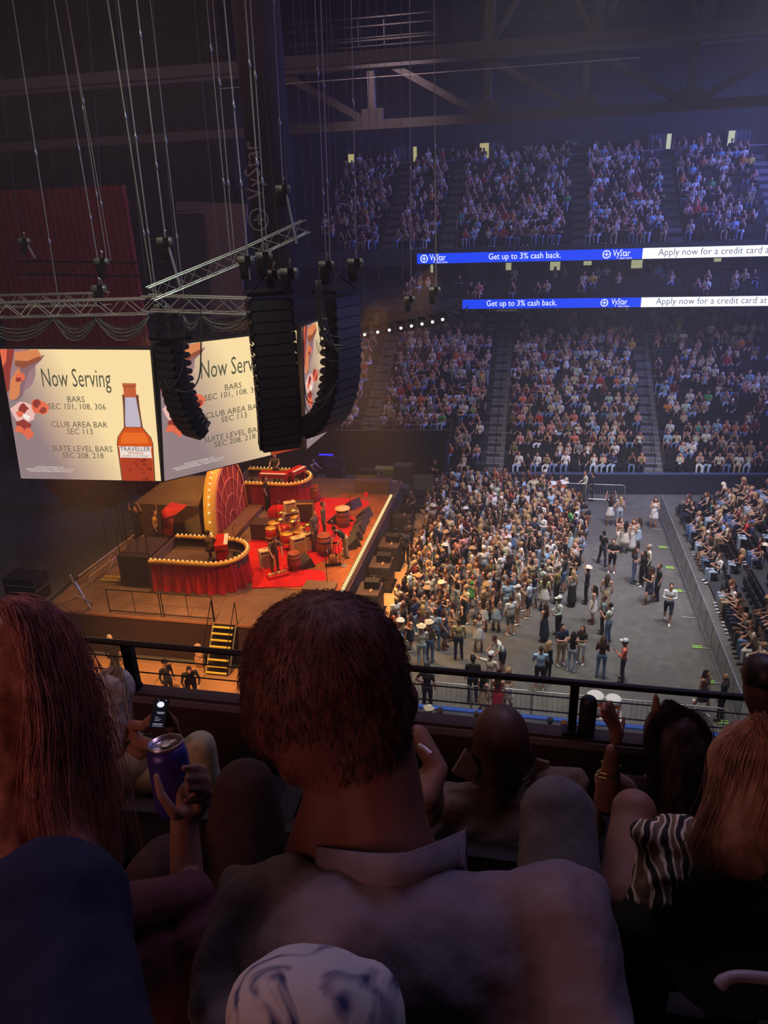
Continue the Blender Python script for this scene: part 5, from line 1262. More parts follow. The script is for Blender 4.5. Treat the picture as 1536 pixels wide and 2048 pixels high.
# ================================================================ the stage
SZ = 1.8; LX, BX, NY, FY = -7.05, -18.7, 21.75, 37.6
DECK = mat('stage_deck_ply', (0.16, 0.095, 0.06), 0.6, var=0.25, vscale=1.2)
SKIRT = mat('black_stage_skirt', (0.035, 0.016, 0.018), 0.8)
PLANK = mat('orange_stage_planks', (0.30, 0.085, 0.022), 0.5, var=0.35, vscale=2.0)
CARPET = mat('red_carpet', (0.50, 0.003, 0.005), 0.95, var=0.12, vscale=5)
GOLD = mat('gold_trim', (0.65, 0.38, 0.07), 0.4, 0.3)
WARMB = emat('warm_bulb', (1.0, 0.74, 0.32), 1.0); WARMS = emat('warm_bulb_soft', (1.0, 0.55, 0.18), 1.5)
CREAM = mat('cream_tolex', (0.66, 0.50, 0.28), 0.7)
REDL = mat('red_lacquer', (0.50, 0.02, 0.012), 0.3); WOOD = mat('barrel_wood', (0.30, 0.06, 0.03), 0.6, var=0.25, vscale=6)
stage = empty('stage', 'large dark stage deck under the hanging screens', 'stage', (LX, NY, 0))
def ST(mb, nm, m_, sm_=False, par=None):
    o = mb.obj(nm, m_, par or stage, sm_)
    if par is None: o.location = (-LX, -NY, 0)
    return o
nx_, ny_ = 5, 7
for i in range(nx_):
    for j in range(ny_):
        x0 = BX+(LX-BX)*i/nx_; x1 = BX+(LX-BX)*(i+1)/nx_; y0 = NY+(FY-NY)*j/ny_; y1 = NY+(FY-NY)*(j+1)/ny_
        mb = MB(); mb.box(((x0+x1)/2, (y0+y1)/2, SZ-.05), (x1-x0-.012, y1-y0-.012, .1)); ST(mb, 'deck_panel', DECK)
mb = MB(); mb.box(((BX+LX)/2, NY+.03, .85), (LX-BX, .05, 1.7)); ST(mb, 'near_skirt', SKIRT)
mb = MB(); mb.box((LX-.03, (NY+FY)/2, .85), (.05, FY-NY, 1.7)); ST(mb, 'front_skirt', SKIRT)
mb = MB(); mb.box(((BX+LX)/2, FY-.03, .85), (LX-BX, .05, 1.7)); mb.box((BX+.03, (NY+FY)/2, .85), (.05, FY-NY, 1.7)); ST(mb, 'back_skirt', SKIRT)
mb = MB(); mb.box(((BX+LX)/2, NY-.02, SZ-.05), (LX-BX, .04, .1)); mb.box((LX+.02, (NY+FY)/2, SZ-.05), (.04, FY-NY, .1)); ST(mb, 'edge_trim', mat('edge_wood', (.30, .14, .08), .6))
mb = MB()
x = -9.95
while x < -7.35:
    for y0, y1 in ((24.6, 27.6), (27.63, 31.2), (31.23, 35.2)): mb.box((x+.06, (y0+y1)/2, SZ+.012), (.105, y1-y0, .024))
    x += .125
o = ST(mb, 'plank_floor', PLANK); o['kind'] = 'stuff'
cp = [(505, 1176), (500, 1130), (497, 1085), (530, 1075), (545, 1060), (560, 1035), (600, 1010), (628, 996), (700, 997), (728, 1000), (737, 1004), (736, 1011), (716, 1018), (692, 1022), (704, 1032), (715, 1046), (718, 1062), (705, 1084), (684, 1102), (660, 1116), (632, 1128), (606, 1138), (640, 1141), (650, 1148), (651, 1158), (640, 1167), (600, 1173), (555, 1174)]
cw = [atZ(x, y, SZ+.03) for x, y in cp]; sm_ = spline(cw+[cw[0]], 4)[:-1]
mb = MB(); mb.prism([(p.x, p.y, SZ+.002) for p in sm_], (0, 0, .04)); tag(mb.obj('stage_carpet', CARPET), 'bright red scalloped carpet on the stage deck', 'carpet')
# footlights
fl = empty('footlight_row', 'long row of round warm bulbs along the stage front edge', 'lights', (LX-.1, 24.4, SZ))
mb = MB(); mb.box((0, 5.2, .05), (.26, 10.6, .10)); mb.obj('tray', SKIRT, fl)
bm_ = MB(); bm_.ell((0, 0, 0), .078, n=10, m=7); bme = bpy.data.meshes.new('bulb'); bme.from_pydata(bm_.v, [], bm_.f); bme.materials.append(WARMB)
for k in range(46): inst(bme, 'bulb', fl, (0, .05+k*.23, .18))
# guard rails on the near edge
def rail_panel(x0, x1, y, z, label, h=1.05, mid=1, ry=0, m_=BLKM, group=None, name='guard_rail', cat='railing'):
    root = empty(name, label, cat, (x0, y, z), ry, group); L = x1-x0
    for nm, a, b in (('rail', (0, 0, h), (L, 0, h)), ('rail', (0, 0, .12), (L, 0, .12)), ('post', (0, 0, 0), (0, 0, h)), ('post', (L, 0, 0), (L, 0, h))): ubeam(root, a, b, .045, m_, nm)
    for k in range(mid): ubeam(root, (L*(k+1)/(mid+1), 0, .12), (L*(k+1)/(mid+1), 0, h), .03, m_, 'baluster')
    return root
rail_panel(-15.8, -13.62, NY+.08, SZ, 'black guard rail panel on the near stage edge, further from the steps')
rail_panel(-13.52, -11.45, NY+.08, SZ, 'black guard rail panel on the near stage edge, next to the steps')
# steps up to the stage
stp = empty('stage_steps', 'steep black stage steps with yellow tread edges', 'stairs', (-11.3, 21.0, 0))
YEL = mat('yellow_tread_edge', (0.72, 0.62, 0.10), 0.6)
for k in range(8):
    t = k/7; z = .14+t*1.62; y = t*.62; x = .10+t*.22
    m_ = MB(); m_.box((x, y, z), (.84, .2, .035)); tr = m_.obj('tread', BLKM, stp)
    m_ = MB(); m_.box((x, y-.11, z+.005), (.84, .06, .05)); m_.obj('tread_edge', YEL, tr)
for s in (-1, 1):
    ubeam(stp, (.10+s*.45, -.05, 0), (.32+s*.45, .66, 1.78), .07, ALU, 'stringer')
    m_ = MB(); m_.tube([(.10+s*.47, -.1, .1), (.16+s*.47, -.1, 1.1), (.34+s*.47, .72, 2.75), (.34+s*.47, .74, 1.8)], .018, 6); m_.obj('handrail', BLKM, stp)
# curtained round-ended booths with bulb-studded gold ledges
def booth(label, x0, x1, y0, y1, lab2):
    root = empty('round_booth', label, 'riser', ((x0+x1)/2, (y0+y1)/2, SZ)); cx, cy = (x0+x1)/2, (y0+y1)/2
    r = (y1-y0)/2; P = []
    n = 14
    path = [(x0+(x1-r-x0)*i/8, y0) for i in range(9)] + [(x1-r+r*math.sin(math.pi*i/n), y0+r-r*math.cos(math.pi*i/n)) for i in range(1, n)] + [(x1-r-(x1-r-x0)*i/8, y1) for i in range(9)]
    path = [(a-cx, b-cy) for a, b in path]
    H_ = 1.4
    # pleated skirt
    fine = []; L = [0]
    for a, b in zip(path[:-1], path[1:]): L.append(L[-1]+math.hypot(b[0]-a[0], b[1]-a[1]))
    tot = L[-1]; N = int(tot/0.035)
    vs = []; r_ = random.Random(5)
    for i in range(N+1):
        s = tot*i/N; k = max(j for j in range(len(L)) if L[j] <= s+1e-9); k = min(k, len(path)-2); t = (s-L[k])/(L[k+1]-L[k])
        a, b = path[k], path[k+1]; px, py = a[0]+(b[0]-a[0])*t, a[1]+(b[1]-a[1])*t; d = Vector((b[0]-a[0], b[1]-a[1])).normalized(); nx, ny = d.y, -d.x
        w = .035*math.sin(s*26)+.02*math.sin(s*11+1); wb = .09*math.sin(s*13+.6)+.05*math.sin(s*29)
        vs += [(px+nx*(w*.4-.03), py+ny*(w*.4-.03), H_-.12), (px+nx*(w-.02), py+ny*(w-.02), .8), (px+nx*(wb+.02), py+ny*(wb+.02), .02)]
    m_ = MB(); m_.add(vs, [q for i in range(N) for q in ((3*i, 3*i+1, 3*i+4, 3*i+3), (3*i+1, 3*i+2, 3*i+5, 3*i+4))])
    m_.obj('pleated_skirt', REDV, root, True)
    m_ = MB(); inner = [((a)*.985, (b)*.93) for a, b in path]
    m_.add([(a, b, .95) for a, b in inner], [tuple(range(len(inner)))]); m_.obj('floor_panel', mat('booth_floor', (.10, .06, .045), .7), root)
    m_ = MB(); vs = []
    for a, b in path:
        vs += [(a*1.0, b*.93, .95), (a*1.0, b*.93, H_-.05)]
    m_.add(vs, [(2*i, 2*i+2, 2*i+3, 2*i+1) for i in range(len(path)-1)]); m_.obj('inner_wall', mat('booth_wall', (.05, .03, .028), .8), root)
    m_ = MB(); vs = []
    for i, (a, b) in enumerate(path):
        a0, b0 = path[max(i-1, 0)]; a1, b1 = path[min(i+1, len(path)-1)]; d = Vector((a1-a0, b1-b0)).normalized(); nx, ny = d.y, -d.x
        for o_, z_ in ((.06, H_-.12), (.10, H_), (-.10, H_+.03), (-.12, H_-.08)): vs.append((a+nx*o_, b+ny*o_, z_))
    m_.add(vs, [(4*i+k, 4*i+(k+1) % 4, 4*i+4+(k+1) % 4, 4*i+4+k) for i in range(len(path)-1) for k in range(4)] + [(0, 1, 2, 3), tuple(4*(len(path)-1)+k for k in (3, 2, 1, 0))])
    m_.obj('gold_ledge', GOLD, root, True)
    b_ = MB(); b_.ell((0, 0, 0), .038, n=6, m=5); bm2 = bpy.data.meshes.new('bulb'); bm2.from_pydata(b_.v, [], b_.f); bm2.materials.append(WARMS)
    M_ = 44
    for i in range(M_):
        s = tot*(i+.5)/M_; k = min(max(j for j in range(len(L)) if L[j] <= s), len(path)-2); t = (s-L[k])/(L[k+1]-L[k]); a, b = path[k], path[k+1]
        inst(bm2, 'bulb', root, (a[0]+(b[0]-a[0])*t, b[1] if False else a[1]+(b[1]-a[1])*t, H_+.07))
    m_ = MB(); m_.box((x0-cx-.03, 0, .68), (.06, y1-y0+.1, 1.34)); m_.obj('end_wall', mat('booth_end', (.10, .06, .05), .8), root)
    return root
booth('near round-ended booth with red pleated skirt and gold bulb ledge', -14.95, -11.25, 23.75, 26.15, '')
booth('far round-ended booth with red pleated skirt beyond the fan', -15.0, -11.2, 32.75, 34.95, '')
# black riser box behind the near booth
mb = MB(); mb.box((0, 0, .7), (1.4, 1.9, 1.4)); tag(mb.obj('black_riser', SKIRT, None, False, (-15.8, 24.9, SZ)), 'plain black box riser behind the near booth', 'riser')
rail_panel(-16.4, -15.1, 24.05, SZ+1.4, 'thin guard rail on the black box riser', 1.0, 2)
# the big scallop fan
FX, FY0, FY1 = -14.2, 28.55, 32.25
fan = empty('fan_backdrop', 'tall rounded fan backdrop with pink web lines and glowing gold edge', 'stage prop', (FX, (FY0+FY1)/2, SZ))
hw, fh = (FY1-FY0)/2, 3.35
def arch(t, k=1.0):  # t in 0..1 from near foot over the crown to the far foot
    a = math.pi*t; y = -math.cos(a)*hw*k; z = (math.sin(a)**.72)*fh*k
    return y, z
AP = [arch(i/28) for i in range(29)]
# small notch on the crown as on the photo
m_ = MB(); m_.prism([(0, y, z) for y, z in AP], (-.06, 0, 0)); m_.obj('fan_face', mat('fan_red', (.42, .05, .03), .6, var=.1, vscale=1), fan)
m_ = MB(); vs = []
for y, z in AP: vs += [(.03, y*1.0, z*1.0), (.03, y*1.045, z*1.03), (-.55, y*1.045, z*1.03), (-.55, y, z)]
m_.add(vs, [(4*i+k, 4*i+4+k, 4*i+4+(k+1) % 4, 4*i+(k+1) % 4) for i in range(28) for k in range(4)]); m_.obj('gold_edge', mat('gold_edge', (.80, .50, .12), .5), fan, True)
PINKL = mat('pink_web_line', (.75, .25, .17), .6)
for k in (.26, .50, .74):
    m_ = MB(); m_.tube([(.04, *arch(i/20, k)) for i in range(21)], .022, 5); m_.obj('web_line', PINKL, fan, True)
for a in range(1, 8):
    y, z = arch(a/8, .98); y0, z0 = arch(a/8, .14)
    m_ = MB(); m_.tube([(.04, y0, z0), (.04, (y0+y)/2*1.06, (z0+z)/2), (.04, y, z)], .02, 5); m_.obj('web_line', PINKL, fan, True)
m_ = MB(); m_.tube([(.04, *arch(i/28, .985)) for i in range(29)], .035, 5); m_.obj('rim_line', PINKL, fan, True)
b_ = MB(); b_.ell((0, 0, 0), .06, n=7, m=5); bm3 = bpy.data.meshes.new('bulb'); bm3.from_pydata(b_.v, [], b_.f); bm3.materials.append(WARMB)
for i in range(26):
    y, z = arch((i+.5)/26, 1.05); inst(bm3, 'bulb', fan, (-.26, y, z))
for s in (-1, 1):
    m_ = MB(); m_.box((-.1, s*.33, fh+.05), (.22, .12, .22)); m_.obj('crown_tab', GOLD, fan)
m_ = MB(); m_.box((.35, 0, .14), (.9, 4.3, .28)); m_.obj('base_step', mat('fan_step', (.14, .07, .05), .7), fan)
spot('fan_edge_light', (-16.2, 26.0, 4.4), (-14.5, 29.0, 3.4), 260, (1.0, .62, .16), 70, .6, .15)
# dark cloth tunnel behind the fan
CLO = mat('brown_tarp', (.13, .085, .05), .9, var=.15, vscale=2)
mb = MB(); A = [(-18.3, 28.6), (-15.0, 28.6), (-15.0, 32.6), (-18.3, 32.6)]
zl, zt = SZ+1.75, SZ+2.5
vs = [(x, y, SZ) for x, y in A]+[(x, y, zl) for x, y in A]+[(-17.2, 30.2, zt), (-15.1, 30.2, zt)]
mb.add(vs, [(0, 1, 5, 4), (1, 2, 6, 5), (2, 3, 7, 6), (3, 0, 4, 7), (4, 5, 9, 8), (6, 7, 8, 9), (5, 6, 9), (7, 4, 8)])
tag(mb.obj('cloth_tunnel', CLO), 'brown cloth-covered tunnel leading to the back of the fan', 'tent')
mb = MB(); P = [atY(x, y, 27.6) for x, y in ((322, 1022), (331, 1014), (365, 1019), (348, 1031), (326, 1038))]
mb.prism(P, (0, .5, .02)); c_ = mb.obj('red_canopy', REDV); tag(c_, 'small red cloth canopy on a post by the tunnel', 'canopy')
mb = MB(); Q = [atY(x, y, 27.8) for x, y in ((324, 1030), (347, 1030), (344, 1072), (326, 1070))]; mb.prism(Q, (0, .06, 0)); o = mb.obj('hanging_cloth', mat('red_cloth_dim', (.3, .03, .02), .9), c_)
ubeam(c_, atY(323, 1030, 27.6), atY(325, 1074, 27.6), .06, BLKM, 'post')
rail_panel(-17.3, -15.8, 26.9, SZ, 'low rail panel in front of the tunnel', 1.0, 1)

# ---- stage props and instruments
def barrel(x, y, label, s=1.0, extra=None):
    root = empty('wooden_barrel', label, 'barrel', (x, y, SZ+.03), 0)
    m_ = MB(); m_.lathe([(.24*s, 0), (.30*s, .22*s), (.32*s, .42*s), (.30*s, .62*s), (.24*s, .84*s), (.22*s, .82*s)], (0, 0, 0), 16); m_.obj('staves', WOOD, root, True)
    for z, r in ((.08, .265), (.24, .312), (.60, .312), (.77, .268)):
        m_ = MB(); m_.lathe([(r*s, (z-.025)*s), (r*s+.012, (z-.02)*s), (r*s+.012, (z+.02)*s), (r*s, (z+.025)*s)], (0, 0, 0), 16); m_.obj('hoop', mat('hoop_iron', (.12, .05, .03), .5, .5), root, True)
    return root
def wp(px, py, z=SZ+.03): p = atZ(px, py, z); return p.x, p.y
barrel(*wp(630, 1001), 'wooden barrel at the foot of the far booth', 1.0)
barrel(*wp(650, 1108), 'largest wooden barrel beside the standing musicians', 1.15)
barrel(*wp(590, 1138), 'wooden barrel beside the pedal board at the near carpet edge', .95)
barrel(*wp(687, 1052), 'wooden barrel with a round cream top near the stage front', 1.05)
x, y = wp(687, 1052); mb = MB(); mb.lathe([(.36, 0), (.37, .02), (.36, .05)], (0, 0, 0), 18); tag(mb.obj('round_tray', CREAM, None, True, (x, y, SZ+.93)), 'round cream tray lying on the barrel near the stage front', 'tray')
def amp(x, y, rz, w, d, h, label, m_=None, stack=1):
    root = empty('guitar_amplifier', label, 'amplifier', (x, y, SZ+.03), rz)
    a = MB(); a.box((0, 0, h/2), (w, d, h)); a.obj('cabinet', m_ or CREAM, root)
    a = MB(); a.box((0, -d/2-.006, h*.42), (w*.86, .02, h*.7)); a.obj('grille', mat('gold_grille', (.42, .26, .12), .8, var=.2, vscale=40), root)
    a = MB(); a.box((0, -d/2-.004, h*.88), (w*.86, .015, h*.10)); a.obj('control_panel', mat('amp_panel', (.08, .05, .04), .5), root)
    a = MB(); a.tube([(-.1, 0, h), (-.08, 0, h+.04), (.08, 0, h+.04), (.1, 0, h)], .012, 5); a.obj('handle', BLKM, root)
    for k in range(4):
        b = MB(); b.lathe([(.012, 0), (.012, .02)], (0, 0, 0), 8, M=rotx(RAD(90))); o = b.obj('knob', BLKM, root); o.location = (-w*.3+k*w*.2, -d/2-.01, h*.88)
    return root
x, y = wp(584, 1058); A1 = amp(x, y, RAD(35), .75, .40, .95, 'tall cream amplifier behind the drums'); amp(x, y, RAD(35), .55, .34, .45, 'small cream amplifier head stacked on the tall cream amplifier').location.z = SZ+.98+.02
x, y = wp(598, 1108); amp(x, y, RAD(40), .62, .36, .85, 'cream amplifier in front of the drums')
x, y = wp(617, 1098); amp(x, y, RAD(40), .55, .34, .80, 'second cream amplifier next to the drums')
x, y = wp(535, 1132); amp(x, y, RAD(35), .62, .36, .80, 'cream amplifier at the near side of the carpet')
x, y = wp(529, 1074); mb = MB(); mb.box((0, 0, .42), (1.0, .8, .84)); mb.box((0, -.41, .42), (.9, .02, .7)); tag(mb.obj('equipment_case', mat('dark_case', (.05, .02, .018), .6), None, False, (x, y, SZ)), 'dark maroon equipment case left of the drums', 'case')
x, y = wp(611, 1040); root = empty('equipment_case', 'open dark road case with orange edge behind the drums', 'case', (x, y, SZ), RAD(10)); mb = MB(); mb.box((0, 0, .5), (.95, .5, 1.0)); mb.obj('body', mat('dark_case2', (.04, .025, .02), .6), root); mb = MB()
for a, b in (((-.48, -.26, 1.0), (.48, -.26, 1.0)), ((-.48, -.26, 0), (-.48, -.26, 1.0)), ((.48, -.26, 0), (.48, -.26, 1.0))): mb.beam(a, b, .05)
mb.obj('edge', GOLD, root)
x, y = wp(560, 1040); mb = MB(); mb.ell((0, 0, .42), (.62, .38, .42), n=14, m=8); mb.box((-.3, -.35, .1), (.9, .5, .18)); tag(mb.obj('covered_keyboard', CARPET, None, True, (x, y, SZ)), 'red cloth-covered instrument behind the drums', 'cover')
# drum kit
dx, dy = wp(588, 1082)
kit = empty('drum_kit', 'red drum kit with gold rims in the middle of the carpet', 'drum kit', (dx, dy, SZ+.03), RAD(-60))
DRH = mat('drum_head', (.80, .70, .42), .5)
def drum(x, y, z, r, h, nm, tilt=0, along=False):
    M_ = rotx(RAD(90)) if along else rotx(tilt)
    a = MB(); a.lathe([(r, 0), (r, h)], (0, 0, 0), 18, M=M_); o = a.obj(nm, REDL, kit, True); o.location = (x, y, z)
    for zz in (0, h):
        a = MB(); a.lathe([(r+.015, zz-.02), (r+.02, zz), (r+.015, zz+.02)], (0, 0, 0), 18, M=M_); q = a.obj('rim', GOLD, o, True)
    a = MB(); a.lathe([(r*.97, h+.002), (r*.97, h+.008)], (0, 0, 0), 18, M=M_); a.obj('drum_head', DRH, o)
    if not along:
        for k in range(3):
            t = k*2.1; a = MB(); a.beam((r*math.cos(t), r*math.sin(t), h*.6), (r*1.15*math.cos(t), r*1.15*math.sin(t), -z), .02); a.obj('leg', STEEL, o)
drum(-.2, -.1, .40, .38, .50, 'bass_drum', 0, True)
drum(-.65, -.75, .35, .26, .45, 'floor_tom'); drum(-.15, -1.0, .35, .24, .42, 'floor_tom'); drum(.35, .35, .62, .17, .16, 'snare_drum'); drum(-.30, .22, .85, .16, .22, 'rack_tom', .3); drum(.12, .1, .85, .17, .22, 'rack_tom', .3); drum(.75, .1, .35, .24, .44, 'floor_tom'); drum(.85, -.45, .4, .27, .42, 'floor_tom')
CYM = mat('brass_cymbal', (.85, .62, .22), .25, .8)
for x, y, z, r in ((.55, -.1, 1.25, .26), (-.7, .2, 1.25, .27), (.9, .5, 1.1, .22), (.25, -.6, 1.3, .24), (-.9, -.35, 1.15, .2)):
    a = MB(); a.lathe([(r, 0), (.05, .03), (.02, .05)], (0, 0, 0), 16, M=rotx(.2)); o = a.obj('cymbal', CYM, kit, True); o.location = (x, y, z)
    a = MB(); a.beam((0, 0, 0), (0, 0, -z), .025); a.obj('stand', STEEL, o)
a = MB(); a.lathe([(.17, .42), (.18, .5), (.16, .54)], (.1, .95, 0), 12); a.lathe([(.02, 0), (.02, .45)], (.1, .95, 0), 6); a.obj('stool', BLKM, kit)
# keyboards with their benches
def keyboard(x, y, z, rz, label, w=1.2):
    root = empty('keyboard_instrument', label, 'keyboard', (x, y, z), rz)
    a = MB(); a.box((0, 0, .78), (w, .5, .22)); a.obj('case', REDL, root)
    a = MB(); a.box((0, -.2, .895), (w*.9, .16, .02)); a.obj('keys', WHITE, root)
    for sx in (-1, 1):
        a = MB(); a.box((sx*w*.42, 0, .34), (.07, .4, .68)); a.obj('leg', REDL, root)
    return root
keyboard(-12.9, 33.2, SZ+.95, RAD(0), 'red keyboard along the near side of the far booth', 1.5)
k2 = keyboard(-11.95, 33.9, SZ+.95, RAD(70), 'red organ with white keys at the round end of the far booth', 1.1)
keyboard(-12.35, 25.1, SZ+.95, RAD(110), 'red keyboard with rolled white papers in the near booth', 1.2)
# wedges along the lip
WEDM = mat('monitor_wedge', (.035, .022, .018), .6)
wpos = [(726, 1000+10), (724, 1040), (722, 1052), (718, 1064), (714, 1076), (706, 1090), (700, 1098)]
def wedge(x, y, rz, label, s=1.0, group=None):
    root = empty('monitor_wedge', label, 'stage monitor', (x, y, SZ+.03), rz, group)
    a = MB(); a.prism([(-.32*s, -.26*s, 0), (-.32*s, .26*s, 0), (-.32*s, .30*s, .10*s), (-.32*s, -.10*s, .40*s)], (.64*s, 0, 0)); a.obj('case', WEDM, root)
    a = MB(); a.add([(-.29*s, .29*s, .125*s), (.29*s, .29*s, .125*s), (.29*s, -.08*s, .40*s), (-.29*s, -.08*s, .40*s)], [(0, 1, 2, 3)]); a.obj('grille', CABM, root)
    return root
o5 = ['fifth', 'fourth', 'third', 'second', 'first']
for k in range(5):
    x, y = wp(730-k*5.5, 1034+k*13.5); wedge(x, y, RAD(80+k*8), o5[k]+' black stage monitor of the curved row by the footlights', 1.15, 'curved row of stage monitors')
x, y = wp(700, 1094); wedge(x, y, RAD(120), 'low black monitor at the near end of the curved row', 1.0)
x, y = wp(612, 1130); wedge(x, y, RAD(130), 'stage monitor with an orange edge on the near part of the planks', 1.15)
x, y = wp(707, 1014); wedge(x, y, RAD(60), 'stage monitor on the far lobe of the carpet', 1.15)
x, y = wp(672, 1044); wedge(x, y, RAD(80), 'stage monitor beside the tray-topped barrel', 1.1)
x, y = wp(640, 1178); mb = MB(); mb.box((0, 0, .10), (1.3, .75, .2)); tag(mb.obj('equipment_case', mat('brown_case', (.16, .10, .06), .6), None, False, (x, y, SZ)), 'low flat brown case at the near end of the plank floor', 'case')
x, y = wp(556, 1152); root = empty('pedal_board', 'red pedal board at the feet of the stooping musician', 'pedal board', (x, y, SZ+.045), RAD(40))
a = MB(); a.box((0, 0, .05), (.9, .42, .10)); a.obj('base', REDL, root)
for k in range(6):
    a = MB(); a.box((0, 0, .03), (.10, .14, .06)); o = a.obj('pedal', [CREAM, GOLD, STEEL][k % 3], root); o.location = (-.34+k*.135, .02, .10)
# instrument stand with gear (dark bits by the front)
x, y = wp(666, 1128); root = empty('guitar_stand', 'black rack of pedals and guitars near the stage front', 'rack', (x, y, SZ+.03), RAD(20))
for k in range(5): ubeam(root, (-.3+k*.15, -.2, 0), (-.3+k*.15, .2, .9), .03, BLKM, 'upright')
a = MB(); a.box((0, .2, .9), (.7, .06, .05)); a.obj('crossbar', BLKM, root)
a = MB(); a.box((0, -.2, .08), (.7, .1, .08)); a.obj('base', BLKM, root)
a = MB(); a.ell((0, 0, .25), (.2, .07, .24)); a.box((0, 0, .75), (.05, .04, .6)); a.obj('guitar', mat('sunburst', (.45, .18, .05), .35), root, True)
def mic(px, py, h, label, boom=0.0, base=True, m_=BLKM, z0=SZ+.03, x=None, y=None):
    if x is None: x, y = wp(px, py)
    root = empty('microphone_stand', label, 'microphone stand', (x, y, z0))
    if base: a = MB(); a.lathe([(.15, 0), (.15, .02), (.03, .035)], (0, 0, 0), 14); a.obj('base', m_, root)
    ubeam(root, (0, 0, 0), (0, 0, h), .028, m_, 'pole')
    if boom: ubeam(root, (0, 0, h), (boom, -.1, h+.25), .02, m_, 'boom')
    a = MB(); a.ell((boom, -.1 if boom else 0, h+(.27 if boom else .04)), (.04, .04, .06), n=8, m=6); a.obj('microphone', STEEL, root, True)
mic(668, 1110, 1.6, 'tall black microphone stand by the largest barrel')
mic(655, 1172, 1.35, 'microphone stand on the near carpet lobe', .12)
mic(702, 1042, 1.5, 'leaning microphone stand with a pale head by the far lobe', -.35)
mic(556, 1062, 1.3, 'microphone stand behind the drums', .2)
mic(688, 1132, .75, 'pale round-based microphone stand the stooping person sets down', 0, True, STEEL)
mic(0, 0, 1.2, 'microphone stand in the near booth', .2, True, BLKM, SZ+.97, -12.0, 25.6)
mic(0, 0, 1.1, 'microphone stand at the back of the far booth', .2, True, BLKM, SZ+.97, -14.6, 34.2)
mic(0, 0, 1.2, 'microphone stand at the near side of the far booth', -.2, True, BLKM, SZ+.97, -14.2, 33.4)
x, y = wp(732, 992); mb = MB(); mb.lathe([(.09, 0), (.13, .2), (.12, .21)], (0, 0, 0), 12); tag(mb.obj('red_bucket', emat('red_glow_paint', (1, .01, .01), .6), None, True, (x, y, SZ)), 'small red bucket with added glow at the far edge of the planks', 'bucket')  # glow put into the red colour; the bucket holds no lamp
x, y = wp(765, 992); mb = MB(); mb.box((0, 0, .35), (1.9, .7, .7)); tag(mb.obj('equipment_case', mat('brown_case_far', (.12, .07, .055), .7), None, False, (-8.3, 35.75, SZ)), 'long low brown case at the far end of the footlights', 'case')
mb = MB(); mb.box((0, 0, .03), (2.2, .12, .1)); tag(mb.obj('light_strip', mat('pale_strip', (.7, .55, .4), .5), None, False, (-8.4, 37.3, SZ)), 'pale strip along the far stage edge', 'trim')
# people on the stage
def sp(px, py, z, dxy, k, top, bot, hair, label, skin=0, hat=None, hc=WHITEC, sc=1.03, xy=None):
    x, y = xy or wp(px, py, z); le = k.get('lean', 0.0)
    hz_ = 1.62 if k['pose'] != 'sit' else 1.21
    put_person(proto(**k), (x, y, z), rz_of(*dxy), S_SKIN[skin], top, BC[bot], HC[hair], S_SHOE[0], label, 'people on the stage', hat, hc, sc, hz_, 0)
D_ = SZ+.03
sp(632, 1100, D_, (1, -.3), P_(M0, sleeve='long'), (.13, .12, .10), 'brown trousers', 'brown', 'standing musician in dark green behind the largest barrel', sc=1.12)
sp(650, 1080, D_, (1, .2), P_(M0, sleeve='long', arms='hip'), (.12, .11, .08), 'brown trousers', 'brown', 'musician in brown waistcoat with guitar on the carpet', sc=1.1)
sp(692, 1114, D_, (-.6, -.6), P_(M0, sleeve='short', arms='reach', lean=0.75), (.03, .03, .035), 'khaki trousers', 'dark', 'stooping person in dark top holding a round microphone base', sc=1.05)
sp(551, 1142, D_, (.6, -.8), P_(M0, sleeve='short', arms='reach', lean=0.55), (.12, .12, .08), 'brown trousers', 'brown', 'musician in olive stooping over the pedal board', sc=1.08)
sp(505, 1030, D_, (.9, .2), P_(M0), (.03, .02, .02), 'black trousers', 'dark', 'person in black half hidden behind the fan', sc=1.05, xy=(-13.2, 32.55))
sp(0, 0, SZ+.97, (-.2, 1), P_(M0, pose='sit', arms='reach', sleeve='long'), (.22, .15, .07), 'brown trousers', 'brown', 'person in a brown jacket seated in the near booth, back to the seats', xy=(-12.75, 24.8), sc=1.05)
sp(0, 0, SZ+.97, (.1, -1), P_(M0, pose='stand', arms='reach', sleeve='short', hair='bald'), (.08, .09, .08), 'brown trousers', 'dark', 'bald person playing keyboard in the far booth', xy=(-13.0, 33.75), sc=1.0)
sp(318, 1094, D_, (.9, .3), P_(M0, arms='up', sleeve='short'), (.65, .42, .06), 'dark navy trousers', 'brown', 'person in yellow vest by the tunnel reaching to the canopy', sc=1.05)
sp(283, 1082, D_, (-.1, -1), P_(M0, arms='both', sleeve='short'), (.04, .025, .025), 'black trousers', 'brown', 'person in black at the back edge of the stage', sc=1.03)
sp(342, 990, D_, (.9, -.4), P_(M0, hair='bald'), (.25, .18, .12), 'black trousers', 'brown', 'person whose head shows behind the cloth tunnel', xy=(-18.4, 33.6), sc=1.05)
x, y = wp(770, 958, 0); sp(0, 0, 0.0, (-.3, -1), P_(M0, arms='rail', lean=.2), (.03, .03, .035), 'black trousers', 'brown', 'person in black working at the far side-stage desk', xy=(-8.6, 38.9), sc=1.08)
x, y = atZ(640, 962, 0).x, atZ(640, 962, 0).y; sp(0, 0, 0.0, (.8, -.4), P_(M0, arms='reach', sleeve='none'), (.02, .02, .025), 'black trousers', 'brown', 'person in black beside the blue-lit rack', xy=(x, 40.6), sc=1.08)
o = None
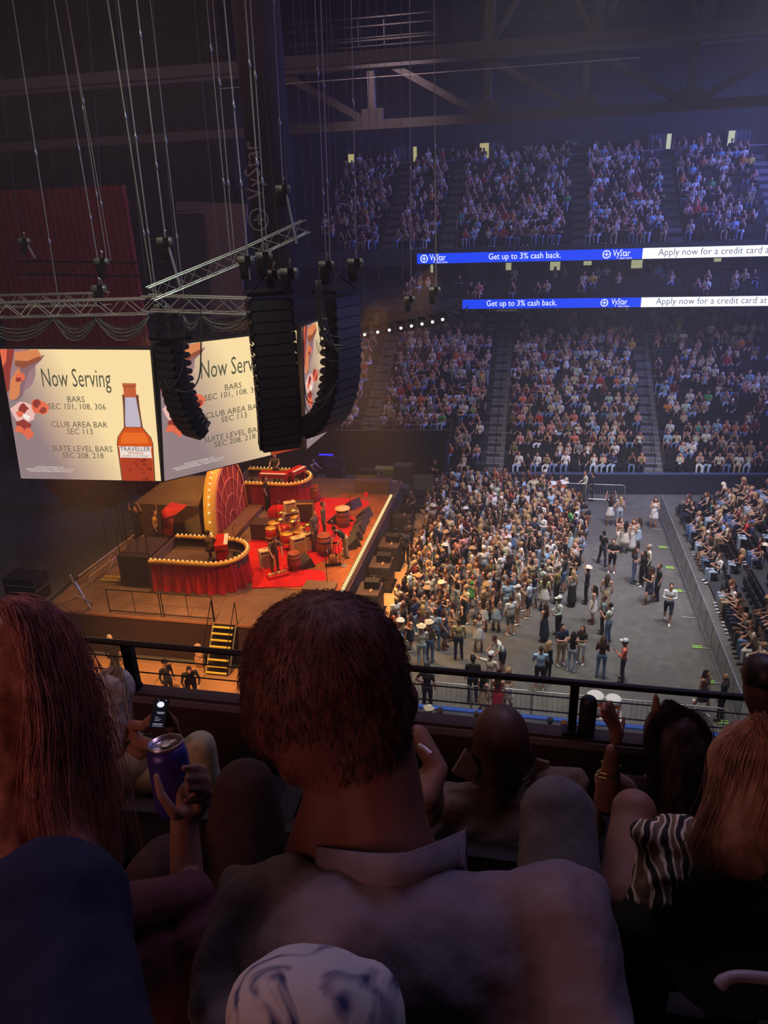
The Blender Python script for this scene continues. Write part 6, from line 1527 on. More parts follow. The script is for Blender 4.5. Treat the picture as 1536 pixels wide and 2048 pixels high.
# ---- the pit: subwoofer stacks, small front speakers, stands
SUBM = mat('subwoofer_case', (.05, .028, .024), .6)
def sub(x, y, h, label, w=1.15, d=.95):
    root = empty('subwoofer_stack', label, 'speaker', (x, y, 0), 0, 'subwoofer stacks in the pit')
    for k in range(h):
        a = MB(); a.box((0, 0, .32+k*.62), (d, w, .60)); c_ = a.obj('cabinet', SUBM, root)
        for s in (-1, 1):
            a = MB(); a.box((s*d*.25, -w/2-.012, .32+k*.62), (d*.42, .02, .5)); a.obj('grille', CABM, c_)
    a = MB(); a.box((.1, .15, .32+(h-1)*.62+.30+.17), (.62, .42, .34)); a.obj('front_fill_speaker', CABS, root)
    a = MB(); a.box((.1, -.15, .32+(h-1)*.62+.32), (.08, .35, .04)); a.obj('bracket', mat('bracket_tan', (.3, .2, .12), .6), root)
    a = MB(); a.box((0, 0, .03), (d+.2, w+.2, .06)); a.obj('dolly', BLKM, root)
sub(-6.42, 28.6, 2, 'nearest tall subwoofer stack in the stage pit'); sub(-6.42, 30.7, 2, 'second subwoofer stack in the stage pit'); sub(-6.42, 34.3, 2, 'third subwoofer stack, beyond the security person'); sub(-6.42, 26.1, 2, 'subwoofer stack behind the big dark head')
for k, (x, y) in enumerate(((-6.5, 27.35), (-6.5, 32.6), (-6.5, 29.65))):
    root = empty('light_stand', ['low frame with orange lamp between the two nearest stacks', 'frame with lamps beyond the second stack', 'small frame between stacks'][k], 'stand', (x, y, 0))
    for a, b in (((-.3, -.5, 0), (-.3, -.5, .9)), ((.3, -.5, 0), (.3, -.5, .9)), ((-.3, .5, 0), (-.3, .5, .9)), ((.3, .5, 0), (.3, .5, .9)), ((-.3, -.5, .9), (.3, -.5, .9)), ((-.3, .5, .9), (.3, .5, .9)), ((-.3, -.5, .9), (-.3, .5, .9)), ((.3, -.5, .9), (.3, .5, .9))): ubeam(root, a, b, .05, BLKM, 'bar')
    a = MB(); a.ell((0, 0, 1.02), (.12, .12, .14)); a.obj('lamp_head', BLKM, root, True)
# plywood lane and low edge of the barricade
PLY = mat('plywood_lane', (.42, .24, .11), .7, var=.2, vscale=1.5)
for k in range(8):
    mb = MB(); mb.box((-5.65, 22.6+k*2.42, .02), (1.15, 2.38, .04)); o = mb.obj('trim_%d' % (30+k), PLY); o['kind'] = 'structure'
for k in range(9):
    root = empty('stage_barricade', ['first', 'second', 'third', 'fourth', 'fifth', 'sixth', 'seventh', 'eighth', 'ninth'][k]+' dark barricade panel from the near end, facing the crowd', 'barrier', (-4.98, 23.0+k*1.9, 0), 0, 'stage barricade panels')
    a = MB(); a.box((0, 0, .58), (.05, 1.84, 1.12)); a.obj('panel', BLKM, root)
    a = MB(); a.box((-.25, 0, .03), (.7, 1.8, .04)); a.obj('base_plate', BLKM, root)
    a = MB(); a.beam((-.03, 0, 1.1), (-.5, 0, .05), .05); a.obj('brace', BLKM, root)
# ---- orange-lit plywood floor stuff near the stage side
PLY2 = mat('orange_floor_ply', (.34, .19, .10), .6, var=.2, vscale=1.0)
for k in range(9):
    mb = MB(); mb.box((-19.0+k*1.63, 20.0, .012), (1.6, 2.9, .024)); o = mb.obj('trim_%d' % (40+k), PLY2); o['kind'] = 'structure'
# flowers/jackets on the step side
x, y = atZ(423, 1305, 0).x, 21.35
mb = MB(); mb.ell((0, 0, .30), (.22, .16, .30)); mb.ell((.05, 0, .62), (.20, .15, .22)); mb.ell((0, 0, .9), (.16, .13, .16)); tag(mb.obj('clothes_pile', mat('patterned_cloth', (.45, .28, .20), .9, var=.8, vscale=18), None, True, (x, y, 0)), 'patterned clothes heaped against the stage steps', 'clothes')
# ---- gear behind the stage: ladders, lying trusses, cases
truss('long ladder-like truss lying along the back edge of the stage', atZ(168, 1165, SZ+.2), atZ(282, 1078, SZ+.2), .5, .07, mat('dull_truss', (.35, .27, .24), .5, .5))
truss('dark truss standing at the back near corner of the stage', atZ(112, 1212, .27), atZ(182, 1150, .27), .5, .06, BLKM)
root = empty('leaning_truss_leg', 'grey truss leg leaning at the back near corner', 'truss', atZ(172, 1200, SZ)); o_ = root.location.copy()
for a, b in (((140, 1150), (160, 1190)), ((150, 1165), (180, 1215)), ((150, 1190), (185, 1205))): ubeam(root, atZ(a[0], a[1], SZ+1.2)-o_, atZ(b[0], b[1], SZ+.1)-o_, .09, ALU, 'leg')
def ladder(label, a, b, w, m_, n=6):
    a, b = Vector(a), Vector(b); root = empty('ladder', label, 'ladder', a); d = b-a; s = d.cross(Vector((0, 0, 1))).normalized()*w/2
    if s.length < .01: s = Vector((w/2, 0, 0))
    for t in (-1, 1): ubeam(root, s*t, d+s*t, .06, m_, 'stile')
    for k in range(n): ubeam(root, d*(k+.5)/n-s, d*(k+.5)/n+s, .04, m_, 'rung')
YL = mat('yellow_ladder', (.65, .45, .08), .5)
ladder('yellow ladder lying flat behind the near booth', atZ(205, 1156, SZ+.1), atZ(246, 1158, SZ+.1), .35, YL)
ladder('dark stepladder standing behind the stage', atZ(262, 1082, SZ), atZ(262, 1082, SZ)+Vector((0, .2, 2.6)), .55, BLKM, 6)
ladder('pale plank-like yellow ladder leaning on the black riser', atZ(258, 1140, SZ+.1), atZ(300, 1110, SZ+.5), .18, YL, 3)
for k, (a, b) in enumerate((((234, 1040), (246, 1085)), ((211, 1083), (220, 1120)))):
    o = empty('upright_pole', ['thin upright pole behind the stage beside the stepladder', 'thin upright pole behind the lying truss'][k], 'pole', atZ(b[0], b[1], .02)); ubeam(o, (0, 0, 0), (0, 0, 2.2), .05, BLKM, 'tube')
# far backstage gear
def case(px, py, w, d, h, m_, label, z=0, rz=0, stripe=None):
    p = atZ(px, py, z); root = empty('road_case', label, 'case', (p.x, p.y, z), rz)
    a = MB(); a.box((0, 0, h/2), (w, d, h)); a.obj('body', m_, root)
    a = MB(); a.box((0, -d/2-.01, h*.72), (w, .03, .05 if not stripe else .10)); a.obj('stripe', stripe or STEEL, root)
    for sx in (-1, 1):
        a = MB(); a.box((sx*w/2, 0, h/2), (.04, d+.02, .04)); a.obj('edge', STEEL, root)
YS_ = mat('yellow_stripe', (.70, .60, .10), .5)
BK = mat('black_case', (.02, .018, .02), .6)
case(741, 972, 1.5, .7, 1.1, BK, 'black case with a yellow stripe behind the far stage side', 0, 0, YS_)
case(771, 972, 1.2, .7, 1.2, mat('yellow_green_case', (.30, .27, .10), .7), 'dull yellow case behind the far stage side')
case(808, 975, 1.1, .8, 1.5, mat('grey_cage', (.14, .13, .13), .5, .4), 'grey cage trolley beside the dull yellow case')
case(800, 1000, 1.0, .9, .9, mat('green_case', (.10, .11, .09), .6), 'green-grey case with yellow edge at the far stage corner', 0, 0, YS_)
case(825, 1010, 1.6, 1.0, .8, BK, 'low black covered gear at the far pit entrance'); case(835, 1022, 1.0, .8, .7, mat('navy_case', (.02, .02, .05), .4), 'dark blue gear with pale handles at the far pit entrance')
case(758, 966, .6, .5, .8, mat('grey_box', (.25, .22, .19), .6), 'small grey box beside the side-stage desk')
case(672, 962, 1.1, .7, 1.6, BK, 'equipment rack under blue light beyond the far booth')
mb = MB(); q = atZ(672, 962, 0); mb.box((q.x-.4, q.y-.45, 1.9), (.9, .05, .08)); tag(mb.obj('blue_light_bar', emat('blue_led', (.03, .02, 1.0), 2.0)), 'small deep blue light bar above the equipment rack', 'light')
spot('blue_work_light', (q.x-.8, q.y-1.2, 2.6), (q.x-.9, q.y, .6), 60, (.08, .06, 1.0), 90, .8, .1)
ladder('grey plank leaning over the dull yellow case', atZ(747, 968, 1.7), atZ(776, 975, 1.3), .2, ALU, 2)
case(60, 1195, 1.6, 1.0, 1.2, BK, 'dark gear pile at the near back corner behind the hair'); 
# ---- fence on the right and barriers
FM = mat('fence_steel', (.42, .44, .44), .4, .6)
MESHM = mat('fence_mesh_sheet', (.22, .24, .23), .6, 0.3, alpha=0.35)
LIME = mat('lime_tape', (.40, .85, .10), .6)
nf = 8; fy0, fy1 = 20.9, 38.7
for k in range(nf):
    ya = fy0+(fy1-fy0)*k/nf; yb = fy0+(fy1-fy0)*(k+1)/nf-.04; L = yb-ya
    root = empty('fence_panel', ['first', 'second', 'third', 'fourth', 'fifth', 'sixth', 'seventh', 'eighth'][k]+' grey mesh fence panel counted from the near end of the open floor', 'fence', (6.98, ya, 0), 0, 'grey mesh fence beside the open floor')
    for a, b in (((0, 0, .1), (0, L, .1)), ((0, 0, 1.15), (0, L, 1.15)), ((0, 0, 0), (0, 0, 1.15)), ((0, L, 0), (0, L, 1.15)), ((0, L/2, .1), (0, L/2, 1.15))): ubeam(root, a, b, .045, FM, 'tube')
    a = MB(); a.box((0, L/2, .62), (.008, L-.04, 1.02)); a.obj('mesh_infill', MESHM, root)
    a = MB(); a.box((-.28, .05, .02), (.65, .09, .02)); a.obj('foot', FM, root)
    if k in (0, 1, 2, 4, 5, 6):
        for dy_ in (-.04, .09):
            a = MB(); a.box((-.42, .05+dy_, .035), (.36, .045, .02)); a.obj('lime_tape', LIME, root)
def barrier(x0, x1, y, label, group, z=0):
    root = empty('crowd_barrier', label, 'barrier', (x0, y, z), 0, group); L = x1-x0; r = .15
    a = MB(); a.tube([(0, 0, .15), (0, 0, 1.0), (r*.4, 0, 1.08), (r, 0, 1.1), (L-r, 0, 1.1), (L-r*.4, 0, 1.08), (L, 0, 1.0), (L, 0, .15)], .022, 6); a.obj('frame', FM, root, True)
    a = MB(); a.tube([(0, 0, .2), (L, 0, .2)], .018, 5); a.obj('bottom_rail', FM, root)
    n = int(L/.16)
    for k in range(1, n): ubeam(root, (L*k/n, 0, .2), (L*k/n, 0, 1.09), .014, FM, 'bar')
    for xx in (.2, L-.2): ubeam(root, (xx, -.3, .02), (xx, .3, .02), .04, FM, 'foot')
for k in range(5): barrier(-3.6+k*2.0, -1.65+k*2.0, 20.25, ['first', 'second', 'third', 'fourth', 'fifth'][k]+' bike-rack barrier below the rail, counted from the big head', 'near row of barriers')
for k, x in enumerate((-3.0, -1.0, 1.2, 3.3)): barrier(x, x+1.95, 40.0, ['first', 'second', 'third', 'fourth'][k]+' bike-rack barrier at the far boards, counted from the stage', 'far row of barriers')
# water coolers
ORG = mat('orange_cooler', (.72, .16, .04), .5)
def cooler(x, y, z, label, s=1.0):
    root = empty('drink_cooler', label, 'cooler', (x, y, z))
    a = MB(); a.lathe([(.20*s, 0), (.23*s, .05*s), (.23*s, .50*s), (.22*s, .52*s)], (0, 0, 0), 18); a.obj('tank', ORG, root, True)
    a = MB(); a.lathe([(.24*s, .50*s), (.245*s, .60*s), (.21*s, .64*s), (.20*s, .64*s)], (0, 0, 0), 18); a.obj('lid', WHITE, root, True)
    a = MB(); a.lathe([(.235*s, .16*s), (.235*s, .36*s)], (0, 0, 0), 18)
    a.v = a.v; b = MB(); b.box((0, -.235*s, .27*s), (.26*s, .02, .2*s)); b.obj('label_patch', WHITE, root)
    def fr(u, v, l): return (u*s, -.247*s-l, v*s)
    text_on('lettering', 'G', fr, 0, .21, .17, ORG, root, 'CENTER')
    b = MB(); b.box((0, -.26*s, .07*s), (.04, .08, .05)); b.obj('spout', WHITE, root)
cart = empty('cooler_cart', 'white wire cart carrying two orange drink coolers', 'cart', (2.62, 20.0, 0))
a = MB(); a.box((0, 0, .62), (1.2, .55, .05)); a.obj('shelf', WHITE, cart)
a = MB(); a.box((0, -.28, .42), (1.2, .02, .42)); a.obj('front_sign', WHITE, cart)
text_on('lettering', 'GATORADE', lambda u, v, l: (u, -.29-l, v), 0, .40, .22, mat('sign_grey', (.2, .2, .2), .6), cart)
for sx in (-1, 1):
    for sy in (-1, 1): ubeam(cart, (sx*.58, sy*.26, 0), (sx*.58, sy*.26, .62), .04, FM, 'leg')
cooler(2.36, 20.0, .645, 'left orange cooler with white lid on the cart below the rail', 1.15); cooler(2.92, 20.0, .645, 'right orange cooler with white lid on the cart below the rail', 1.05)
q = atZ(1108, 1010, 0); tb = empty('folding_table', 'small table under the far drink coolers', 'table', (1.6, 39.3, 0)); a = MB(); a.box((0, 0, .72), (1.3, .6, .05)); a.obj('tabletop', WHITE, tb)
for sx in (-1, 1):
    for sy in (-1, 1): ubeam(tb, (sx*.55, sy*.25, 0), (sx*.55, sy*.25, .7), .04, FM, 'leg')
cooler(1.3, 39.3, .75, 'left orange cooler at the far boards', 1.0); cooler(1.85, 39.3, .75, 'right orange cooler at the far boards', 1.15)
# near dasher boards with blue cap, white counter behind
mb = MB(); mb.box((5.2, 19.0, .5), (17, .12, 1.0)); struct(mb, 'wall_near_boards', mat('white_boards', (.55, .56, .58), .5))
mb = MB(); mb.box((5.2, 19.0, 1.03), (17, .16, .06)); struct(mb, 'trim_20', mat('blue_cap', (.03, .10, .45), .5))
mb = MB(); mb.box((5.2, 18.35, .55), (17, .9, .08)); struct(mb, 'floor_near_counter', mat('near_counter', (.45, .47, .52), .5))
for k in range(9):
    q = -2.5+k*1.15+rng.uniform(-.3, .3); mb = MB(); mb.lathe([(.035, 0), (.035, .16), (.015, .2), (.015, .23)], (0, 0, 0), 8)
    tag(mb.obj('water_bottle', [WHITE, STEEL][k % 2], None, True, (q, 18.6, .59)), ['first', 'second', 'third', 'fourth', 'fifth', 'sixth', 'seventh', 'eighth', 'ninth'][k]+' small pale bottle on the counter behind the near boards', 'bottle', 'bottles on the near counter')
NP = [((862, 1425), 'white', 'brown', 'cowboy', (.72, .66, .48), False, 'person in pale cowboy hat just under the rail, beside the big head'), ((828, 1440), 'black', 'dark', None, None, False, 'person in black with a pale cap turned away under the rail'), ((880, 1440), 'cream', 'brown', None, None, True, 'brown-haired person in cream next to the pale cowboy hat'),
      ((952, 1440), 'light blue', 'brown', None, None, False, 'person in a light blue shirt leaning on the near boards'), ((1095, 1450), 'tan', 'brown', 'cap', (.03, .03, .03), False, 'person in tan shirt and dark cap leaning by the near boards'), ((1122, 1452), 'brown', 'auburn', None, None, True, 'brown-haired person in dark top by the near boards')]
for (q, t, h, ht, hc, fem, lab) in NP:
    w_ = atZ(q[0], q[1], 1.0)
    put_person(proto(**P_(M0 if not fem else P_(M0, hair='long', fem=True), sleeve='short', arms='rail', lean=.2)), (w_.x, 18.05, -.05), rz_of(.3, 1), S_SKIN[0], TC[t], BC['blue jeans'], HC[h], S_SHOE[0], lab, 'people behind the near boards', ht, hc or WHITEC, 1.0, 1.60, -.1, lean=.2)
# ================================================================ near rows: ledge, rail, seats and the people in front
CAMR = Matrix(((RT[0], FW[0], -DN[0]), (RT[1], FW[1], -DN[1]), (RT[2], FW[2], -DN[2])))
def pm(px, d): return px*d/CF
def E_(x, y, d, rx, ry, rd=None, t=0, rot=0.0):
    """rounded mass at a pixel and distance; radii in pixels across and up, depth radius in pixels"""
    R = CAMR @ Matrix.Rotation(rot, 3, 'Y')
    return ('e', tuple(atD(x, y, d)), (pm(rx, d), pm(rd if rd else min(rx, ry), d), pm(ry, d)), t, [list(r) for r in R])
def C_(x0, y0, d0, r0, x1, y1, d1, r1, t=0): return ('c', tuple(atD(x0, y0, d0)), tuple(atD(x1, y1, d1)), pm(r0, d0), pm(r1, d1), t)
def figure(name, prims, voxel, mats, parent=None, smooth=4, origin=None):
    me = blob_mesh(name, prims, voxel, mats, smooth, 1.0, 14)
    o = bpy.data.objects.new(name, me); COL.objects.link(o)
    if origin is not None: me.transform(Matrix.Translation(-Vector(origin))); o.location = Vector(origin) if parent is None else (0, 0, 0)
    if parent is not None: o.parent = parent
    return o
def fold(o, scale, strength, seed=0, zs=1.0):
    """cloth folds / strands as real relief"""
    me = o.data; me.update()
    for v, n in zip(me.vertices, [v.normal.copy() for v in me.vertices]):
        p = Vector((v.co.x, v.co.y, v.co.z*zs))*scale + Vector((seed, 0, 0)); v.co += n*strength*(mn.noise(p)+.5*mn.noise(p*2.3))
def cloth(name, c, var=.15, vs=30): return mat(name, c, .9, var=var, vscale=vs, bump=.15, spec=.2)
FSK = mat('skin_near', (.30, .15, .10), .55, var=.05, vscale=20, spec=.35); FSKD = mat('skin_near_dark', (.09, .045, .032), .5, spec=.4)
SHIRT = cloth('linen_shirt', (.20, .17, .20)); MANH = mat('auburn_hair', (.12, .045, .032), .6, var=.4, vscale=60, spec=.4)
def to_mesh(o, parent=None, keep=False):
    dg = bpy.context.evaluated_depsgraph_get(); dg.update(); me = bpy.data.meshes.new_from_object(o.evaluated_get(dg)); nm = o.name
    q = bpy.data.objects.new('hair_strands', me); COL.objects.link(q); q.parent = o.parent; q.matrix_parent_inverse = o.matrix_parent_inverse.copy(); bpy.data.objects.remove(o); return q
def strands(name, mat_, parent, guides, n, r, jit, seed=1, bev=2):
    """hair: n thin tapered strands spread between guide splines (each guide a list of points)"""
    r_ = random.Random(seed); cu = bpy.data.curves.new(name, 'CURVE'); cu.dimensions = '3D'; cu.bevel_depth = r; cu.bevel_resolution = 0; cu.use_fill_caps = False
    G = [[Vector(p) for p in spline(g, 4)] for g in guides]; L = min(len(g) for g in G)
    for k in range(n):
        u = r_.random()*(len(G)-1); i = int(u); f = u-i; i2 = min(i+1, len(G)-1)
        off = Vector((r_.gauss(0, jit), r_.gauss(0, jit), r_.gauss(0, jit))); cut = r_.randint(int(L*.72), L)
        sp_ = cu.splines.new('POLY'); sp_.points.add(cut-1); w = r_.random()*6
        for j in range(cut):
            p = G[i][j].lerp(G[i2][j], f) + off*(.5+1.2*j/L) + Vector((math.sin(j*.7+w), math.cos(j*.6+w), 0))*jit*.5
            sp_.points[j].co = (*p, 1); sp_.points[j].radius = 1.0 if j < cut*.7 else max(.15, 1-(j-cut*.7)/(cut*.3))
    cu.materials.append(mat_); o = bpy.data.objects.new(name, cu); COL.objects.link(o)
    if parent is not None: o.parent = parent; o.matrix_parent_inverse = Matrix.Translation(-parent.location)
    return to_mesh(o)
# terrace steps of the near stand
for nm, y0, y1, z in (('floor_near_row', -1.6, .35, 14.70), ('floor_near_row', .35, 1.2, 14.25), ('floor_near_row', 1.2, 2.15, 13.80)):
    mb = MB(); mb.box((0, (y0+y1)/2, z-.3), (9, y1-y0, .6)); struct(mb, nm, DKCONC)
RY = 2.25
zr = atY(840, 1338, RY).z; zle = atY(1150, 1482, RY-.05).z
mb = MB(); mb.box((0, RY-.02, zle-.45), (9, .05, .86)); struct(mb, 'wall_ledge', mat('ledge_brown', (.05, .028, .024), .8))
mb = MB(); mb.box((0, RY-.052, zle-.012), (9, .014, .03)); struct(mb, 'trim_50', mat('ledge_edge', (.20, .17, .18), .5))
mb = MB(); mb.box((0, RY-.02, zle+.0), (9, .06, .03)); struct(mb, 'trim_51', mat('ledge_top', (.045, .03, .028), .7))
gr = empty('guard_rail', 'black guard rail with two thin cables on the ledge in front of the near rows', 'railing', (0, RY, zle+.015))
h = zr-zle-.015
ubeam(gr, (-4, 0, h), (4, 0, h), .026, BLKM, 'top_rail', 8)
for k in (0.33, 0.66): ubeam(gr, (-4, 0, h*k), (4, 0, h*k), .006, BLKM, 'cable')
for px in (270, 1150):
    X = atY(px, 1370, RY).x; m_ = MB(); m_.box((X, 0, h/2), (.045 if px < 500 else .03, .03, h)); m_.obj('post', BLKM, gr)
    m_ = MB(); m_.box((X, -.02, .006), (.07, .05, .012)); m_.obj('base_plate', BLKM, gr)
for X in (-2.9, 1.5, 2.9): m_ = MB(); m_.box((X, 0, h/2), (.04, .03, h)); m_.obj('post', BLKM, gr)
# ---- the seated people
def fore(label, origin): return empty('person', label, 'person', origin)
# 1. the big dark head in the middle
d = .80
org = atD(760, 1900, .7)
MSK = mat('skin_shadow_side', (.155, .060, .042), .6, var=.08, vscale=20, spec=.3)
man = fore('person with short auburn hair and pale linen shirt seated directly in front, back view', org)
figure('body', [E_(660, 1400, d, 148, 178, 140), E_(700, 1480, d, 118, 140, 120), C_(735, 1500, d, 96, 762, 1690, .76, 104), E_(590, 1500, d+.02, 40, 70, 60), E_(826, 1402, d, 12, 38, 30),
                C_(700, 1560, .79, 80, 640, 1720, .78, 76), C_(762, 1680, .76, 104, 790, 1800, .74, 120)], .0055, [MSK], man, 6, org)
hr_ = figure('hair', [E_(650, 1352, d, 170, 172, 160), E_(650, 1310, d, 160, 128, 150), E_(712, 1430, d-.005, 116, 128, 124), E_(590, 1420, d, 104, 104, 110), E_(760, 1380, d, 62, 118, 90), E_(716, 1490, d-.006, 108, 96, 116), E_(645, 1470, d-.003, 104, 96, 108)], .005, [MANH], man, 30, org)
fold(hr_, 70, .0010, 5, .4)
def short_hair(parent, o, n, L, r, m_, seed=2, name='hair_strands'):
    r_ = random.Random(seed); cu = bpy.data.curves.new(name, 'CURVE'); cu.dimensions = '3D'; cu.bevel_depth = r; cu.bevel_resolution = 0
    me = o.data; N = len(me.vertices); top = max(v.co.z for v in me.vertices)
    for _ in range(n):
        v = me.vertices[r_.randrange(N)]; nn = v.normal; dn = Vector((0, 0, -1)); t = (dn - nn*dn.dot(nn))
        t = t.normalized() if t.length > .05 else Vector((r_.random()-.5, r_.random()-.5, 0)).normalized()
        t = (t + Vector((r_.gauss(0, .25), r_.gauss(0, .25), r_.gauss(0, .1)))).normalized(); l = L*r_.uniform(.6, 1.2)
        sp_ = cu.splines.new('POLY'); sp_.points.add(2)
        for j in range(3):
            p = v.co + t*l*j/2 + nn*(.0006+.0016*(j == 1)); sp_.points[j].co = (*p, 1); sp_.points[j].radius = (1, .9, .2)[j]
    cu.materials.append(m_); q = bpy.data.objects.new(name, cu); COL.objects.link(q); q.parent = parent; return to_mesh(q)
short_hair(man, hr_, 7000, .015, .0003, MANH)
sh = figure('shirt', [C_(520, 1800, .73, 66, 680, 1840, .72, 92), C_(680, 1840, .71, 92, 960, 1830, .69, 90), C_(960, 1830, .69, 90, 1120, 1822, .67, 84), C_(1120, 1830, .66, 90, 1215, 2110, .60, 96),
                      E_(810, 1960, .68, 340, 220, 180), E_(575, 1800, .735, 90, 62, 60), C_(505, 1800, .73, 70, 440, 1990, .70, 72), E_(800, 2120, .66, 420, 240, 170), C_(480, 1770, .75, 44, 560, 1775, .73, 66), E_(1140, 1785, .67, 66, 48, 60)], .0065, [SHIRT], man, 4, org)
fold(sh, 12, .009, 3, .35); fold(sh, 34, .003, 8, .5)
cl = MB(); n = 30; vs = []                       # stand-up collar, open at the front
for i in range(n+1):
    t = i/n; x = 632+(300)*t; dd = .755-.075*math.sin(math.pi*t)-.02*t; yb = 1780+10*math.sin(math.pi*t); yt = 1694-6*t+18*math.sin(math.pi*t)-(28*max(0, t-.6)/.4)
    a = atD(x-6, yb+30, dd-.01); b = atD(x, yt, dd-.02); c = atD(x+2, yt-3, dd-.012); e = atD(x+4, yb, dd+.01)
    vs += [a-org, b-org, c-org, e-org]
cl.add(vs, [(4*i+k, 4*i+4+k, 4*i+4+(k+1) % 4, 4*i+(k+1) % 4) for i in range(n) for k in range(4)] + [(3, 2, 1, 0), tuple(4*n+k for k in range(4))])
cl.obj('collar', SHIRT, man, True)
# 2. long-haired person at the left edge
d = .82; org = atD(60, 1800, .75)
w1 = fore('person with long reddish blond wavy hair at the left edge of the near row', org)
HR2 = mat('reddish_blond_hair', (.52, .22, .17), .5, var=.4, vscale=50, spec=.45)
figure('body', [E_(20, 1400, d, 95, 150, 110), C_(20, 1500, d, 60, 20, 1700, d, 70), E_(20, 1900, d, 190, 200, 120), C_(120, 1760, d, 70, 210, 1900, d-.05, 60)], .008, [cloth('dark_top', (.02, .015, .018))], w1, 4, org)
h2 = figure('hair_mass', [E_(25, 1345, d, 118, 135, 120), C_(60, 1380, d, 88, 100, 1600, d-.02, 92), C_(100, 1600, d-.02, 84, 150, 1730, d-.04, 50), C_(0, 1450, d-.03, 100, 20, 1680, d-.05, 110)], .006, [HR2], w1, 3, org)
fold(h2, 50, .0035, 2, .25)
G = []
for (a, b, c, e, f, dz) in (((30, 1208), (100, 1240), (135, 1340), (160, 1500), (185, 1700), 0), ((30, 1208), (120, 1250), (165, 1360), (200, 1520), (222, 1735), -.01), ((20, 1206), (80, 1230), (120, 1360), (130, 1560), (160, 1750), -.05), ((10, 1206), (40, 1260), (70, 1420), (70, 1600), (110, 1740), -.09)):
    G.append([atD(*p, d+dz) for p in (a, b, c, e, f)])
G.insert(0, [atD(*p, d) for p in ((60, 1215), (140, 1280), (188, 1390), (232, 1560), (262, 1740))])
strands('hair_strands', HR2, w1, G, 1500, .00042, .0065, 3)
# 3. blond person with the phone
d = 2.2; org = atD(240, 1500, d)
w2 = fore('person with straight ash-blond hair by the rail looking at a phone', org)
HR3 = mat('ash_blond_hair', (.60, .54, .44), .5, var=.3, vscale=40, spec=.4)
MINT = cloth('pale_mint_top', (.42, .47, .42))
figure('body', [E_(228, 1385, d, 34, 44, 40, 0), C_(232, 1420, d, 20, 240, 1460, d, 22, 0), E_(262, 1512, d, 52, 48, 40, 1), C_(250, 1470, d, 26, 284, 1500, d-.05, 18, 0),
                C_(262, 1478, d-.02, 15, 300, 1490, d-.12, 13, 0), C_(255, 1450, d, 12, 290, 1452, d-.15, 10, 0), C_(352, 1475, d-.16, 12, 345, 1440, d-.2, 10, 0), C_(320, 1500, d-.1, 14, 352, 1475, d-.16, 12, 0),
                E_(345, 1448, d-.2, 12, 14, 10, 0), C_(343, 1448, d-.2, 5, 330, 1432, d-.22, 4, 0), C_(348, 1440, d-.2, 5, 336, 1422, d-.22, 4, 0), C_(342, 1455, d-.2, 5, 326, 1445, d-.22, 4, 0), C_(340, 1461, d-.2, 5, 324, 1454, d-.22, 4, 0),
                E_(292, 1446, d-.18, 9, 11, 9, 0), C_(292, 1440, d-.18, 5, 304, 1430, d-.22, 4, 0), C_(292, 1446, d-.18, 5, 306, 1440, d-.22, 4, 0), C_(292, 1452, d-.18, 5, 305, 1450, d-.22, 4, 0),
                E_(240, 1600, d, 70, 70, 50, 1)], .0075, [FSK, MINT], w2, 3, org)
figure('trousers', [C_(300, 1580, d, 40, 400, 1492, d-.1, 32), C_(400, 1492, d-.1, 32, 425, 1640, d-.05, 28)], .01, [cloth('cream_jeans', (.48, .44, .26))], w2, 4, org)
h3 = figure('hair_mass', [E_(226, 1380, d, 42, 46, 46), C_(222, 1400, d-.02, 36, 228, 1490, d-.04, 30), C_(238, 1400, d, 24, 244, 1480, d, 16)], .007, [HR3], w2, 3, org)
fold(h3, 40, .003)
G = [[atD(*p, d-.03) for p in ((222+k*3, 1336), (196+k*11, 1375), (194+k*12, 1430), (206+k*11, 1500+k*2))] for k in range(6)]
strands('hair_strands', HR3, w2, G, 900, .0007, .006, 5)
strap = MB(); strap.tube(spline([atD(*p, d-.06)-org for p in ((236, 1500), (262, 1482), (286, 1473), (306, 1470))], 4), pm(4, d), 6); strap.obj('strap', BLKM, w2)
ph = empty('smartphone', 'black smartphone with a lit chat screen in the hands by the rail', 'phone', atD(316, 1428, 1.98)); po = ph.location.copy()
c4 = [atD(x, y, dd)-po for x, y, dd in ((308, 1397, 1.99), (338, 1398, 1.99), (329, 1458, 1.95), (297, 1456, 1.95))]
nn = (c4[1]-c4[0]).cross(c4[2]-c4[0]).normalized(); nn = nn if nn.dot(Vector(CAMP)-po) > 0 else -nn
mb = MB(); mb.prism([p-nn*.009 for p in c4], nn*.009); mb.obj('case', BLACK, ph)
def pfr(u, v, l): return c4[0].lerp(c4[1], u).lerp(c4[3].lerp(c4[2], u), v) + nn*(.0006+l)
mb = MB(); mb.add([pfr(u, v, 0) for u, v in ((.06, .03), (.94, .03), (.94, .97), (.06, .97))], [(0, 1, 2, 3)]); mb.obj('screen', emat('phone_dark', s2l(18, 16, 22)), ph)
PW = emat('phone_white', s2l(220, 220, 235), 1.2)
mb = MB(); n = 14; mb.add([pfr(.52+.24*math.cos(2*math.pi*i/n), .20+.10*math.sin(2*math.pi*i/n), .0005) for i in range(n)], [tuple(range(n))]); mb.obj('screen_picture', PW, ph)
for k, (u0, u1, v) in enumerate(((.35, .85, .45), (.4, .86, .475), (.38, .8, .50), (.30, .52, .62), (.30, .7, .68), (.3, .62, .735), (.22, .86, .84), (.22, .82, .87), (.3, .4, .05), (.75, .92, .05), (.2, .86, .92))):
    mb = MB(); mb.add([pfr(u, vv, .0005) for u, vv in ((u0, v), (u1, v), (u1, v+.014), (u0, v+.014))], [(0, 1, 2, 3)]); mb.obj('screen_text', emat('phone_grey', s2l(150, 150, 165), 1.0), ph)
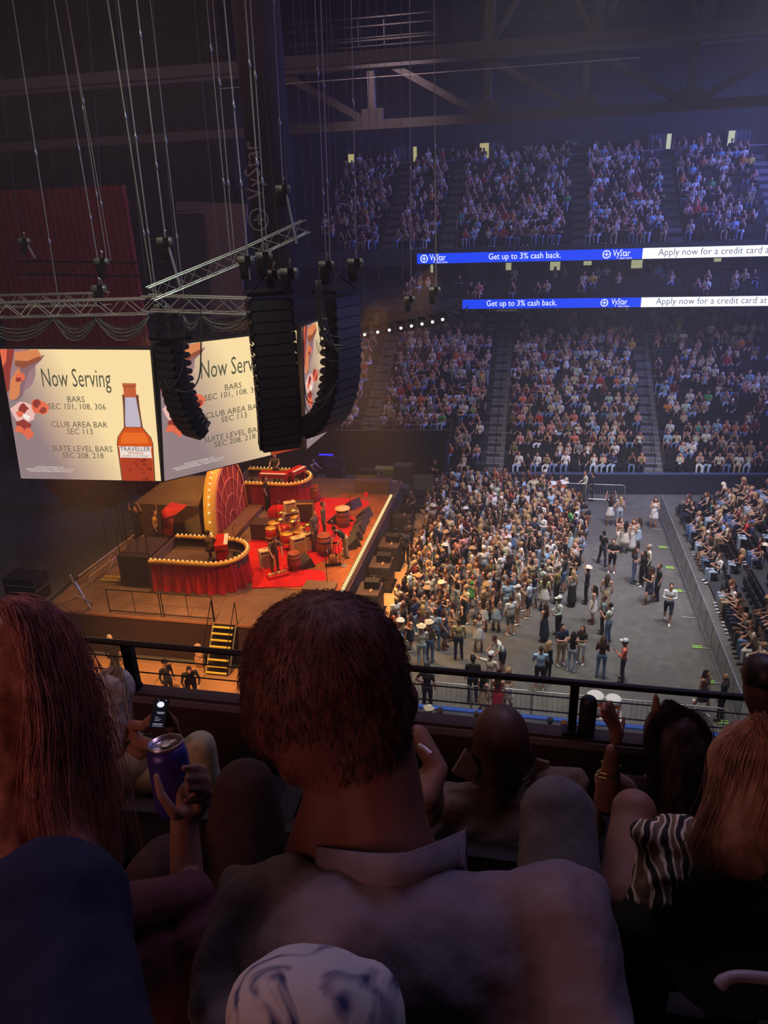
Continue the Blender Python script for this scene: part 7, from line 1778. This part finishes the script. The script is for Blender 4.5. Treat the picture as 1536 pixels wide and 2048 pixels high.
# 4. the raised can and the hand round it
d = 1.12; ca = atD(331, 1488, d); cb = atD(352, 1608, d+.02); ax = (cb-ca).normalized()
can = empty('drink_can', 'dark blue drink can held up in front of the left edge', 'can', ca)
Rm = (-ax).to_track_quat('Z', 'Y').to_matrix(); Lc = (cb-ca).length*1.12; rc = pm(40, d)
mb = MB(); mb.lathe([(rc*.80, -Lc), (rc*.98, -Lc+.01), (rc, -Lc+.014), (rc, -.018), (rc*.86, -.002)], (0, 0, 0), 28, M=Rm); mb.obj('can_body', mat('blue_can', (.05, .03, .22), .35, .2), can, True)
mb = MB(); mb.lathe([(rc*.86, -.002), (rc*.88, .003), (rc*.84, .003), (rc*.80, -.003), (.001, -.003)], (0, 0, 0), 28, M=Rm); mb.obj('lid', mat('can_lid', (.62, .52, .48), .25, .9), can, True)
mb = MB(); mb.ell(Rm @ Vector((0, -.002, 0)), (rc*.28, rc*.42, .0016), M=Rm, n=12, m=5); mb.obj('tab', STEEL, can)
org = atD(360, 1800, d)
w3 = fore('person in maroon sleeve raising a drink can, arm upright', org)
hp = [C_(376, 1800, 1.06, 36, 368, 1640, 1.08, 28, 0), E_(385, 1600, 1.10, 34, 44, 26, 0)]
for k, (x0, y0, x1, y1, x2, y2) in enumerate(((398, 1560, 408, 1540, 392, 1534), (402, 1580, 416, 1562, 398, 1556), (402, 1600, 418, 1584, 400, 1578), (398, 1618, 412, 1606, 396, 1600))):
    hp += [C_(x0, y0, 1.08, 11, x1, y1, 1.09, 10, 0), C_(x1, y1, 1.09, 10, x2, y2, 1.07, 8, 0), C_(x2, y2, 1.07, 8, x2-26, y2+2, 1.05, 7, 0)]
hp += [C_(350, 1630, 1.06, 12, 322, 1590, 1.06, 10, 0), C_(322, 1590, 1.06, 10, 312, 1552, 1.07, 8, 0)]
hp += [C_(380, 1800, 1.0, 52, 250, 1840, .98, 70, 1), C_(380, 1790, 1.02, 48, 400, 1880, .98, 66, 1), E_(300, 1960, .98, 140, 140, 90, 1)]
figure('body', hp, .0048, [FSK, cloth('maroon_sleeve', (.10, .035, .045))], w3, 3, org)
figure('trousers', [C_(300, 1760, 1.25, 56, 330, 1720, 1.3, 50), C_(470, 1760, 1.35, 75, 490, 1580, 1.4, 64), C_(490, 1580, 1.4, 64, 540, 1800, 1.4, 60)], .009, [cloth('dark_trousers', (.045, .025, .02))], w3, 4, org)
# 5. bald person
d = 2.0; org = atD(1000, 1620, d)
w4 = fore('bald dark-skinned person in a tan shirt in the front row', org)
figure('body', [E_(1002, 1478, d, 57, 70, 66), E_(1004, 1528, d, 47, 56, 54), C_(1000, 1540, d, 38, 996, 1610, d, 44), E_(1060, 1510, d, 7, 19, 14), E_(946, 1512, d, 7, 18, 14)], .0065, [FSKD], w4, 4, org)
TANS = cloth('tan_shirt', (.17, .13, .10))
s4 = figure('shirt', [C_(890, 1618, d, 46, 1110, 1600, d, 44), E_(1000, 1680, d, 160, 90, 80), C_(870, 1620, d, 42, 850, 1720, d-.05, 40), C_(1120, 1575, d-.05, 38, 1175, 1650, d-.15, 34), C_(1080, 1560, d, 30, 1150, 1560, d-.06, 28)], .009, [TANS], w4, 3, org)
fold(s4, 9, .012); fold(s4, 26, .004)
for pts_ in (((905, 1545), (932, 1500), (958, 1535), (950, 1560), (990, 1590)), ((1062, 1560), (1075, 1520), (1100, 1526), (1080, 1575), (1030, 1590))):
    mb = MB(); mb.prism([atD(x, y, d-.03)-org for x, y in pts_], Vector(FW)*.02); mb.obj('collar', TANS, w4)
# arm with the pale watch
org = atD(850, 1520, 1.7)
w5 = fore('person whose bent arm with a pale watch shows beside the big head', org)
figure('body', [C_(836, 1470, 1.75, 22, 878, 1540, 1.7, 20), C_(878, 1540, 1.7, 20, 850, 1600, 1.65, 26), E_(840, 1600, 1.7, 50, 60, 50)], .007, [FSK], w5, 3, org)
mb = MB(); mb.tube([atD(838, 1490, 1.71)-org, atD(848, 1496, 1.70)-org, atD(862, 1508, 1.69)-org], pm(5, 1.7), 6); mb.obj('watch', mat('pale_watch', (.6, .6, .65), .3), w5)
# tumbler on the ledge
p = atY(1171, 1478, RY-.02); mb = MB(); mb.lathe([(.028, 0), (.030, .02), (.031, .13), (.027, .15), (.020, .158)], (0, 0, 0), 18); t_ = mb.obj('tumbler', mat('dark_tumbler', (.04, .04, .045), .4, .3), None, True, (p.x, RY-.02, zle+.016)); tag(t_, 'dark grey rounded tumbler standing on the ledge by the rail post', 'bottle')
# 6. clapping person with long dark hair
d = 1.9; org = atD(1330, 1620, d)
w6 = fore('person with long dark brown hair clapping, gold bracelets on the raised wrist', org)
hp = [E_(1335, 1480, d, 40, 60, 46, 0), C_(1320, 1560, d, 28, 1300, 1600, d, 34, 0), C_(1245, 1590, d, 42, 1330, 1620, d, 60, 1), C_(1236, 1585, d-.03, 38, 1214, 1560, d-.12, 26, 0), C_(1214, 1600, d-.1, 27, 1226, 1500, d-.25, 14, 0),
      E_(1232, 1470, d-.27, 15, 24, 9, 0), C_(1230, 1455, d-.27, 8, 1212, 1408, d-.28, 6, 0), C_(1224, 1455, d-.27, 7, 1205, 1418, d-.29, 5, 0), C_(1236, 1450, d-.27, 7, 1222, 1404, d-.27, 5, 0), C_(1228, 1462, d-.26, 7, 1204, 1430, d-.27, 5, 0),
      C_(1242, 1470, d-.26, 7, 1247, 1436, d-.24, 5, 0), C_(1312, 1420, d-.2, 10, 1312, 1392, d-.2, 6, 0), E_(1330, 1700, d, 110, 90, 70, 1)]
figure('body', hp, .0055, [FSK, cloth('dark_maroon_top', (.035, .018, .02))], w6, 3, org)
HR6 = mat('dark_brown_hair', (.055, .028, .026), .5, var=.4, vscale=50, spec=.45)
h6 = figure('hair_mass', [E_(1348, 1468, d-.02, 60, 60, 60), C_(1352, 1490, d-.03, 60, 1362, 1640, d-.05, 58), C_(1372, 1500, d, 48, 1400, 1620, d, 30)], .008, [HR6], w6, 3, org); fold(h6, 40, .004, 1, .25)
G = [[atD(*p, d-.06) for p in ((1338, 1406), (1300+k*22, 1450), (1296+k*27, 1530), (1310+k*24, 1640))] for k in range(6)]
strands('hair_strands', HR6, w6, G, 900, .0007, .007, 7)
for k, (x, y, r) in enumerate(((1221, 1524, 17), (1223, 1532, 18), (1216, 1545, 21), (1214, 1553, 22))):
    mb = MB(); c0 = atD(x, y, d-.2)-org; a1, a2 = Vector(RT)*pm(r, d-.2), Vector(FW)*pm(r, d-.2)+Vector(DN)*pm(4, d)
    mb.tube([c0+a1*math.cos(t*math.pi/8)+a2*math.sin(t*math.pi/8) for t in range(17)], .0025, 5); mb.obj('bracelet', mat('gold_bracelet', (.8, .6, .25), .25, .9), w6, True)
# 7. blond person at the right edge with patterned wrap
d = 1.05; org = atD(1450, 1750, d)
w7 = fore('person with reddish blond hair and black top at the right edge', org)
HR7 = mat('copper_blond_hair', (.34, .19, .13), .5, var=.4, vscale=50, spec=.45); BLKT = cloth('black_top', (.012, .012, .014))
figure('body', [E_(1500, 1560, d, 70, 90, 80, 0), C_(1490, 1620, d, 50, 1480, 1700, d, 60, 0), C_(1380, 1790, d-.02, 70, 1536, 1790, d-.03, 90, 1), C_(1400, 1760, d, 62, 1280, 1860, d-.03, 60, 1), E_(1480, 1900, d, 160, 130, 90, 1)], .007, [FSK, BLKT], w7, 3, org)
h7 = figure('hair_mass', [E_(1510, 1540, d-.02, 88, 100, 92), C_(1510, 1560, d-.04, 84, 1480, 1680, d-.06, 74)], .007, [HR7], w7, 3, org); fold(h7, 50, .003, 1, .25)
G = [[atD(*p, d-.05-.01*k) for p in ((1520, 1440), (1448+k*26, 1490), (1425+k*28, 1590), (1392+k*30, 1690), (1400+k*32, 1730))] for k in range(5)]
strands('hair_strands', HR7, w7, G, 1200, .00045, .007, 9)
WRAP = bpy.data.materials.new('leaf_print_cloth'); WRAP.use_nodes = True; nt = WRAP.node_tree; b = nt.nodes['Principled BSDF']; tc = nt.nodes.new('ShaderNodeTexCoord'); wv = nt.nodes.new('ShaderNodeTexWave'); wv.inputs['Scale'].default_value = 14; wv.inputs['Distortion'].default_value = 9; wv.inputs['Detail'].default_value = 2
rp = nt.nodes.new('ShaderNodeValToRGB'); rp.color_ramp.interpolation = 'CONSTANT'; rp.color_ramp.elements[0].color = (.02, .02, .018, 1); rp.color_ramp.elements[1].position = .27; rp.color_ramp.elements[1].color = (.75, .68, .52, 1); e3 = rp.color_ramp.elements.new(.75); e3.color = (.20, .15, .09, 1)
nt.links.new(tc.outputs['Object'], wv.inputs['Vector']); nt.links.new(wv.outputs['Fac'], rp.inputs['Fac']); nt.links.new(rp.outputs['Color'], b.inputs['Base Color']); b.inputs['Roughness'].default_value = .85
s7 = figure('patterned_sleeve', [C_(1300, 1668, d, 36, 1350, 1680, d, 46), C_(1345, 1700, d, 58, 1310, 1790, d-.02, 50), E_(1350, 1660, d, 54, 30, 40), C_(1360, 1760, d-.02, 44, 1340, 1830, d-.03, 40)], .006, [WRAP], w7, 3, org); fold(s7, 14, .012, 4); fold(s7, 40, .004)
# knees in front of them
def knee(label, prims, m_, vx=.008, fo=0.0):
    org = Vector(prims[0][1]); me = blob_mesh('person', prims, vx, [m_], 4, 1.0, 16); me.transform(Matrix.Translation(-org)); o = bpy.data.objects.new('person', me); COL.objects.link(o); o.location = org
    if fo: fold(o, 16, fo)
    return tag(o, label, 'person')
knee('raised knee in dark grey trousers to the right of the big shirt shoulder', [C_(1115, 1640, 1.15, 76, 1120, 1900, 1.05, 96), E_(1115, 1632, 1.15, 76, 78, 70), C_(1118, 1650, 1.16, 66, 1140, 1800, 1.5, 70)], cloth('grey_trousers', (.16, .15, .15)), .008, .003)
knee('bare raised knee between the grey trousers and the patterned sleeve', [C_(1268, 1630, 1.2, 44, 1250, 1800, 1.1, 58), E_(1268, 1626, 1.2, 46, 48, 44)], FSK)
knee('big knee in navy cloth filling the bottom left corner', [C_(90, 1860, .62, 165, 140, 2300, .5, 200), E_(95, 1850, .62, 170, 165, 150)], cloth('navy_cloth', (.022, .024, .055)), .009, .006)
# bottom: tie-dye knee
TD = bpy.data.materials.new('tie_dye_denim'); TD.use_nodes = True; nt = TD.node_tree; b = nt.nodes['Principled BSDF']; tc = nt.nodes.new('ShaderNodeTexCoord'); nz = nt.nodes.new('ShaderNodeTexNoise'); nz.inputs['Scale'].default_value = 17; nz.inputs['Detail'].default_value = 3; nz.inputs['Distortion'].default_value = 1.2
rp = nt.nodes.new('ShaderNodeValToRGB'); rp.color_ramp.elements[0].position = .35; rp.color_ramp.elements[0].color = (.04, .05, .15, 1); rp.color_ramp.elements[1].position = .45; rp.color_ramp.elements[1].color = (.50, .50, .50, 1)
nt.links.new(tc.outputs['Object'], nz.inputs['Vector']); nt.links.new(nz.outputs['Fac'], rp.inputs['Fac']); nt.links.new(rp.outputs['Color'], b.inputs['Base Color']); b.inputs['Roughness'].default_value = .9
k5 = knee('knee in blue and white tie-dye cloth at the bottom centre', [E_(610, 2030, .52, 165, 122, 130), C_(610, 2060, .52, 150, 560, 2400, .5, 180), E_(735, 2040, .53, 82, 108, 90), C_(735, 2060, .53, 84, 700, 2400, .5, 90)], TD, .006, .004)
# person at the far right edge, dark hair
d = 1.75; org = atD(1525, 1500, d)
w8 = fore('dark-haired person in profile at the right edge by the rail', org)
figure('body', [E_(1520, 1380, d, 30, 56, 40, 0), C_(1524, 1420, d, 24, 1530, 1470, d, 28, 0), E_(1500, 1400, d, 8, 12, 8, 0), C_(1470, 1500, d, 26, 1560, 1490, d, 40, 1), E_(1530, 1540, d, 70, 60, 50, 1)], .007, [FSKD, cloth('camouflage_cloth', (.10, .09, .07), .6, 25)], w8, 3, org)
figure('hair', [E_(1524, 1352, d, 36, 46, 46)], .007, [mat('black_hair', (.012, .01, .01), .5)], w8, 3, org)
# seats of the near rows
SF = cloth('dark_seat_cloth', (.018, .014, .018)); SP2 = mat('seat_shell', (.010, .007, .008), .85)
def near_seat(X, y, z, label, rz=0.0):
    root = empty('stadium_chair', label, 'seat', (X, y, z), rz)
    a = MB(); P = []; n = 8
    vs = []
    for i in range(n+1):
        for j in range(7):
            u = -1+2*i/n; v = j/6; vs.append((.235*u*(1-.12*v**3), -.02*(1-u*u)-.05*v, .36+.42*v-(.03*u*u if j == 6 else 0)))
    f = [(i*7+j, (i+1)*7+j, (i+1)*7+j+1, i*7+j+1) for i in range(n) for j in range(6)]
    off = len(vs); vs += [(x, yy-.045, zz) for x, yy, zz in vs]; f += [tuple(q+off for q in reversed(t)) for t in f]
    edge = [i*7 for i in range(n+1)]+[n*7+j for j in range(1, 7)]+[i*7+6 for i in range(n-1, -1, -1)]+[j for j in range(5, 0, -1)]
    f += [(edge[k], edge[(k+1) % len(edge)], edge[(k+1) % len(edge)]+off, edge[k]+off) for k in range(len(edge))]
    a.add(vs, f); a.obj('backrest', SP2, root, True)
    a = MB(); a.box((0, .2, .40), (.44, .42, .07)); a.obj('seat_pad', SF, root)
    for s in (-1, 1):
        a = MB(); a.box((s*.25, .05, .28), (.035, .30, .5)); a.obj('side_frame', SP2, root)
        a = MB(); a.box((s*.25, .14, .58), (.055, .30, .03)); a.obj('armrest', SP2, root)
for k, px in enumerate((-120, 330, 780, 1290, 1800)):
    X = atY(px, 1800, .42).x; near_seat(X, .42, 14.35-.02, ['seat at the far left of the near row', 'seat under the raised can', 'seat of the person in the linen shirt', 'empty black seat back at the lower right', 'seat outside the right edge'][k])
for k, px in enumerate((120, 430, 720, 985, 1310, 1600)):
    X = atY(px, 1640, 1.35).x; near_seat(X, 1.35, 13.84, ['front-row seat at the far left', 'front-row seat of the blond person with the phone', 'front-row seat hidden by the big head', 'front-row seat of the bald person', 'front-row seat of the clapping person', 'front-row seat at the right edge'][k])
ah = mb = MB(); mb.tube(spline([atD(*p, .85) for p in ((1437, 1975), (1450, 1960), (1480, 1952), (1550, 1958))], 4), [pm(r, .85) for r in (8, 14, 14, 14, 13, 12, 12, 12, 12, 12, 12, 12, 12)], 8)
tag(mb.obj('armrest', mat('pale_armrest', (.30, .28, .34), .4), None, True), 'pale curved armrest end at the lower right edge', 'armrest')
# ================================================================ haze in the hall (smoke from the show)
hm = bpy.data.materials.new('haze'); hm.use_nodes = True
nt = hm.node_tree; nt.nodes.clear()
o_ = nt.nodes.new('ShaderNodeOutputMaterial'); vs_ = nt.nodes.new('ShaderNodeVolumeScatter')
vs_.inputs['Color'].default_value = (1, 1, 1, 1); vs_.inputs['Density'].default_value = 0.0027; vs_.inputs['Anisotropy'].default_value = 0.2
nt.links.new(vs_.outputs[0], o_.inputs['Volume'])
hm.cycles.homogeneous_volume = True
mb = MB(); mb.box((-1, 33.5, 10.9), (70, 60.0, 21.6))
ho = mb.obj('haze', hm); ho['kind'] = 'stuff'; ho['label'] = 'thin show haze filling the hall'
